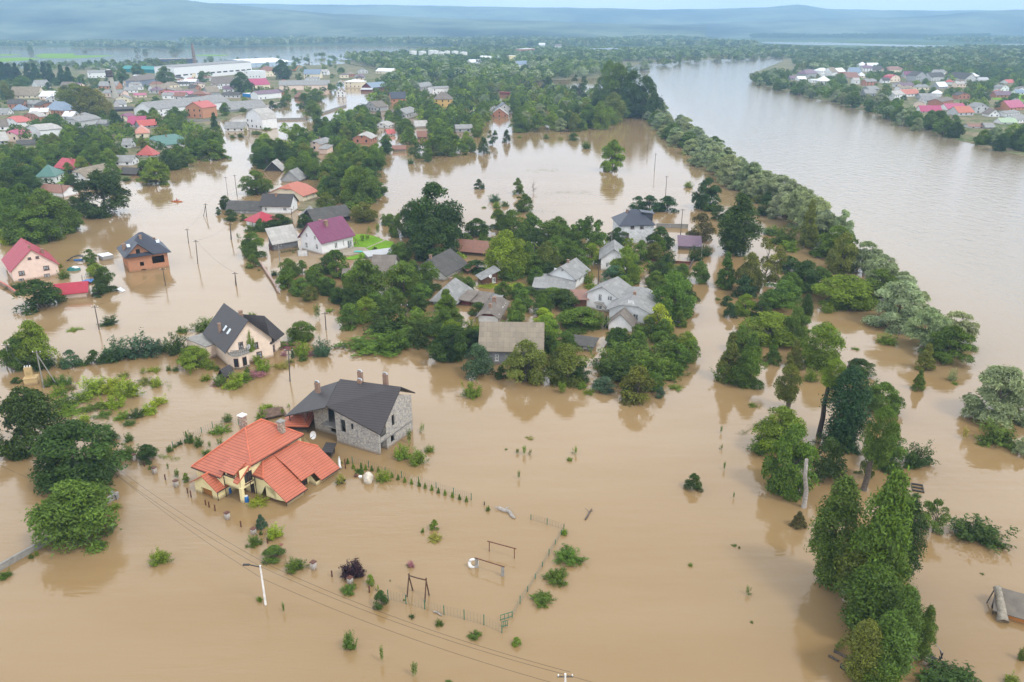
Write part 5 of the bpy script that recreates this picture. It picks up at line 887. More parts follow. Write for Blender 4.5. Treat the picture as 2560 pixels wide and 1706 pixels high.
pole('e', 'C', (1235, 1068), (1295, 1385)); pole('f', 'C', (2125, 578), (2165, 810)); pole('g', 'M1', (1278, 470), (1290, 572)); pole('h', 'M1', (1338, 548), (1352, 712)); pole('i', 'M1', (1405, 298), (1412, 388), brace=(1386, 386)); pole('j', 'M1', (1573, 432), (1578, 545), brace=(1584, 550)); pole('k', 'M1', (1606, 768), (1610, 852), brace=(1619, 868))
pole('l', 'M1', (1542, 115), (1558, 240), 'concrete'); pole('m', 'M1', (1604, 102), (1622, 245)); pole('n', 'M1', (408, 450), (428, 525), 'concrete'); pole('o', 'M1', (1905, 580), (1922, 790), 'concrete'); pole('p', 'M1', (418, 165), (440, 285)); pole('q', 'M1', (2222, 1042), (2230, 1165)); pole('r', 'M1', (1990, 330), (2005, 470))
pole('s', 'B', (1685, 740), (1705, 1200)); pole('t', 'T2', (2063, 840), (2058, 918)); pole('u', 'T2', (2110, 942), (2102, 1036)); pole('v', 'T2', (2160, 1050), (2150, 1170)); pole('w', 'M2', (2236, 110), (2226, 250)); pole('x', 'M2', (2345, 335), (2328, 520)); pole('y', 'M2', (1330, 560), (1328, 760)); pole('z', 'M2', (1770, 705), (1765, 850)); pole('A', 'M2', (440, 985), (455, 1075)); pole('B', 'M2', (1860, 490), (1856, 600), 'concrete')
pole('C', 'T1', (1213, 960), (1222, 1105)); pole('D', 'T1', (898, 390), (908, 470)); pole('E', 'T1', (1278, 395), (1288, 500)); pole('F', 'T1', (1067, 565), (1078, 650)); pole('G', 'T1', (1370, 790), (1378, 880), 'concrete'); pole('H', 'T1', (1742, 975), (1755, 1020), 'wood', 'tilted wooden pole in the flooded road', brace=(1732, 1022)); pole('I', 'T1', (1982, 962), (1986, 1075)); pole('J', 'M3', (152, 585), (145, 690), 'concrete')
pole('K', 'W5', (100, 155), (225, 670), 'concrete', 'concrete pole carrying cables down to the yellow transformer kiosk'); pole('L', 'W5', (610, 90), (700, 520), 'concrete', 'tall concrete pole behind the yellow transformer kiosk', brace=(880, 470)); pole('M', 'W5', (708, 290), (855, 1020), 'concrete', 'braced concrete pole right beside the yellow transformer kiosk', brace=(1150, 950)); pole('N', 'W5', (115, 300), (118, 640), 'concrete', 'short grey pole behind the cable pole')
def wire(a, b, sag, label, r=.018):
    a, b = (TOPS.get(a, a), TOPS.get(b, b)); pts = [tuple(a[k] + (b[k] - a[k]) * t - (sag * 4 * t * (1 - t) if k == 2 else 0) for k in range(3)) for t in [i / 14 for i in range(15)]]
    d = depth((a[1] + b[1]) / 2); m = MB(); m.tube(pts, max(r, .10 * d / FPX), 4); o = m.build('overhead_wire', DARK, None, uv=False); tag(o, label, 'wire')
t0 = TOPS['a']; t1 = TOPS['b']; c0 = TOPS['c']
wire((c0[0], c0[1], c0[2]), t0, .9, 'upper overhead wire from the lamp pole in the trees to the white roadside pole'); wire((c0[0] + .5, c0[1] + .6, c0[2]), (t0[0] + .5, t0[1] + .4, t0[2] + .1), .9, 'second overhead wire beside it, from the trees to the white roadside pole')
wire((c0[0] + .4, c0[1] + .8, c0[2] - 1.2), (t0[0], t0[1], t0[2] - 1.6), .8, 'low overhead wire below the pair running to the white roadside pole')
wire(t0, t1, 1.0, 'overhead wire from the white roadside pole to the pole at the bottom edge'); wire((t0[0] + .4, t0[1] + .4, t0[2] + .1), (t1[0] + .5, t1[1] + .3, t1[2]), 1.0, 'twin overhead wire next to it crossing to the pole at the bottom edge'); wire((t0[0], t0[1], t0[2] - 1.6), (t1[0], t1[1], t1[2] - 1.4), .9, 'lowest overhead wire crossing to the pole at the bottom edge')
wire(t1, (t1[0] + 30, t1[1] - 8, t1[2]), .9, 'overhead wire leaving the bottom edge pole')
for a, b, w in (('g', 'h', 'short pole pair in the flooded street'), ('h', 'k', 'flooded street towards the propped pole'), ('i', 'g', 'propped pole to the next in the flooded street'), ('l', 'i', 'grey pole to the propped pole'), ('e', 'f', 'pole in front of the brick shell house'), ('j', 'h', 'pole before the barn to the street pole')): wire(a, b, 1.0, 'overhead wire from the ' + w if a != 'h' else 'overhead wire along the ' + w)
wire((-75, 95, 7.5), (-60, 86, 7.3), .3, 'overhead wire crossing the water at the far left edge')
# transformer kiosk
p = G(kp('W5', 620, 960)); t = empty('transformer_kiosk', (p[0], p[1], 0), math.radians(18)); tag(t, 'yellow brick transformer kiosk with a narrow tower and white insulators', 'kiosk'); YK = wallm('kiosk render', (.52, .38, .19)); m = MB(); m.box((0, .9, .4), (3.0, 2.4, 2.6)); m.box((0, .9, 1.76), (3.25, 2.65, .14)); m.build('base', YK, t); m = MB(); m.box((-.35, 1.2, 3.0), (1.7, .9, 2.6)); m.build('tower', YK, t)
m = MB(); m.box((-.35, .72, 2.9), (1.0, .08, .9)); m.build('panel', plain('kiosk vent', (.40, .30, .14), .8), t, uv=False)
for i in range(6): m = MB(); m.lathe([(.08, 4.3), (.13, 4.45), (.08, 4.55), (.13, 4.65), (.05, 4.75)], 8, (-.95 + .6 * (i % 3), 1.0 + .4 * (i // 3), 0)); m.build('insulator', WHITE, t, uv=False)
t.scale = (.7, .7, .72); kx, ky = p
for i in range(3): wire((TOPS['K'][0] + .3 * i, TOPS['K'][1], TOPS['K'][2] - .4 - .3 * i), (kx - .8 + .25 * i, ky + .7, 3.35), .7, ORD[i] + ' slack cable from the concrete pole to the yellow kiosk'); wire((TOPS['L'][0] + .3 * i, TOPS['L'][1], TOPS['L'][2] - .3), (kx - .7 + .25 * i, ky + .9, 3.35), .1, ORD[i] + ' steep wire from the tall pole down to the yellow kiosk')
# ---------------- garden in front: fences, swing, goals ----------------
def post(crop, top, base, mat, r, name, desc, cat='post', group=None):
    a = kp(crop, *base); p = G(a); z = max(.5, ZAT(kp(crop, *top)[1], p[1])); m = MB(); m.tube([(0, 0, -.8), (0, 0, z)], r, 6); o = m.build(name, mat, None, uv=False); o.location = (p[0], p[1], 0); later(o, desc, a[0], a[1], cat, group); return p, z
def fence(name, label, crop, tops, bases, mesh=True, rail=None):
    t = None; P = []
    for (tp, bp_) in zip(tops, bases):
        p = G(kp(crop, *bp_)); P.append((p[0], p[1], max(.7, ZAT(kp(crop, *tp)[1], p[1]))))
    t = empty(name, (P[0][0], P[0][1], 0)); tag(t, label, 'fence')
    for x, y, z in P: m = MB(); m.tube([(x - P[0][0], y - P[0][1], -.8), (x - P[0][0], y - P[0][1], z)], .055, 6); m.build('post', GREENP, t, uv=False)
    m = MB()
    for a, b in zip(P, P[1:]):
        n = max(2, int(math.dist(a[:2], b[:2]) / .35))
        for i in range(n + 1): s = i / n; x, y, z = (a[0] + (b[0] - a[0]) * s - P[0][0], a[1] + (b[1] - a[1]) * s - P[0][1], (a[2] + (b[2] - a[2]) * s) * .93); m.tube([(x, y, -.1), (x, y, z)], .007, 3, 0, False)
        for k in range(5): m.tube([(a[0] - P[0][0], a[1] - P[0][1], a[2] * (.05 + .22 * k)), (b[0] - P[0][0], b[1] - P[0][1], b[2] * (.05 + .22 * k))], .007, 3, 0, False)
    m.build('wire_panel', plain('fence wire', (.10, .13, .11), .6), t, uv=False); return P
fence('mesh_fence', 'green post wire mesh fence in front of the wooden swing frame', 'B2', [(328, 615), (450, 650), (580, 685), (714, 722), (857, 752), (993, 785), (1108, 856)], [(330, 680), (452, 712), (580, 748), (712, 785), (850, 818), (985, 856), (1108, 910)])
fence('mesh_fence', 'green post wire mesh fence running away beside the three round bushes', 'B2', [(1177, 762), (1232, 655), (1285, 590), (1336, 505), (1385, 424), (1430, 335), (1473, 272), (1515, 205), (1532, 165)], [(1178, 803), (1232, 710), (1284, 628), (1336, 540), (1385, 456), (1430, 380), (1473, 305), (1515, 238), (1532, 200)])
fence('mesh_fence', 'short sunken mesh fence end at the back of the garden', 'B2', [(1532, 165), (1417, 126), (1306, 100)], [(1532, 200), (1417, 168), (1306, 134)])
fence('mesh_fence', 'green post mesh fence behind the row of small thujas', 'L2', [(87, 853), (197, 880), (310, 925), (422, 952), (539, 990), (658, 1028), (777, 1065), (898, 1103)], [(85, 895), (197, 928), (310, 960), (422, 998), (538, 1035), (658, 1070), (777, 1112), (898, 1150)])
fence('mesh_fence', 'mesh fence behind the orange tiled villa', 'L1', [(1180, 750), (1375, 652), (1447, 615), (1628, 595)], [(1183, 790), (1380, 690), (1455, 655), (1632, 635)])
for (a, b, c, lab) in (((1178, 790), (1098, 812), 'B2', 'left green gate leaf hanging open at the fence corner'), ((1108, 860), (1145, 848), 'B2', 'right green gate leaf hanging open at the fence corner')):
    p = G(kp(c, a[0], a[1] + 14)); q = G(kp(c, b[0], b[1] + 16)); t = empty('gate_leaf', (p[0], p[1], 0)); tag(t, lab, 'gate'); m = MB(); d = (q[0] - p[0], q[1] - p[1])
    for z in (.15, .75): m.tube([(0, 0, z), (d[0], d[1], z)], .04, 5)
    for s in (0, .33, .66, 1): m.tube([(d[0] * s, d[1] * s, -.3), (d[0] * s, d[1] * s, .78)], .03, 5)
    m.build('frame', GREENP, t, uv=False)
# wooden swing frame
bs = [G(kp('B2', x, y)) for x, y in ((455, 668), (502, 615), (578, 700), (613, 648))]; zt = 2.5; t = empty('swing_frame', (*bs[0], 0)); tag(t, 'brown wooden swing frame with splayed legs standing in the flood', 'swing'); o0 = bs[0]; R2 = lambda p, z: (p[0] - o0[0], p[1] - o0[1], z); l1 = ((bs[0][0] + bs[1][0]) / 2, (bs[0][1] + bs[1][1]) / 2); l2 = ((bs[2][0] + bs[3][0]) / 2, (bs[2][1] + bs[3][1]) / 2)
for b, l in ((bs[0], l1), (bs[1], l1), (bs[2], l2), (bs[3], l2)):
    e = (l[0] + (l[0] - b[0]) * .1, l[1] + (l[1] - b[1]) * .1); m = MB(); m.tube([R2(b, -.5), R2(e, zt + .25)], [.09, .07], 7); m.build('leg', plain('brown pole', (.10, .055, .035), .8), t, uv=False)
m = MB(); m.tube([R2(l1, zt), R2(((l1[0] + l2[0]) / 2, (l1[1] + l2[1]) / 2), zt - .04), R2(l2, zt)], .08, 7); m.build('top_beam', MATS['brown pole'], t, uv=False)
# goals
def goal(name, label, crop, tl, bl, tr_, br, mat, slab=False):
    p = G(kp(crop, *bl)); q = G(kp(crop, *br)); z1 = ZAT(kp(crop, *tl)[1], p[1]); z2 = ZAT(kp(crop, *tr_)[1], q[1]); t = empty(name, (*p, 0)); tag(t, label, 'goal'); d = (q[0] - p[0], q[1] - p[1])
    for e, z in (((0, 0), z1), (d, z2)): m = MB(); (m.tube([(*e, -.6), (*e, z + .02)], .06, 6) if not slab else m.box((e[0], e[1], z / 2 - .3), (.38, .16, z + .4))); m.build('post', mat if not slab else CONC, t, uv=False)
    k = .25 / math.hypot(*d); m = MB(); m.tube([(-d[0] * k, -d[1] * k, z1), (d[0] * (1 + k), d[1] * (1 + k), z2)], .065, 6); m.build('crossbar', mat, t, uv=False); return p, z1
goal('goal_frame', 'rusty goal frame with two steel posts and a crossbar', 'B2', (1022, 286), (1022, 352), (1193, 332), (1193, 400), RUST)
gp, gz = goal('carpet_frame', 'rusty crossbar on two concrete slabs in front of the steel goal', 'B2', (935, 400), (935, 465), (1115, 455), (1113, 522), RUST, True)
t = empty('white_sack', (gp[0] - .35, gp[1] + .1, 0)); tag(t, 'white plastic bulk sack tied to the concrete slab of the rusty crossbar', 'sack'); m = MB(); arc = [(.5 * math.cos(a), .05 * math.sin(3 * a), .55 + .62 * math.sin(a)) for a in [math.radians(40 + 25 * i) for i in range(12)]]; m.tube(arc, [.05, .1, .14, .17, .18, .2, .2, .22, .2, .15, .1, .05], 8); m.build('bag', WHITE, t, True, uv=False); m = MB(); m.tube([(.3, 0, 1.0), (.5, .1, .7), (.55, 0, .2)], [.05, .1, .06], 6); m.build('flap', WHITE, t, True, uv=False)
# gate pillars: white with brown caps
for i, (c, x, yt, yb) in enumerate([('B1', 1558, 85, 132), ('B1', 1737, 195, 235), ('B1', 2148, 422, 475), ('B2', 70, 530, 572), ('L1', 917, 838, 882), ('L1', 1060, 925, 970), ('L1', 1207, 1015, 1060)]):
    a = kp(c, x, yb); p = G(a); z = max(.9, ZAT(kp(c, x, yt)[1], p[1])); t = empty('gate_pillar', (p[0], p[1], 0), math.radians(-30)); later(t, 'white brick fence pillar with a brown cap', *a, 'pillar', None); m = MB(); m.box((0, 0, z / 2 - .5), (.5, .5, z + .8)); m.build('shaft', wallm('pillar brick', (.55, .54, .53), 'brick'), t); m = MB(); m.box((0, 0, z - .02), (.68, .68, .1), 0, 0, .8); m.build('cap', BROWN, t, uv=False)
for c, x, yt, yb, d in [('B1', 1650, 145, 185, 'dark brown post'), ('B1', 1832, 262, 297, 'dark brown post'), ('B1', 2272, 485, 525, 'dark brown post'), ('B2', 202, 588, 634, 'dark brown post'), ('L1', 1132, 975, 1012, 'red brown post'), ('B1', 1408, 0, 35, 'red brown post'), ('B1', 1432, 12, 50, 'red brown post'), ('B1', 1473, 34, 76, 'red brown post'), ('L1', 1285, 1068, 1105, 'red brown post'), ('L1', 1308, 1085, 1132, 'red brown post'), ('L2', 38, 870, 935, 'thick red brown post'), ('L1', 988, 885, 920, 'dark brown post'), ('B2', 988, 12, 35, 'thin brown stake')]: post(c, (x, yt), (x, yb), BROWN if 'red' in d or 'dark' in d else WOOD, .09, 'fence_post', d)
p = G(kp('L2', 195, 1025)); me = bpy.data.meshes.new('boulder'); bm = bmesh.new(); bmesh.ops.create_icosphere(bm, subdivisions=3, radius=.75)
for v in bm.verts: n = math.sin(v.co.x * 5 + 1) * .07 + math.sin(v.co.y * 6 + v.co.z * 4) * .08; v.co = v.co * (1 + n); v.co.z *= 1.35
bm.to_mesh(me); bm.free(); me.materials.append(plain('pale rock', (.55, .50, .42), .9, var=.3, scale=3)); o = link('boulder', me); o.location = (p[0], p[1], .55); tag(o, 'large pale boulder beside the thuja row', 'boulder')
for c, x, y, mt, lab in (('L2', 108, 990, BROWN, 'brown garden pot in the water beside the pale boulder'), ('L2', 140, 998, WHITE, 'small white bucket beside the pale boulder')): p = G(kp(c, x, y)); m = MB(); m.lathe([(.18, -.2), (.28, .25), (.24, .3)], 12); o = m.build('flower_pot', mt, None, uv=False); o.location = (*p, 0); tag(o, lab, 'pot')
p = G(kp('A', 1535, 1130)); t = empty('planter', (*p, 0), .6); tag(t, 'dark boat shaped planter with a leafy plant near the orange roof corner', 'planter'); m = MB(); m.lathe([(.3, -.1), (.55, .35), (.5, .38)], 12); m.v = [(x * 1.5, y * .8, z) for x, y, z in m.v]; m.build('pot', DARK, t, uv=False); o = link('foliage', bproto('bush', 0), t); o.scale = (1.5, 1.5, 1.3); o.location = (0, 0, .2); o.color = (*GC['gold'], 1)
p = G(kp('A', 1530, 970)); t = empty('white_sheet', (*p, 0), -.9); tag(t, 'crumpled white sheet hanging on the fence post beside the orange house', 'sheet'); m = MB(); m.tube([(-.3, .1, 1.5), (-.15, 0, .9), (.05, -.1, .4), (.7, -.3, .2)], [.1, .22, .2, .22], 6); m.build('fabric', WHITE, t, True, uv=False)
for c, x, y, lab in (('O1', 962, 1465, 'blue plastic barrel beside the yellow porch pillar'), ('O1', 680, 1320, 'blue and white water canister at the garage side wall')):
    p = G(kp(c, x, y)); t = empty('plastic_barrel', (*p, 0)); tag(t, lab, 'barrel'); m = MB(); m.lathe([(.27, -.3), (.3, 0), (.3, .7), (.22, .85)], 14); m.build('body', plain('blue plastic', (.02, .14, .42), .35), t, uv=False); m = MB(); m.lathe([(.22, .85), (.22, .93), (.02, .95)], 14); m.build('lid', WHITE, t, uv=False)
# ---------------- walls ----------------
def wall(name, label, crop, pts, h, w, mat, cap=None, cat='wall'):
    P = [G(kp(crop, *q)) for q in pts]; t = empty(name, (*P[0], 0)); tag(t, label, cat); m = MB(); c = MB()
    for a, b in zip(P, P[1:]): an = math.atan2(b[1] - a[1], b[0] - a[0]); L0 = math.dist(a, b); mid = ((a[0] + b[0]) / 2 - P[0][0], (a[1] + b[1]) / 2 - P[0][1]); m.box((*mid, h / 2 - .5), (L0 - .02, w, h + 1), an); c.box((*mid, h + .05), (L0 - .01, w + .12, .1), an)
    m.build('wall', mat, t); c.build('coping', cap or CONC, t, uv=False)
wall('concrete_fence', 'low grey concrete fence sunk at the roadside below the big broad tree', 'B1', [(-60, 520), (120, 415), (330, 300), (560, 130), (815, -20)], .75, .2, CONC); wall('concrete_fence', 'low dark fence wall between the roadside tree and the flooded yard', 'L1', [(640, 1040), (720, 1085), (805, 1150)], .7, .2, CONC)
wall('brick_fence', 'low pinkish brick fence with pale coping in front of the orchard', 'D', [(560, 1170), (640, 1290), (740, 1440), (800, 1560)], .7, .3, wallm('fence brick', (.36, .26, .22), 'brick'), plain('pink coping', (.40, .28, .24), .8)); wall('brick_fence', 'low brick fence with red coping at the pink crimson roofed house', 'C', [(-30, 780), (60, 825), (150, 880), (215, 930)], .9, .3, wallm('fence brick', (.36, .26, .22), 'brick'), plain('red coping', (.42, .13, .09), .7))
wall('concrete_fence', 'long grey concrete fence in front of the orange brick villa', 'U2', [(1330, 1370), (1700, 1375), (2150, 1365), (2352, 1360)], 1.4, .3, CONC); wall('concrete_fence', 'grey concrete fence along the flooded meadow past the white gambrel house', 'U3', [(1450, 1345), (1700, 1340), (2080, 1330)], 1.3, .3, CONC); wall('concrete_fence', 'pale fence crossing the flooded street near the dark red barn', 'U6', [(340, 680), (600, 590), (830, 520)], 1.3, .3, CONC)
wall('plank_fence', 'rust red plank fence half sunk in the yard beside the lake tree', 'F', [(1405, 745), (1640, 770), (1850, 785), (2000, 795)], .7, .12, WM('dark red'), RUST, 'fence'); wall('plank_fence', 'dark plank fence running towards the white half hipped house', 'F', [(2030, 760), (1920, 950)], .8, .12, WM('dark wood'), WOOD, 'fence'); wall('concrete_fence', 'grey ribbed fence behind the slate blue roofed block house', 'F', [(1570, 340), (1960, 350)], 1.3, .2, CONC)
# ---------------- debris ----------------
def log(crop, a, b, r, label, mat=PALEB, z=.1, name='log', twigs=0, z2=None):
    p = G(kp(crop, *a)); q = G(kp(crop, *b)); rng = random.Random(int(a[0])); t = empty(name, (*p, 0)); tag(t, label, 'log' if name == 'log' else name.replace('_', ' ')); d = Vector((q[0] - p[0], q[1] - p[1], (z2 if z2 is not None else z) - z)); pts = [(d.x * s + rng.uniform(-r, r), d.y * s + rng.uniform(-r, r), z + d.z * s) for s in (0, .25, .5, .75, 1)]; m = MB(); m.tube(pts, [r, r * 1.05, r * .9, r * .8, r * .55], 8); m.build('stem', mat, t, True, uv=False)
    for k in range(twigs): s = rng.uniform(.1, .9); e = Vector((d.x * s, d.y * s, z + d.z * s)); a2 = rng.uniform(0, 6.28); ln = d.length * rng.uniform(.2, .4); m = MB(); m.tube([e, e + Vector((math.cos(a2) * ln * .6, math.sin(a2) * ln * .6, ln * .25)), e + Vector((math.cos(a2) * ln, math.sin(a2) * ln, ln * .2))], [r * .4, r * .3, r * .12], 5); m.build('branch', mat, t, uv=False)
log('B2', (1085, 65), (1205, 122), .3, 'thick bleached log drifted against the sunken back fence', twigs=2); log('B2', (1680, 138), (1720, 68), .1, 'thin dead branch drifting alone near the open flood', WOOD, twigs=2); log('B2', (645, 765), (693, 795), .1, 'small drift branch caught on the mesh fence', PALEB, twigs=2)
log('B3', (1045, 1042), (1190, 1110), .14, 'dark sunken timber under the willow shade, upper one', WOOD); log('B3', (1018, 1075), (1088, 1108), .13, 'charred looking log with pale end under the willow shade', WOOD, twigs=1); log('B3', (1100, 1135), (1140, 1190), .16, 'curved dark tyre like timber under the willow shade', DARK); log('B3', (1545, 1165), (1590, 1138), .08, 'short dark stick beside the willow clump', WOOD)
log('M1', (1195, 30), (1260, 32), .1, 'drift log below the willow in the flooded street', PALEB) if False else None
t = empty('wreck_frame', (*G(kp('W3', 975, 1380)), 0)); tag(t, 'tangle of dark branches and a bent pale pole beside the willows', 'wreckage'); p0 = G(kp('W3', 975, 1380)); RW = lambda x, y, z: (lambda g: (g[0] - p0[0], g[1] - p0[1], z))(G(kp('W3', x, y), z)); m = MB()
for a, b, r in (((975, 1385, -.2), (1015, 1240, 1.1), .07), ((1110, 1260, -.2), (1160, 1140, 1.6), .07), ((935, 1230, .9), (1030, 1300, .5), .05), ((980, 1190, 1.2), (1100, 1225, 1.0), .05), ((1040, 1310, .3), (1120, 1200, 1.0), .05), ((1030, 1180, 1.2), (940, 1270, .4), .05), ((1120, 1090, 1.6), (1150, 1220, .8), .06)): m.tube([RW(*a), RW(*b)], r, 5)
m.build('branch', DARK, t, uv=False); m = MB(); m.tube([RW(1000, 935, 2.2), RW(1110, 1070, 1.8), RW(1160, 1140, 1.5)], .05, 5); m.tube([RW(910, 1200, 1.0), RW(1030, 1240, .9)], .05, 5); m.build('pole', PALEB, t, uv=False)
# half-sunk plank hut at the right edge
p = G(kp('W3', 1920, 600)); q = G(kp('W3', 2352, 730)); t = empty('plank_hut', (*p, 0), math.atan2(q[1] - p[1], q[0] - p[0]) + .0); tag(t, 'half sunk grey plank hut with orange side boards and a stump leaning on its roof', 'hut'); m = MB(); m.box((3.2, .2, .2), (5.6, .1, 1.1)); m.build('side_wall', WM('orange board'), t); m = MB(); m.slab([[(-.3, .0, .75), (6.6, .0, .75), (6.6, 3.4, 1.65), (-.3, 3.4, 1.65)]], .1); m.build('roof', wallm('roof planks', (.17, .15, .125), 'wood'), t)
m = MB(); m.tube([(-.2, 3.3, 1.6), (-.9, 1.9, -.3)], .07, 5); m.tube([(-.1, 2.4, 1.4), (-.3, 1.6, -.3)], .09, 5); m.tube([(-.2, .4, .8), (-.2, .4, -.3)], .08, 5); m.build('post', WOOD, t, uv=False); m = MB(); m.box((.3, 1.3, .3), (.9, 1.0, .9), .4); m.build('chest', DARK, t, uv=False)
p = G(kp('W3', 2000, 640)); t = empty('tree_stump', (*p, 0)); tag(t, 'grey driftwood stump lying across the plank hut roof', 'stump'); m = MB(); m.tube([(.0, -.5, .1), (.25, .3, .6), (.7, 1.9, 1.5), (.9, 2.9, 1.9)], [.62, .5, .36, .42], 10); m.build('trunk', plain('driftwood', (.28, .25, .20), .9, var=.4, scale=3), t, True, uv=False)
# ladder-like crate near right bank
p = G(kp('L3', 1625, 1070)); t = empty('floating_crate', (*p, .1), -.35); tag(t, 'dark slatted crate frame floating near the riverbank bushes', 'crate'); m = MB()
for y in (-.9, 0, .9): m.box((0, y, 0), (1.5, .28, .14))
m.build('slat', DARK, t, uv=False); m = MB(); m.box((-.7, 0, -.02), (.1, 2.0, .1)); m.box((.7, 0, -.02), (.1, 2.0, .1)); m.build('rail', WOOD, t, uv=False)
# yard bits around the brick shell and garden
p = G(kp('C', 965, 605)); t = empty('tarpaulin_boat', (*p, 0), .2); tag(t, 'small boat under a teal and white tarpaulin in the flooded garden', 'boat'); m = MB(); m.lathe([(1.6, -.1), (1.5, .35), (.9, .8), (.2, 1.0)], 14); m.v = [(x * 1.1, y * .6, z) for x, y, z in m.v]; m.build('hull', plain('teal tarp', (.02, .16, .15), .5), t, True, uv=False); m = MB(); m.lathe([(1.2, .62), (.8, .88), (.15, 1.06)], 12); m.v = [(x * 1.0 + .2, y * .55, z) for x, y, z in m.v]; m.build('cover', WHITE, t, True, uv=False)
p = G(kp('C', 1030, 475)); t = empty('footbridge', (*p, 0), .15); tag(t, 'small dark arched footbridge over a blue garden pool', 'bridge'); m = MB(); pts = [(-2.8 + 5.6 * i / 10, 0, .1 + 1.2 * math.sin(math.pi * i / 10)) for i in range(11)]; m.tube([(x, -.5, z) for x, y, z in pts], .1, 5); m.tube([(x, .5, z) for x, y, z in pts], .1, 5)
for x, y, z in pts: m.box((x, 0, z), (.5, 1.1, .06))
m.build('deck', DARK, t, uv=False); m = MB(); m.box((.1, -.4, .15), (2.2, .6, .5)); m.build('pool_edge', plain('blue plastic', (.02, .14, .42), .35), t, uv=False)
p = G(kp('C', 1165, 765)); t = empty('trampoline', (*p, 0)); tag(t, 'netted garden trampoline with a blue rim beside the crimson garage', 'trampoline'); m = MB(); m.lathe([(1.5, .35), (1.55, .45), (1.3, .45)], 18); m.build('rim', MATS['blue plastic'], t, uv=False); m = MB()
for k in range(8): a = k * .785; m.tube([(1.5 * math.cos(a), 1.5 * math.sin(a), -.3), (1.5 * math.cos(a), 1.5 * math.sin(a), 2.0)], .035, 4)
m.build('pole', DARK, t, uv=False)
p = G(kp('C', 1555, 880)); t = empty('floating_sheet', (*p, .1), -.3); tag(t, 'bent white panel floating beside the garden trees near the brick shell', 'panel'); m = MB(); m.slab([[(-1.2, -.5, .1), (0, -.5, .55), (0, .7, .75), (-1.2, .6, .3)], [(0, -.5, .55), (1.4, -.4, .0), (1.4, .6, .1), (0, .7, .75)]], .05); m.build('sheet', plain('white sheet metal', (.6, .62, .66), .4), t, uv=False)
p = G(kp('D', 1110, 1075)); t = empty('sheet_gate', (*p, 0), 0); tag(t, 'pale metal gate panel standing in the flooded drive of the plum roofed house', 'gate'); m = MB(); m.box((0, .0, .6), (2.6, .08, 2.0)); m.build('sheet', plain('pale sheet', (.6, .6, .6), .5), t, uv=False); m = MB(); m.box((-1.35, 0, .6), (.12, .12, 2.3)); m.box((1.35, 0, .6), (.12, .12, 2.3)); m.build('post', CONC, t, uv=False)
p = G(kp('D', 1820, 1030)); m = MB(); m.slab([[(-1.3, -.6, .34), (.9, -.7, .34), (1.3, .5, .34), (-1, .7, .34)]], .04); o = m.build('turquoise_mat', plain('turquoise', (.05, .48, .40), .6), None, uv=False); o.location = (*p, 0); tag(o, 'turquoise paddling mat on the yard of the plum roofed house', 'mat')
p = G(kp('D', 1780, 940)); t = empty('garden_swing', (*p, .2), .5); tag(t, 'brown A-frame garden swing on the lawn edge', 'swing'); m = MB()
for y in (-1, 1): m.tube([(-.7, y, 0), (0, y, 2.1)], .05, 5); m.tube([(.7, y, 0), (0, y, 2.1)], .05, 5)
m.tube([(0, -1.1, 2.1), (0, 1.1, 2.1)], .05, 5); m.build('frame', BROWN, t, uv=False); m = MB(); m.box((0, 0, .6), (.5, 1.2, .06)); m.build('seat', BROWN, t, uv=False)
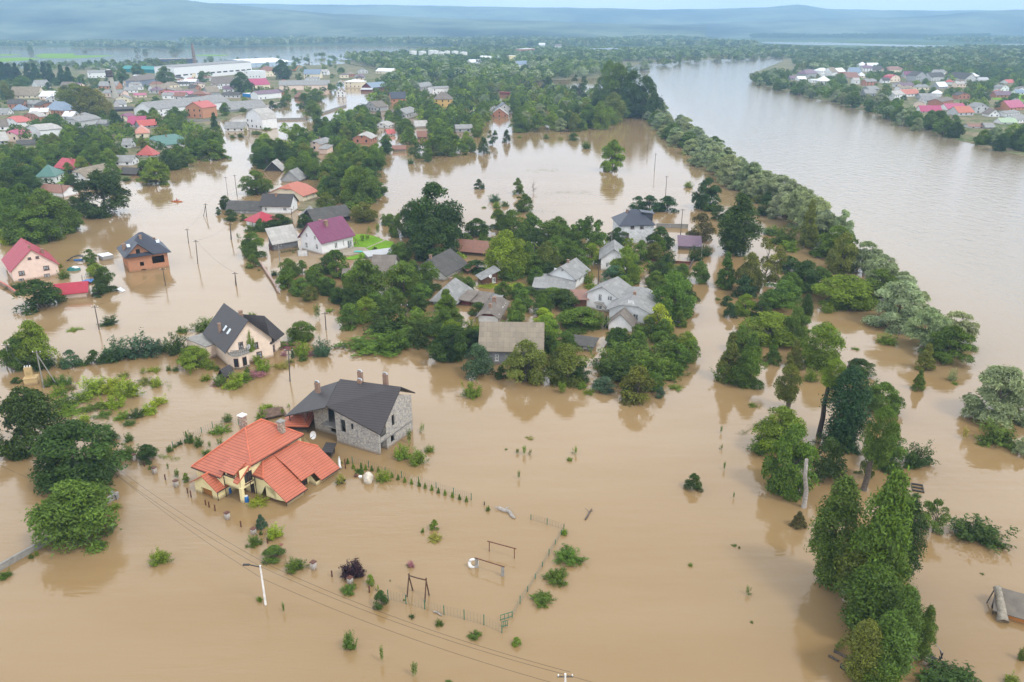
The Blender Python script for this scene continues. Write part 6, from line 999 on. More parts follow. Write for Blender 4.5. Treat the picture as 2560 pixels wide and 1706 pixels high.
# kayak with a paddler in a red jacket
p = G(kp('M1', 1210, 287)); t = empty('kayak', (*p, 0), math.radians(-6)); tag(t, 'orange kayak crossing the flooded street', 'kayak'); m = MB(); st = [(-2.3, .03), (-1.7, .25), (-.6, .42), (.6, .42), (1.7, .25), (2.3, .03)]; m.tube([(x, 0, .16 + .05 * abs(x) / 2.3) for x, r in st], [max(.04, r) for x, r in st], 10); m.v = [(x, y, z * .8) for x, y, z in m.v]; m.build('hull', plain('orange hull', (.52, .14, .05), .35), t, True, uv=False); m = MB(); m.lathe([(.34, .42), (.38, .48), (.3, .48)], 12); m.build('cockpit_rim', DARK, t, uv=False)
def person(loc, rz, label):
    me = bpy.data.meshes.new('person'); P_ = [(0, 0, .3), (0, 0, .55), (0, .0, .82), (0, 0, .95), (0, .02, 1.12), (.21, 0, .80), (.34, .16, .58), (.30, .42, .60), (-.21, 0, .80), (-.36, .14, .60), (-.34, .38, .66), (.12, .1, .28), (.14, .55, .42), (.12, .95, .26), (-.12, .1, .28), (-.14, .55, .42), (-.12, .95, .26)]
    E_ = [(0, 1), (1, 2), (2, 3), (3, 4), (2, 5), (5, 6), (6, 7), (2, 8), (8, 9), (9, 10), (0, 11), (11, 12), (12, 13), (0, 14), (14, 15), (15, 16)]; R_ = [.17, .16, .17, .065, .115, .075, .06, .045, .075, .06, .045, .1, .085, .06, .1, .085, .06]
    me.from_pydata(P_, E_, []); o = bpy.data.objects.new('person', me); COL.objects.link(o); sk = o.modifiers.new('skin', 'SKIN'); sv = me.skin_vertices
    if not sv: me.skin_vertices.new() if hasattr(me.skin_vertices, 'new') else None
    for i, r in enumerate(R_):
        me.skin_vertices[0].data[i].radius = (r, r * .8 if i < 3 else r); 
    me.skin_vertices[0].data[0].use_root = True; sb = o.modifiers.new('sub', 'SUBSURF'); sb.levels = 2; sb.render_levels = 2; me.materials.append(plain('skin', (.45, .26, .18), .6)); dg = bpy.context.evaluated_depsgraph_get(); em = bpy.data.meshes.new_from_object(o.evaluated_get(dg)); o.modifiers.clear(); o.data = em; em.materials.clear(); em.materials.append(MATS['skin']); em.materials.append(plain('red jacket', (.55, .03, .02), .7)); em.materials.append(plain('dark trousers', (.03, .03, .05), .8))
    for pl in em.polygons: z = pl.center.z; y = pl.center.y; pl.material_index = 2 if z < .5 and abs(pl.center.x) < .28 else (1 if z < .9 and not (y > .36 and abs(pl.center.x) > .2) else 0)
    m = MB(); m.lathe([(.12, 1.12), (.135, 1.18), (.1, 1.26), (.02, 1.29)], 12, (0, .0, 0)); h = m.build('hair', plain('brown hair', (.05, .03, .02), .8), o, True, uv=False); o.location = loc; o.rotation_euler = (0, 0, rz); tag(o, label, 'person'); return o
try: person((p[0], p[1], .05), math.radians(-96), 'person in a red jacket sitting and paddling the orange kayak')
except Exception as ex: print('person failed', ex)
m = MB(); m.tube([(-.2, -1.1, .75), (.35, 0, .85), (.3, 1.1, .55)], .025, 5); m.box((-.2, -1.25, .7), (.06, .45, .2)); m.box((.3, 1.25, .5), (.06, .45, .2)); o = m.build('paddle', DARK, None, uv=False); o.location = (p[0], p[1], .0); o.rotation_euler = (0, 0, math.radians(-6)); tag(o, 'dark double paddle held over the orange kayak', 'paddle')
# cars and a digger
def car(crop, x, y, rz, col, label, sink=0):
    p = G(kp(crop, x, y)); t = empty('parked_car', (p[0], p[1], .15 - sink), rz); tag(t, label, 'car'); bm_ = plain('car paint ' + col[0], col[1], .25, spec=.6); m = MB(); m.box((0, 0, .62), (4.3, 1.75, .55)); m.box((-.1, 0, .9), (4.0, 1.65, .06), 0, 0, .95); m.build('body', bm_, t, uv=False); m = MB(); m.box((-.25, 0, 1.2), (2.4, 1.5, .55), 0, 0, .74); c = m.build('cabin', GLASS, t, uv=False); m = MB(); m.box((-.25, 0, 1.49), (1.75, 1.1, .05)); m.build('car_roof', bm_, t, uv=False)
    for sx in (-1.35, 1.35):
        for sy in (-.85, .85): m = MB(); m.tube([(sx, sy - .1, .32), (sx, sy + .1, .32)], .32, 14); w = m.build('wheel', DARK, t, uv=False); m = MB(); m.tube([(sx, sy - .12, .32), (sx, sy + .12, .32)], .18, 10); m.build('rim', plain('rim', (.5, .5, .5), .3, .8), w, uv=False)
    for sy in (-.6, .6): m = MB(); m.box((2.16, sy, .68), (.06, .35, .16)); m.build('headlight', WHITE, t, uv=False)
car('U2', 1665, 1275, 1.9, ('dark', (.02, .022, .03)), 'black car parked beside the orange brick villa'); car('U2', 1310, 1330, .2, ('navy', (.02, .03, .07)), 'dark car parked under trees beside the longest white warehouse'); car('F', 1755, 1500, .25, ('black', (.02, .03, .03)), 'dark car sunk to its windows in front of the white half hipped house', .75)
p = G(kp('U3', 1850, 385)); t = empty('excavator', (*p, 0), .3); tag(t, 'orange excavator standing between the pale hall and the cream dormered house', 'excavator'); OC = plain('digger orange', (.60, .22, .03), .5); m = MB(); m.box((0, -1.3, .6), (5, .8, 1.2)); m.box((0, 1.3, .6), (5, .8, 1.2)); m.build('track', DARK, t, uv=False); m = MB(); m.box((-.5, 0, 2.2), (5, 3, 2.0)); m.build('body', OC, t, uv=False); m = MB(); m.box((1.3, -.8, 3.3), (1.6, 1.3, 2.0)); m.build('cab', GLASS, t, uv=False); m = MB(); m.tube([(2, .5, 2.5), (6.5, .5, 7.5), (11, .5, 5.5), (12, .5, 2.5)], [.5, .45, .35, .3], 6); m.build('boom', OC, t, uv=False); m = MB(); m.box((12, .5, 1.8), (1.4, 1.2, 1.3), 0, 0, .7); m.build('bucket', OC, t, uv=False)
# ---------------- plants placed one by one: x, bottom, top, width (pixels of the crop), kind, colour ----------------
def many(crop, txt):
    for r in txt.strip().split(';'):
        q = r.split()
        if q: T(crop, *[float(a) for a in q[:4]], q[4] if len(q) > 4 else 'bush', q[5] if len(q) > 5 else 'mid')
many('B1', '''490 310 -155 560 wide mid;645 330 285 38;695 330 275 42;1085 440 325 130 bush light;210 402 362 35;245 380 335 30 bush light;30 540 480 85 bush mid;1783 195 100 78 cone blue;1880 260 150 105 bush lime;
1740 315 222 92 bush mid;1690 325 300 30 low;1875 420 300 165 round mid;2015 490 385 130 bush mid;1785 240 205 25;1845 278 235 45 bush light;1775 695 650 42 bush light;1938 770 690 46 sprig mid;780 68 10 75 bush light;1775 38 -50 130 low lime;1925 310 295 20 flower rose;458 320 290 20 sprig light''')
many('B2', '''90 530 378 158 bush purple;85 525 400 120 bush purple;205 585 508 60 round light;60 645 568 106 bush mid;280 738 618 105 round dark;258 625 575 45 sprig light;490 810 770 40 low dark;677 862 808 54;925 950 878 92 bush mid;1210 998 936 66 round light;65 1018 880 92 bush mid;283 1110 980 62 sprig mid;510 1212 1092 90 sprig mid;
740 1262 1232 50;645 205 133 62 round light;645 284 220 98 bush gold;565 222 182 26 bush light;1535 238 192 52 bush light;1572 440 310 198 bush mid;1487 576 462 172 bush mid;1385 722 620 158 bush mid;1012 74 35 32;485 460 405 50 flower rose;470 458 440 40 low mid;438 690 676 14;342 556 542 10''')
many('B3', '''1080 600 -140 330 poplar mid;1400 800 -170 360 poplar mid;1540 560 -10 240 poplar dark;1310 760 185 430 poplar olive;1320 940 430 400 poplar mid;1530 1085 600 240 poplar mid;1680 1095 732 135 poplar mid;1265 1255 830 260 poplar olive;1430 1260 760 320 poplar mid;1360 1290 950 260 poplar mid;
1750 240 0 210 airy mid;1665 192 80 90 bush dark;2060 302 88 330 bush dark;1140 250 60 20 sprig;1090 1035 950 95 sprig mid;815 188 78 100 cone bronze;468 655 585 62 sprig mid;370 318 296 36 low;406 332 312 16;72 454 424 28 bush light;490 844 824 24 low;1860 1330 1155 440 bush dark;1700 1260 1180 130 bush mid;2275 1270 1180 100 bush light;2350 1100 990 50 bush mid;2068 512 494 26 low;1740 1150 1138 10''')
many('L3', '''95 1080 965 125 round dark;285 692 635 36 sprig;285 805 765 38 sprig mid;305 945 880 42 sprig;370 1140 1090 28 sprig;500 515 480 62 low mid;345 330 10 170 cone olive;320 342 198 160 bush mid;490 372 130 240 broad mid;500 200 10 130 cone mid;770 1105 640 340 broad mid;690 830 505 330 broad light;570 830 690 180 bush mid;1150 790 250 300 poplar deep;1390 560 340 260 broad mid;1020 1010 720 240 round dark;1440 945 690 240 broad mid;
1640 918 738 195 bush dark;1570 935 880 72;900 335 238 100 bush light;1230 305 180 195 wide dark;980 245 -60 270 broad light;790 250 60 110 cone olive;640 214 50 112 cone mid;430 140 -40 160 broad mid;2200 620 230 460 willow silver;2290 560 330 300 willow silver;2180 775 590 250 bush mid;2345 845 720 110 willow silver;1640 398 262 86 cone mid;1870 335 238 62 bush silver;1880 360 335 40 bush light;1690 262 80 120 cone olive;1420 84 -2 120 bush light;1200 122 95 52 low light;1955 738 640 80 sprig gold;2055 777 745 62 low mid;1210 970 945 40 low;1510 957 920 42;1490 1015 1000 50 low olive;1560 1120 1090 40 low;1620 1130 1095 60;1300 470 300 160 bush mid;1080 800 640 220 bush dark;1180 830 740 110 bush deep;1290 1010 800 120 airy olive''')
many('M3', '''410 650 245 265 poplar dark;360 640 330 180 poplar dark;320 875 636 130 cone mid;600 850 545 240 airy olive;480 905 640 190 broad olive;440 940 790 160 round deep;190 332 128 190 broad dark;215 352 280 110 bush mid;265 412 310 108 round dark;145 552 368 195 round bronze;110 690 572 98 bush dark;180 658 580 80 bush dark;140 838 694 125 broad mid;62 188 140 62 bush light;262 958 935 42 low;
240 70 -90 140 willow silver;340 150 -30 200 willow silver;430 160 10 190 willow silver;490 210 20 220 willow silver;590 250 80 270 willow silver;690 300 110 260 willow silver;760 360 150 240 willow silver;830 450 190 270 willow silver;930 500 260 260 willow silver;1000 580 370 270 willow silver;1110 600 350 180 willow silver;1120 770 505 210 broad olive;1270 770 560 260 willow silver;1390 870 650 240 willow silver;1500 1140 826 380 willow silver;1640 1100 900 180 willow silver;1700 1300 1010 290 willow silver;1885 1275 1035 320 willow silver;890 600 280 130 cone olive;
580 378 288 115 bush dark;640 512 442 140 bush mid;760 624 528 130 bush light;720 570 438 190 bush mid;440 245 190 100 bush mid;545 295 230 100 bush olive;600 300 220 120 cone mid;860 900 690 230 broad dark;950 880 730 190 broad mid;1150 1000 780 420 wide light;1010 1042 964 92 bush light;865 1125 920 92 poplar dark;700 1020 820 280 broad mid;760 940 770 180 broad mid;740 770 655 190 round dark;870 790 700 120 round dark;450 1060 918 160 broad light;345 1078 980 92 round deep;325 995 928 84 round dark;640 1250 1030 420 broad light;800 1260 1010 200 broad mid;1000 1210 1130 130 bush light;560 1080 960 140 round dark''')
many('M2', '''640 560 165 390 broad dark;500 520 290 200 broad dark;640 690 400 350 broad dark;780 620 440 140 broad dark;1140 790 488 300 broad light;1715 660 388 230 airy mid;1430 570 418 230 broad mid;1340 620 470 150 round dark;1480 640 520 160 broad mid;1180 510 345 190 broad mid;1080 470 340 130 broad mid;935 520 400 180 broad dark;1300 470 360 86 broad mid;950 198 134 72 round dark;1217 234 126 76 round mid;1260 358 234 122 broad mid;1055 288 226 80 bush blue;1075 328 278 56 bush light;1127 318 272 54;985 330 310 32 low light;
2040 345 250 120 round deep;2120 350 245 160 round deep;2240 352 248 160 round deep;2190 610 458 180 broad dark;1900 580 464 150 broad dark;1865 74 -130 165 willow light;1960 840 598 220 broad light;1880 860 720 190 round blue;2060 690 550 130 round mid;2250 780 690 170 bush mid;2240 730 600 130 bush dark;2150 690 570 140 broad olive;180 960 690 280 broad mid;430 940 700 250 broad mid;610 890 700 190 broad mid;70 1150 978 190 round mid;330 1180 960 320 bush dark;540 1190 1010 300 bush mid;240 1010 900 180 round mid;725 1045 886 160 cone light;945 1064 970 140 round dark;900 1175 1075 110 bush light;
1450 970 868 240 broad mid;1390 1110 1008 150 round lime;1650 1170 1000 330 broad mid;1530 1020 880 200 broad dark;2180 1180 985 190 round lime;2110 1150 1060 120 bush gold;2290 1070 770 290 broad mid;2230 900 810 170 broad mid;2350 1010 860 200 broad dark;1820 1150 1068 28 cone dark;1900 1130 1060 130 bush mid;1770 960 880 100 bush light;1290 930 860 150 round dark;1190 820 690 160 round mid;1320 780 640 190 broad mid;1420 760 560 180 broad olive;1550 700 540 180 broad mid;1640 760 610 160 round mid;1030 620 530 160 broad mid;860 610 500 110 broad mid;420 650 560 150 round mid;400 530 370 90 round mid;340 440 370 120 round mid;480 430 400 60 round mid;930 770 680 190 round dark;810 870 760 120 bush mid;230 640 600 50 bush mid;150 560 500 70 sprig light;520 1090 1000 110 round light;630 1170 1060 200 bush mid;760 1100 1030 60 sprig mid;690 1160 1085 60 sprig mid;2110 950 820 90 round mid;1720 880 840 100 bush light;1020 870 830 160 low lime;1180 880 850 170 low lime;1690 840 740 90 bush light;2010 720 670 120 bush dark''')
many('L2', '''900 445 322 130 bush light;270 135 -20 430 bush mid;380 125 -40 240 bush mid;545 100 -70 160 round dark;740 215 -65 290 airy dark;740 190 -40 240 broad dark;940 305 78 220 round blue;1270 350 55 290 broad olive;1560 352 82 330 broad olive;1660 340 200 120 round dark;1105 318 228 84 round dark;1520 424 328 124 sprig light;1655 388 334 72 bush light;1700 428 378 84 low light;1810 408 298 180 round blue;2040 472 228 250 round olive;1955 468 380 90 round dark;2195 452 372 66 round blue;2300 398 352 96 low light;1840 260 80 220 bush mid;1900 330 140 260 bush dark;2050 280 70 280 bush mid;2180 330 110 260 bush mid;2280 300 180 160 bush mid;2140 400 250 160 bush mid;1960 200 0 250 bush mid;2240 180 20 220 bush mid;
425 872 742 104 bush light;525 908 782 112 bush light;610 822 768 64 bush light;470 764 650 64 sprig mid;480 684 608 42 sprig mid;560 688 618 60 sprig light;475 582 544 36 bush light;1260 842 768 64 sprig light;1215 835 792 50 sprig olive;1300 840 800 40 sprig olive;1610 838 776 62 sprig light;1570 882 850 36 bush light;1222 1008 938 40 sprig mid;1138 807 792 22 low;145 972 898 32 cone mid;120 965 930 60 low mid;295 1022 930 95 bush light;10 900 868 20 low gold;1300 730 715 60 low gold''')
many('L1', '''120 245 30 250 broad mid;220 235 -75 250 broad light;200 240 60 270 broad mid;300 250 130 150 bush dark;480 242 122 125 round blue;640 218 122 105 round dark;780 190 5 190 bush blue;960 175 -10 210 bush blue;740 205 110 110 bush dark;880 170 80 140 bush dark;1090 135 30 105 bush blue;1200 150 -20 150 bush dark;1290 200 90 120 bush mid;1325 255 92 205 broad light;1440 252 192 76 bush light;1405 334 284 66 bush light;1486 266 230 42 round mid;560 230 180 90 bush mid;410 245 140 60 bush gold;
640 430 275 190 bush lime;760 415 290 170 bush lime;860 450 295 160 bush lime;545 480 388 160 low light;440 510 368 190 low mid;640 535 458 150 low mid;770 522 415 140 bush lime;480 570 470 230 low light;570 612 556 74 bush lime;1065 375 298 76 bush lime;1000 365 308 130 low olive;1080 500 430 110 bush lime;1010 560 480 110 bush lime;930 585 512 100 bush dark;880 640 592 76 bush mid;830 595 528 100 bush light;340 368 288 96 bush mid;430 365 278 110 bush mid;480 395 350 80 low olive;390 430 350 110 bush light;700 590 530 120 low mid;110 350 308 72 round dark;
190 830 380 430 wide dark;510 1065 598 580 wide dark;700 980 740 180 broad mid;755 755 674 114 round dark;877 748 682 64 bush mid;865 866 752 134 bush mid;720 745 700 60 bush mid;1000 888 764 150 round dark;1160 820 768 46 bush mid;1200 790 750 40 low mid;1230 772 732 36 bush dark;1285 758 662 66 bush mid;1350 784 698 66 bush mid;1430 795 740 44 sprig mid;1415 850 792 76 bush mid;1505 780 718 76 sprig mid;1520 688 608 124 low light;1555 614 548 62 bush mid;1450 700 655 60 low light;1145 946 890 36 sprig mid;1210 1004 928 82 sprig mid;1270 1026 964 46 round light;1035 938 905 48 low mid;1785 600 530 90 bush light;1830 545 475 110 bush light;1930 578 512 50 sprig light;1895 540 500 50 bush light;1975 520 485 40 sprig light;
1970 105 42 150 bush mid;1980 112 68 130 flower rose;1925 108 75 70 flower rose;2060 160 48 116 bush light;2200 160 35 145 bush blue;2070 195 148 70 bush mid;1940 165 122 42 flower rose;1930 252 203 92 flower gold;1890 240 215 40 flower gold;1755 310 252 116 flower rose;1600 378 262 150 bush lime;1670 340 255 120 bush light;1500 362 285 100 bush mid;1490 365 335 90 flower rose;1690 280 240 40 round mid;1800 270 170 110 bush light;1760 220 140 70 bush light;2000 180 110 26 cone dark;2130 165 130 60 flower rose;1300 300 250 40 sprig light;1200 268 235 44 bush mid;1150 265 222 32 bush mid;975 285 240 60 sprig light;1050 275 225 90 low lime;840 310 255 70 low olive;1980 215 178 50 bush gold''')
many('M1', '''60 480 200 230 broad mid;170 500 175 280 wide mid;300 520 205 300 broad mid;400 500 260 220 broad mid;200 560 350 300 broad mid;90 560 320 220 broad mid;450 490 300 200 broad mid;330 560 400 170 round mid;30 580 448 90 bush lime;700 375 82 330 wide dark;560 365 280 110 round dark;500 345 252 115 broad dark;100 220 0 310 broad dark;200 240 90 150 broad dark;40 280 80 180 broad dark;1055 168 10 200 willow light;860 144 112 64 bush mid;465 115 20 88 round mid;255 1020 815 320 round dark;120 880 830 120 bush dark;610 690 612 92 round mid;625 725 670 60 bush mid;655 790 708 120 broad light;720 900 735 160 broad dark;665 935 858 96 round dark;740 1126 1055 124 bush dark;510 1170 1142 96 low light;430 810 742 86 bush mid;415 738 712 26 round light;2165 1095 970 90 sprig mid;2255 1040 1000 60 low light;2065 1235 1100 190 broad mid;1240 1180 1130 80 bush mid;1400 1170 1065 150 bush mid;1720 1080 1035 60 bush light;1470 220 190 0.1''' .replace(';1470 220 190 0.1', ''))
many('D', '''120 475 308 160 broad dark;25 545 450 80 round dark;180 620 478 200 round dark;345 625 540 100 round mid;450 760 650 190 bush mid;570 760 600 150 broad mid;810 760 540 320 broad dark;690 720 620 150 broad dark;1120 720 540 210 round dark;500 280 -10 390 broad mid;880 275 206 86 round mid;280 850 780 90 sprig mid;480 1085 775 340 broad mid;400 1000 860 170 round mid;470 1225 1048 170 round mid;545 1262 1230 40 low;1840 400 -60 420 broad mid;1700 330 60 260 broad mid;1880 640 388 330 broad olive;2000 380 200 220 broad mid;2100 300 138 180 broad mid;1560 380 190 160 broad dark;1300 300 230 150 round mid;1400 250 60 200 broad mid;1450 520 400 170 bush mid;1350 560 470 130 bush mid;
740 1322 1248 90 bush dark;900 1490 1210 250 fruit mid;1095 1305 1128 165 round mid;1290 1430 1175 240 fruit mid;1530 1350 1138 230 fruit mid;1090 1570 1350 300 broad mid;1410 1510 1345 310 fruit mid;1200 1530 1300 200 fruit mid;1660 1500 1300 200 fruit mid;1850 1540 1130 440 broad mid;2060 800 640 120 sprig light;2180 680 535 140 fruit mid;2250 800 660 160 fruit mid;2030 1035 955 80 round mid;1840 1120 1030 110 sprig light;1930 870 780 120 sprig light;1950 780 690 110 sprig light;985 1035 1000 40 low mid;1080 1020 990 30 low mid;1560 1600 1480 240 fruit dark;1760 1600 1470 240 broad dark''')
many('T1', '''2180 945 815 112 round dark;2140 815 690 120 broad mid;2080 740 640 110 round mid;2160 690 610 120 broad mid;1465 882 775 62 cone dark;1200 832 735 90 broad mid;1050 832 740 85 round mid;1540 790 706 78 round mid;1650 640 500 150 broad dark;1130 590 460 120 broad mid;940 540 440 85 broad mid;840 580 470 80 broad mid;520 760 580 250 broad olive;600 800 600 200 broad olive;670 790 620 160 broad gold;450 720 590 130 broad olive;1860 740 690 50 round dark;1935 730 675 60 round mid;1905 738 708 40 round mid;1660 765 730 50 bush mid;1960 690 618 60 round mid;1230 870 830 50 bush mid;780 880 760 110 broad dark;1385 560 490 80 round mid;1925 540 415 120 broad dark;2050 560 505 50 round mid;2110 548 515 36 round mid;1480 950 870 90 round mid;1450 1090 960 200 willow mid;1590 945 915 42 bush mid;1645 940 905 40 bush mid;1680 940 860 60 sprig gold;1750 920 890 70 bush mid;1830 965 940 60 low mid;1820 890 865 70 bush light;2050 1010 940 100 bush dark;2030 1060 990 100 bush mid;60 560 440 110 cone deep;20 560 430 90 cone deep;110 560 435 70 cone deep;190 560 440 80 cone deep;240 570 440 80 cone deep;300 560 430 70 cone deep;345 570 445 70 cone deep;420 580 450 70 cone deep;470 590 465 80 cone deep;150 600 520 110 broad mid;30 680 560 100 broad olive;330 615 565 55 round dark;545 585 545 20 cone deep;570 582 535 22 cone deep''')
many('U5', '''1150 215 -20 260 broad mid;800 170 -30 240 broad mid;580 190 150 0.1'''.split(';5')[0])
many('T2', '''2090 800 530 220 broad dark;2000 790 490 200 broad dark;1900 760 440 220 broad mid;1840 720 420 190 broad mid;1870 830 640 160 broad olive;1700 870 720 170 broad mid;1785 880 700 130 broad light;1420 640 530 95 broad dark;1670 890 830 56 round light;1410 950 920 40 round mid;1600 960 910 80 round mid;1685 1015 960 70 bush mid;1640 680 520 130 airy dark;1510 955 935 30 low light;1230 945 925 28 bush light;1140 975 890 56 round dark;980 1050 940 80 round dark;1045 990 895 80 airy dark;840 1060 985 90 fruit mid;900 1040 960 70 fruit mid;800 690 600 90 broad light;650 840 720 0.1'''.split(';650')[0])
many('W1', '''390 520 440 72 round mid;2270 530 450 120 round mid;1790 550 470 70 airy dark;1900 540 490 90 round mid;1105 525 495 60 bush mid;1165 690 630 76 round mid;1340 690 610 86 broad mid;1470 670 615 66 willow silver;1230 740 680 90 willow silver;1580 730 650 100 broad mid;1665 690 625 110 willow silver;1905 645 620 48 round dark;780 700 655 60 round mid;955 705 640 120 willow silver;860 700 640 70 round mid;650 690 635 60 broad dark;560 700 650 80 broad mid;415 720 660 110 broad mid;130 540 512 18 round mid''')
# thuja row along the back fence
for i, (x, y) in enumerate([(52, 902), (90, 935), (175, 945), (217, 952), (262, 960), (355, 996), (397, 1012), (442, 1029), (488, 1042), (540, 1056), (582, 1070), (627, 1083), (673, 1102), (718, 1116), (768, 1132), (817, 1147), (865, 1161)]):
    a = kp('L2', x, y); b = kp('L2', x, y - (40 if i != 9 else 52)); X, Y, h, w = place(a[0], a[1], b[1], 24 / 2.736); o = link('thuja', proto('cone', i % 3)[0]); o.location = (X, Y, -.05); o.scale = (w, w, h); o.rotation_euler = (0, 0, i); o.color = (*GC['light' if i % 3 else 'mid'], 1); tag(o, ORD[i] + ' small cone thuja from the left in the row along the back fence', 'thuja', 'thujas along the back fence')
for i in range(12): T('D', 835 + i * 20, 1035 - i * 3, 1000 - i * 3, 14, 'cone', 'dark')
# pollarded poplars and dead trunks
def pollard(crop, base, top, cx, cyb, cyt, cw, col, label, mat=BARK, r=.38):
    a = kp(crop, *base); p = G(a); pt = kp(crop, *top); z = ZAT(pt[1], p[1]); xt = (pt[0] - 1280) / FPX * depth(p[1], z) - p[0]; t = empty('pollarded_tree', (*p, 0)); tag(t, label, 'tree'); m = MB(); m.tube([(0, 0, -1), (xt * .3 + .15, 0, z * .35), (xt * .62 - .1, 0, z * .66), (xt, 0, z)], [r * 1.15, r, r * .85, r * .7], 9); m.build('trunk', mat, t, True, uv=False)
    if cw:
        d = depth(p[1], z); w = cw / KR[crop][2] * d / FPX; zt, zb_ = ZAT(kp(crop, 0, cyt)[1], p[1]), ZAT(kp(crop, 0, cyb)[1], p[1]); o = link('crown', proto('broad', 1)[0], t); o.location = ((kp(crop, cx, 0)[0] - 1280) / FPX * d - p[0], 0, zb_ - (zt - zb_) * .1); o.scale = (w, w, (zt - zb_) * 1.1); o.color = (*GC[col], 1)
    return t
pollard('L3', (735, 520), (768, 300), 752, 440, 230, 165, 'olive', 'pollarded tree with a thick leafy sleeve over its grey trunk'); pollard('L3', (945, 712), (1022, 345), 1050, 355, 188, 165, 'light', 'tall bare leaning trunk topped by one tuft of bright leaves', plain('dark bark', (.06, .045, .035), .95)); pollard('L3', (1250, 1082), (1335, 790), 1365, 840, 515, 210, 'mid', 'leaning cut poplar trunk with a bushy green top above water'); pollard('L3', (848, 1200), (866, 870), 0, 0, 0, 0, 'mid', 'bleached dead white trunk standing bare in the flood', PALEB, .3)
pollard('M3', (845, 595), (860, 520), 0, 0, 0, 0, 'mid', 'thin pale birch trunk under the tall willows', PALEB, .15); pollard('M3', (432, 640), (445, 580), 0, 0, 0, 0, 'mid', 'short pale dead trunk between the tall poplars', PALEB, .2)
p = G(kp('M2', 1322, 224)); t = empty('bare_tree', (*p, 0)); t.scale = (5, 5, 6.5); tag(t, 'bare leafless little tree standing in the flooded field', 'tree'); _, _, c_, l_ = crown_data('fruit', 3); m = limbs(3, c_, l_, .2, .02, .8); m.build('trunk', WOOD, t, uv=False)
# ---------------- scattered trees between and behind the houses ----------------
def inside(poly, x, y):
    c = False; j = len(poly) - 1
    for i in range(len(poly)):
        xi, yi = poly[i]; xj, yj = poly[j]
        if (yi > y) != (yj > y) and x < (xj - xi) * (y - yi) / (yj - yi + 1e-12) + xi: c = not c
        j = i
    return c
GRID = {}
def gkey(X, Y): return (int(X // 12), int(Y // 12))
for X, Y, w, h in TREES: GRID.setdefault(gkey(X, Y), []).append((X, Y, w))
def free(X, Y, w, k=.36):
    a, b = gkey(X, Y)
    for i in (-1, 0, 1):
        for j in (-1, 0, 1):
            for x, y, ww in GRID.get((a + i, b + j), ()):
                if math.hypot(x - X, y - Y) < k * (w + ww): return False
    return True
def hides(X, Y, w, h, tol):
    d = depth(Y, h / 2); px, pt = PX(X, Y, h); _, pb = PX(X, Y, 0); r = w / 2 * FPX / d; x0, x1 = px - r, px + r
    for a in HB:
        if math.hypot(a[5] - X, a[6] - Y) < a[7] * .8 + w * .3: return True
        if Y < a[4]:
            ox = min(x1, a[2]) - max(x0, a[0]); oy = min(pb, a[3]) - max(pt, a[1])
            if ox > 0 and oy > 0 and ox * oy > tol * (a[2] - a[0]) * (a[3] - a[1]): return True
    return False
CAND = []
def zone(poly, spacing, hr, mix, n, seed, k=.36, tol=.10, wr=(.85, 1.2)):
    rng = random.Random(seed); W_ = [G(p) for p in poly]; xs = [p[0] for p in W_]; ys = [p[1] for p in W_]; kinds = [m for m in mix]; wts = [mix[m] for m in mix]; got = 0
    for _ in range(n * 8):
        if got >= n: break
        X = rng.uniform(min(xs), max(xs)); Y = rng.uniform(min(ys), max(ys))
        if not inside(W_, X, Y): continue
        h = rng.uniform(*hr); w = h * rng.uniform(*wr)
        if not free(X, Y, w, k) or hides(X, Y, w, h, tol): continue
        kind, col = rng.choices(kinds, wts)[0]
        if kind == 'poplar': w *= .45; h *= 1.25
        if kind in ('bush', 'low'): h *= .45; w *= .6
        GRID.setdefault(gkey(X, Y), []).append((X, Y, w)); CAND.append((X, Y, h, w, kind, col)); got += 1
VM = {('broad', 'mid'): 6, ('broad', 'light'): 3, ('round', 'mid'): 3, ('fruit', 'mid'): 2, ('broad', 'dark'): 3, ('round', 'light'): 1, ('bush', 'mid'): 2, ('broad', 'olive'): 1}
GM = {('broad', 'mid'): 6, ('broad', 'dark'): 4, ('broad', 'light'): 3, ('willow', 'silver'): 3, ('broad', 'olive'): 2, ('poplar', 'mid'): 1, ('airy', 'mid'): 1}
S_ = lambda pts: [(x * 1.088, y * 1.088) for x, y in pts]
zone(S_([(0, 300), (120, 280), (300, 275), (420, 292), (470, 312), (518, 350), (440, 380), (330, 415), (240, 440), (190, 470), (0, 430)]), 7, (5, 8.5), VM, 240, 1, tol=.13)
zone(S_([(0, 190), (260, 185), (420, 200), (600, 210), (740, 205), (830, 190), (790, 215), (700, 235), (600, 250), (500, 262), (420, 285), (200, 270), (0, 300)]), 9, (4.5, 8), VM, 150, 2, tol=.06)
zone(S_([(0, 150), (420, 145), (760, 130), (860, 150), (820, 190), (560, 195), (300, 185), (0, 195)]), 9, (6, 10), VM, 110, 3, tol=.04)
zone(S_([(560, 375), (610, 345), (700, 350), (640, 300), (700, 330), (760, 290), (800, 270), (850, 250), (960, 250), (1060, 255), (1110, 310), (1050, 360), (950, 378), (880, 380), (860, 420), (870, 440), (800, 470), (700, 430), (620, 400)]), 7, (6, 9.5), VM, 270, 4, tol=.11)
zone(S_([(860, 250), (830, 215), (900, 185), (1000, 200), (1100, 190), (1250, 215), (1420, 230), (1480, 262), (1400, 290), (1340, 308), (1190, 305), (1100, 300), (960, 262)]), 8, (7, 11), GM, 420, 5, tol=.14)
zone(S_([(640, 650), (700, 615), (790, 610), (860, 640), (900, 600), (960, 560), (1060, 560), (1220, 520), (1420, 560), (1500, 580), (1600, 640), (1560, 760), (1590, 830), (1500, 880), (1400, 860), (1200, 850), (1000, 800), (830, 790), (700, 690)]), 6, (3.5, 6.0), VM, 150, 6, tol=.05, k=.40)
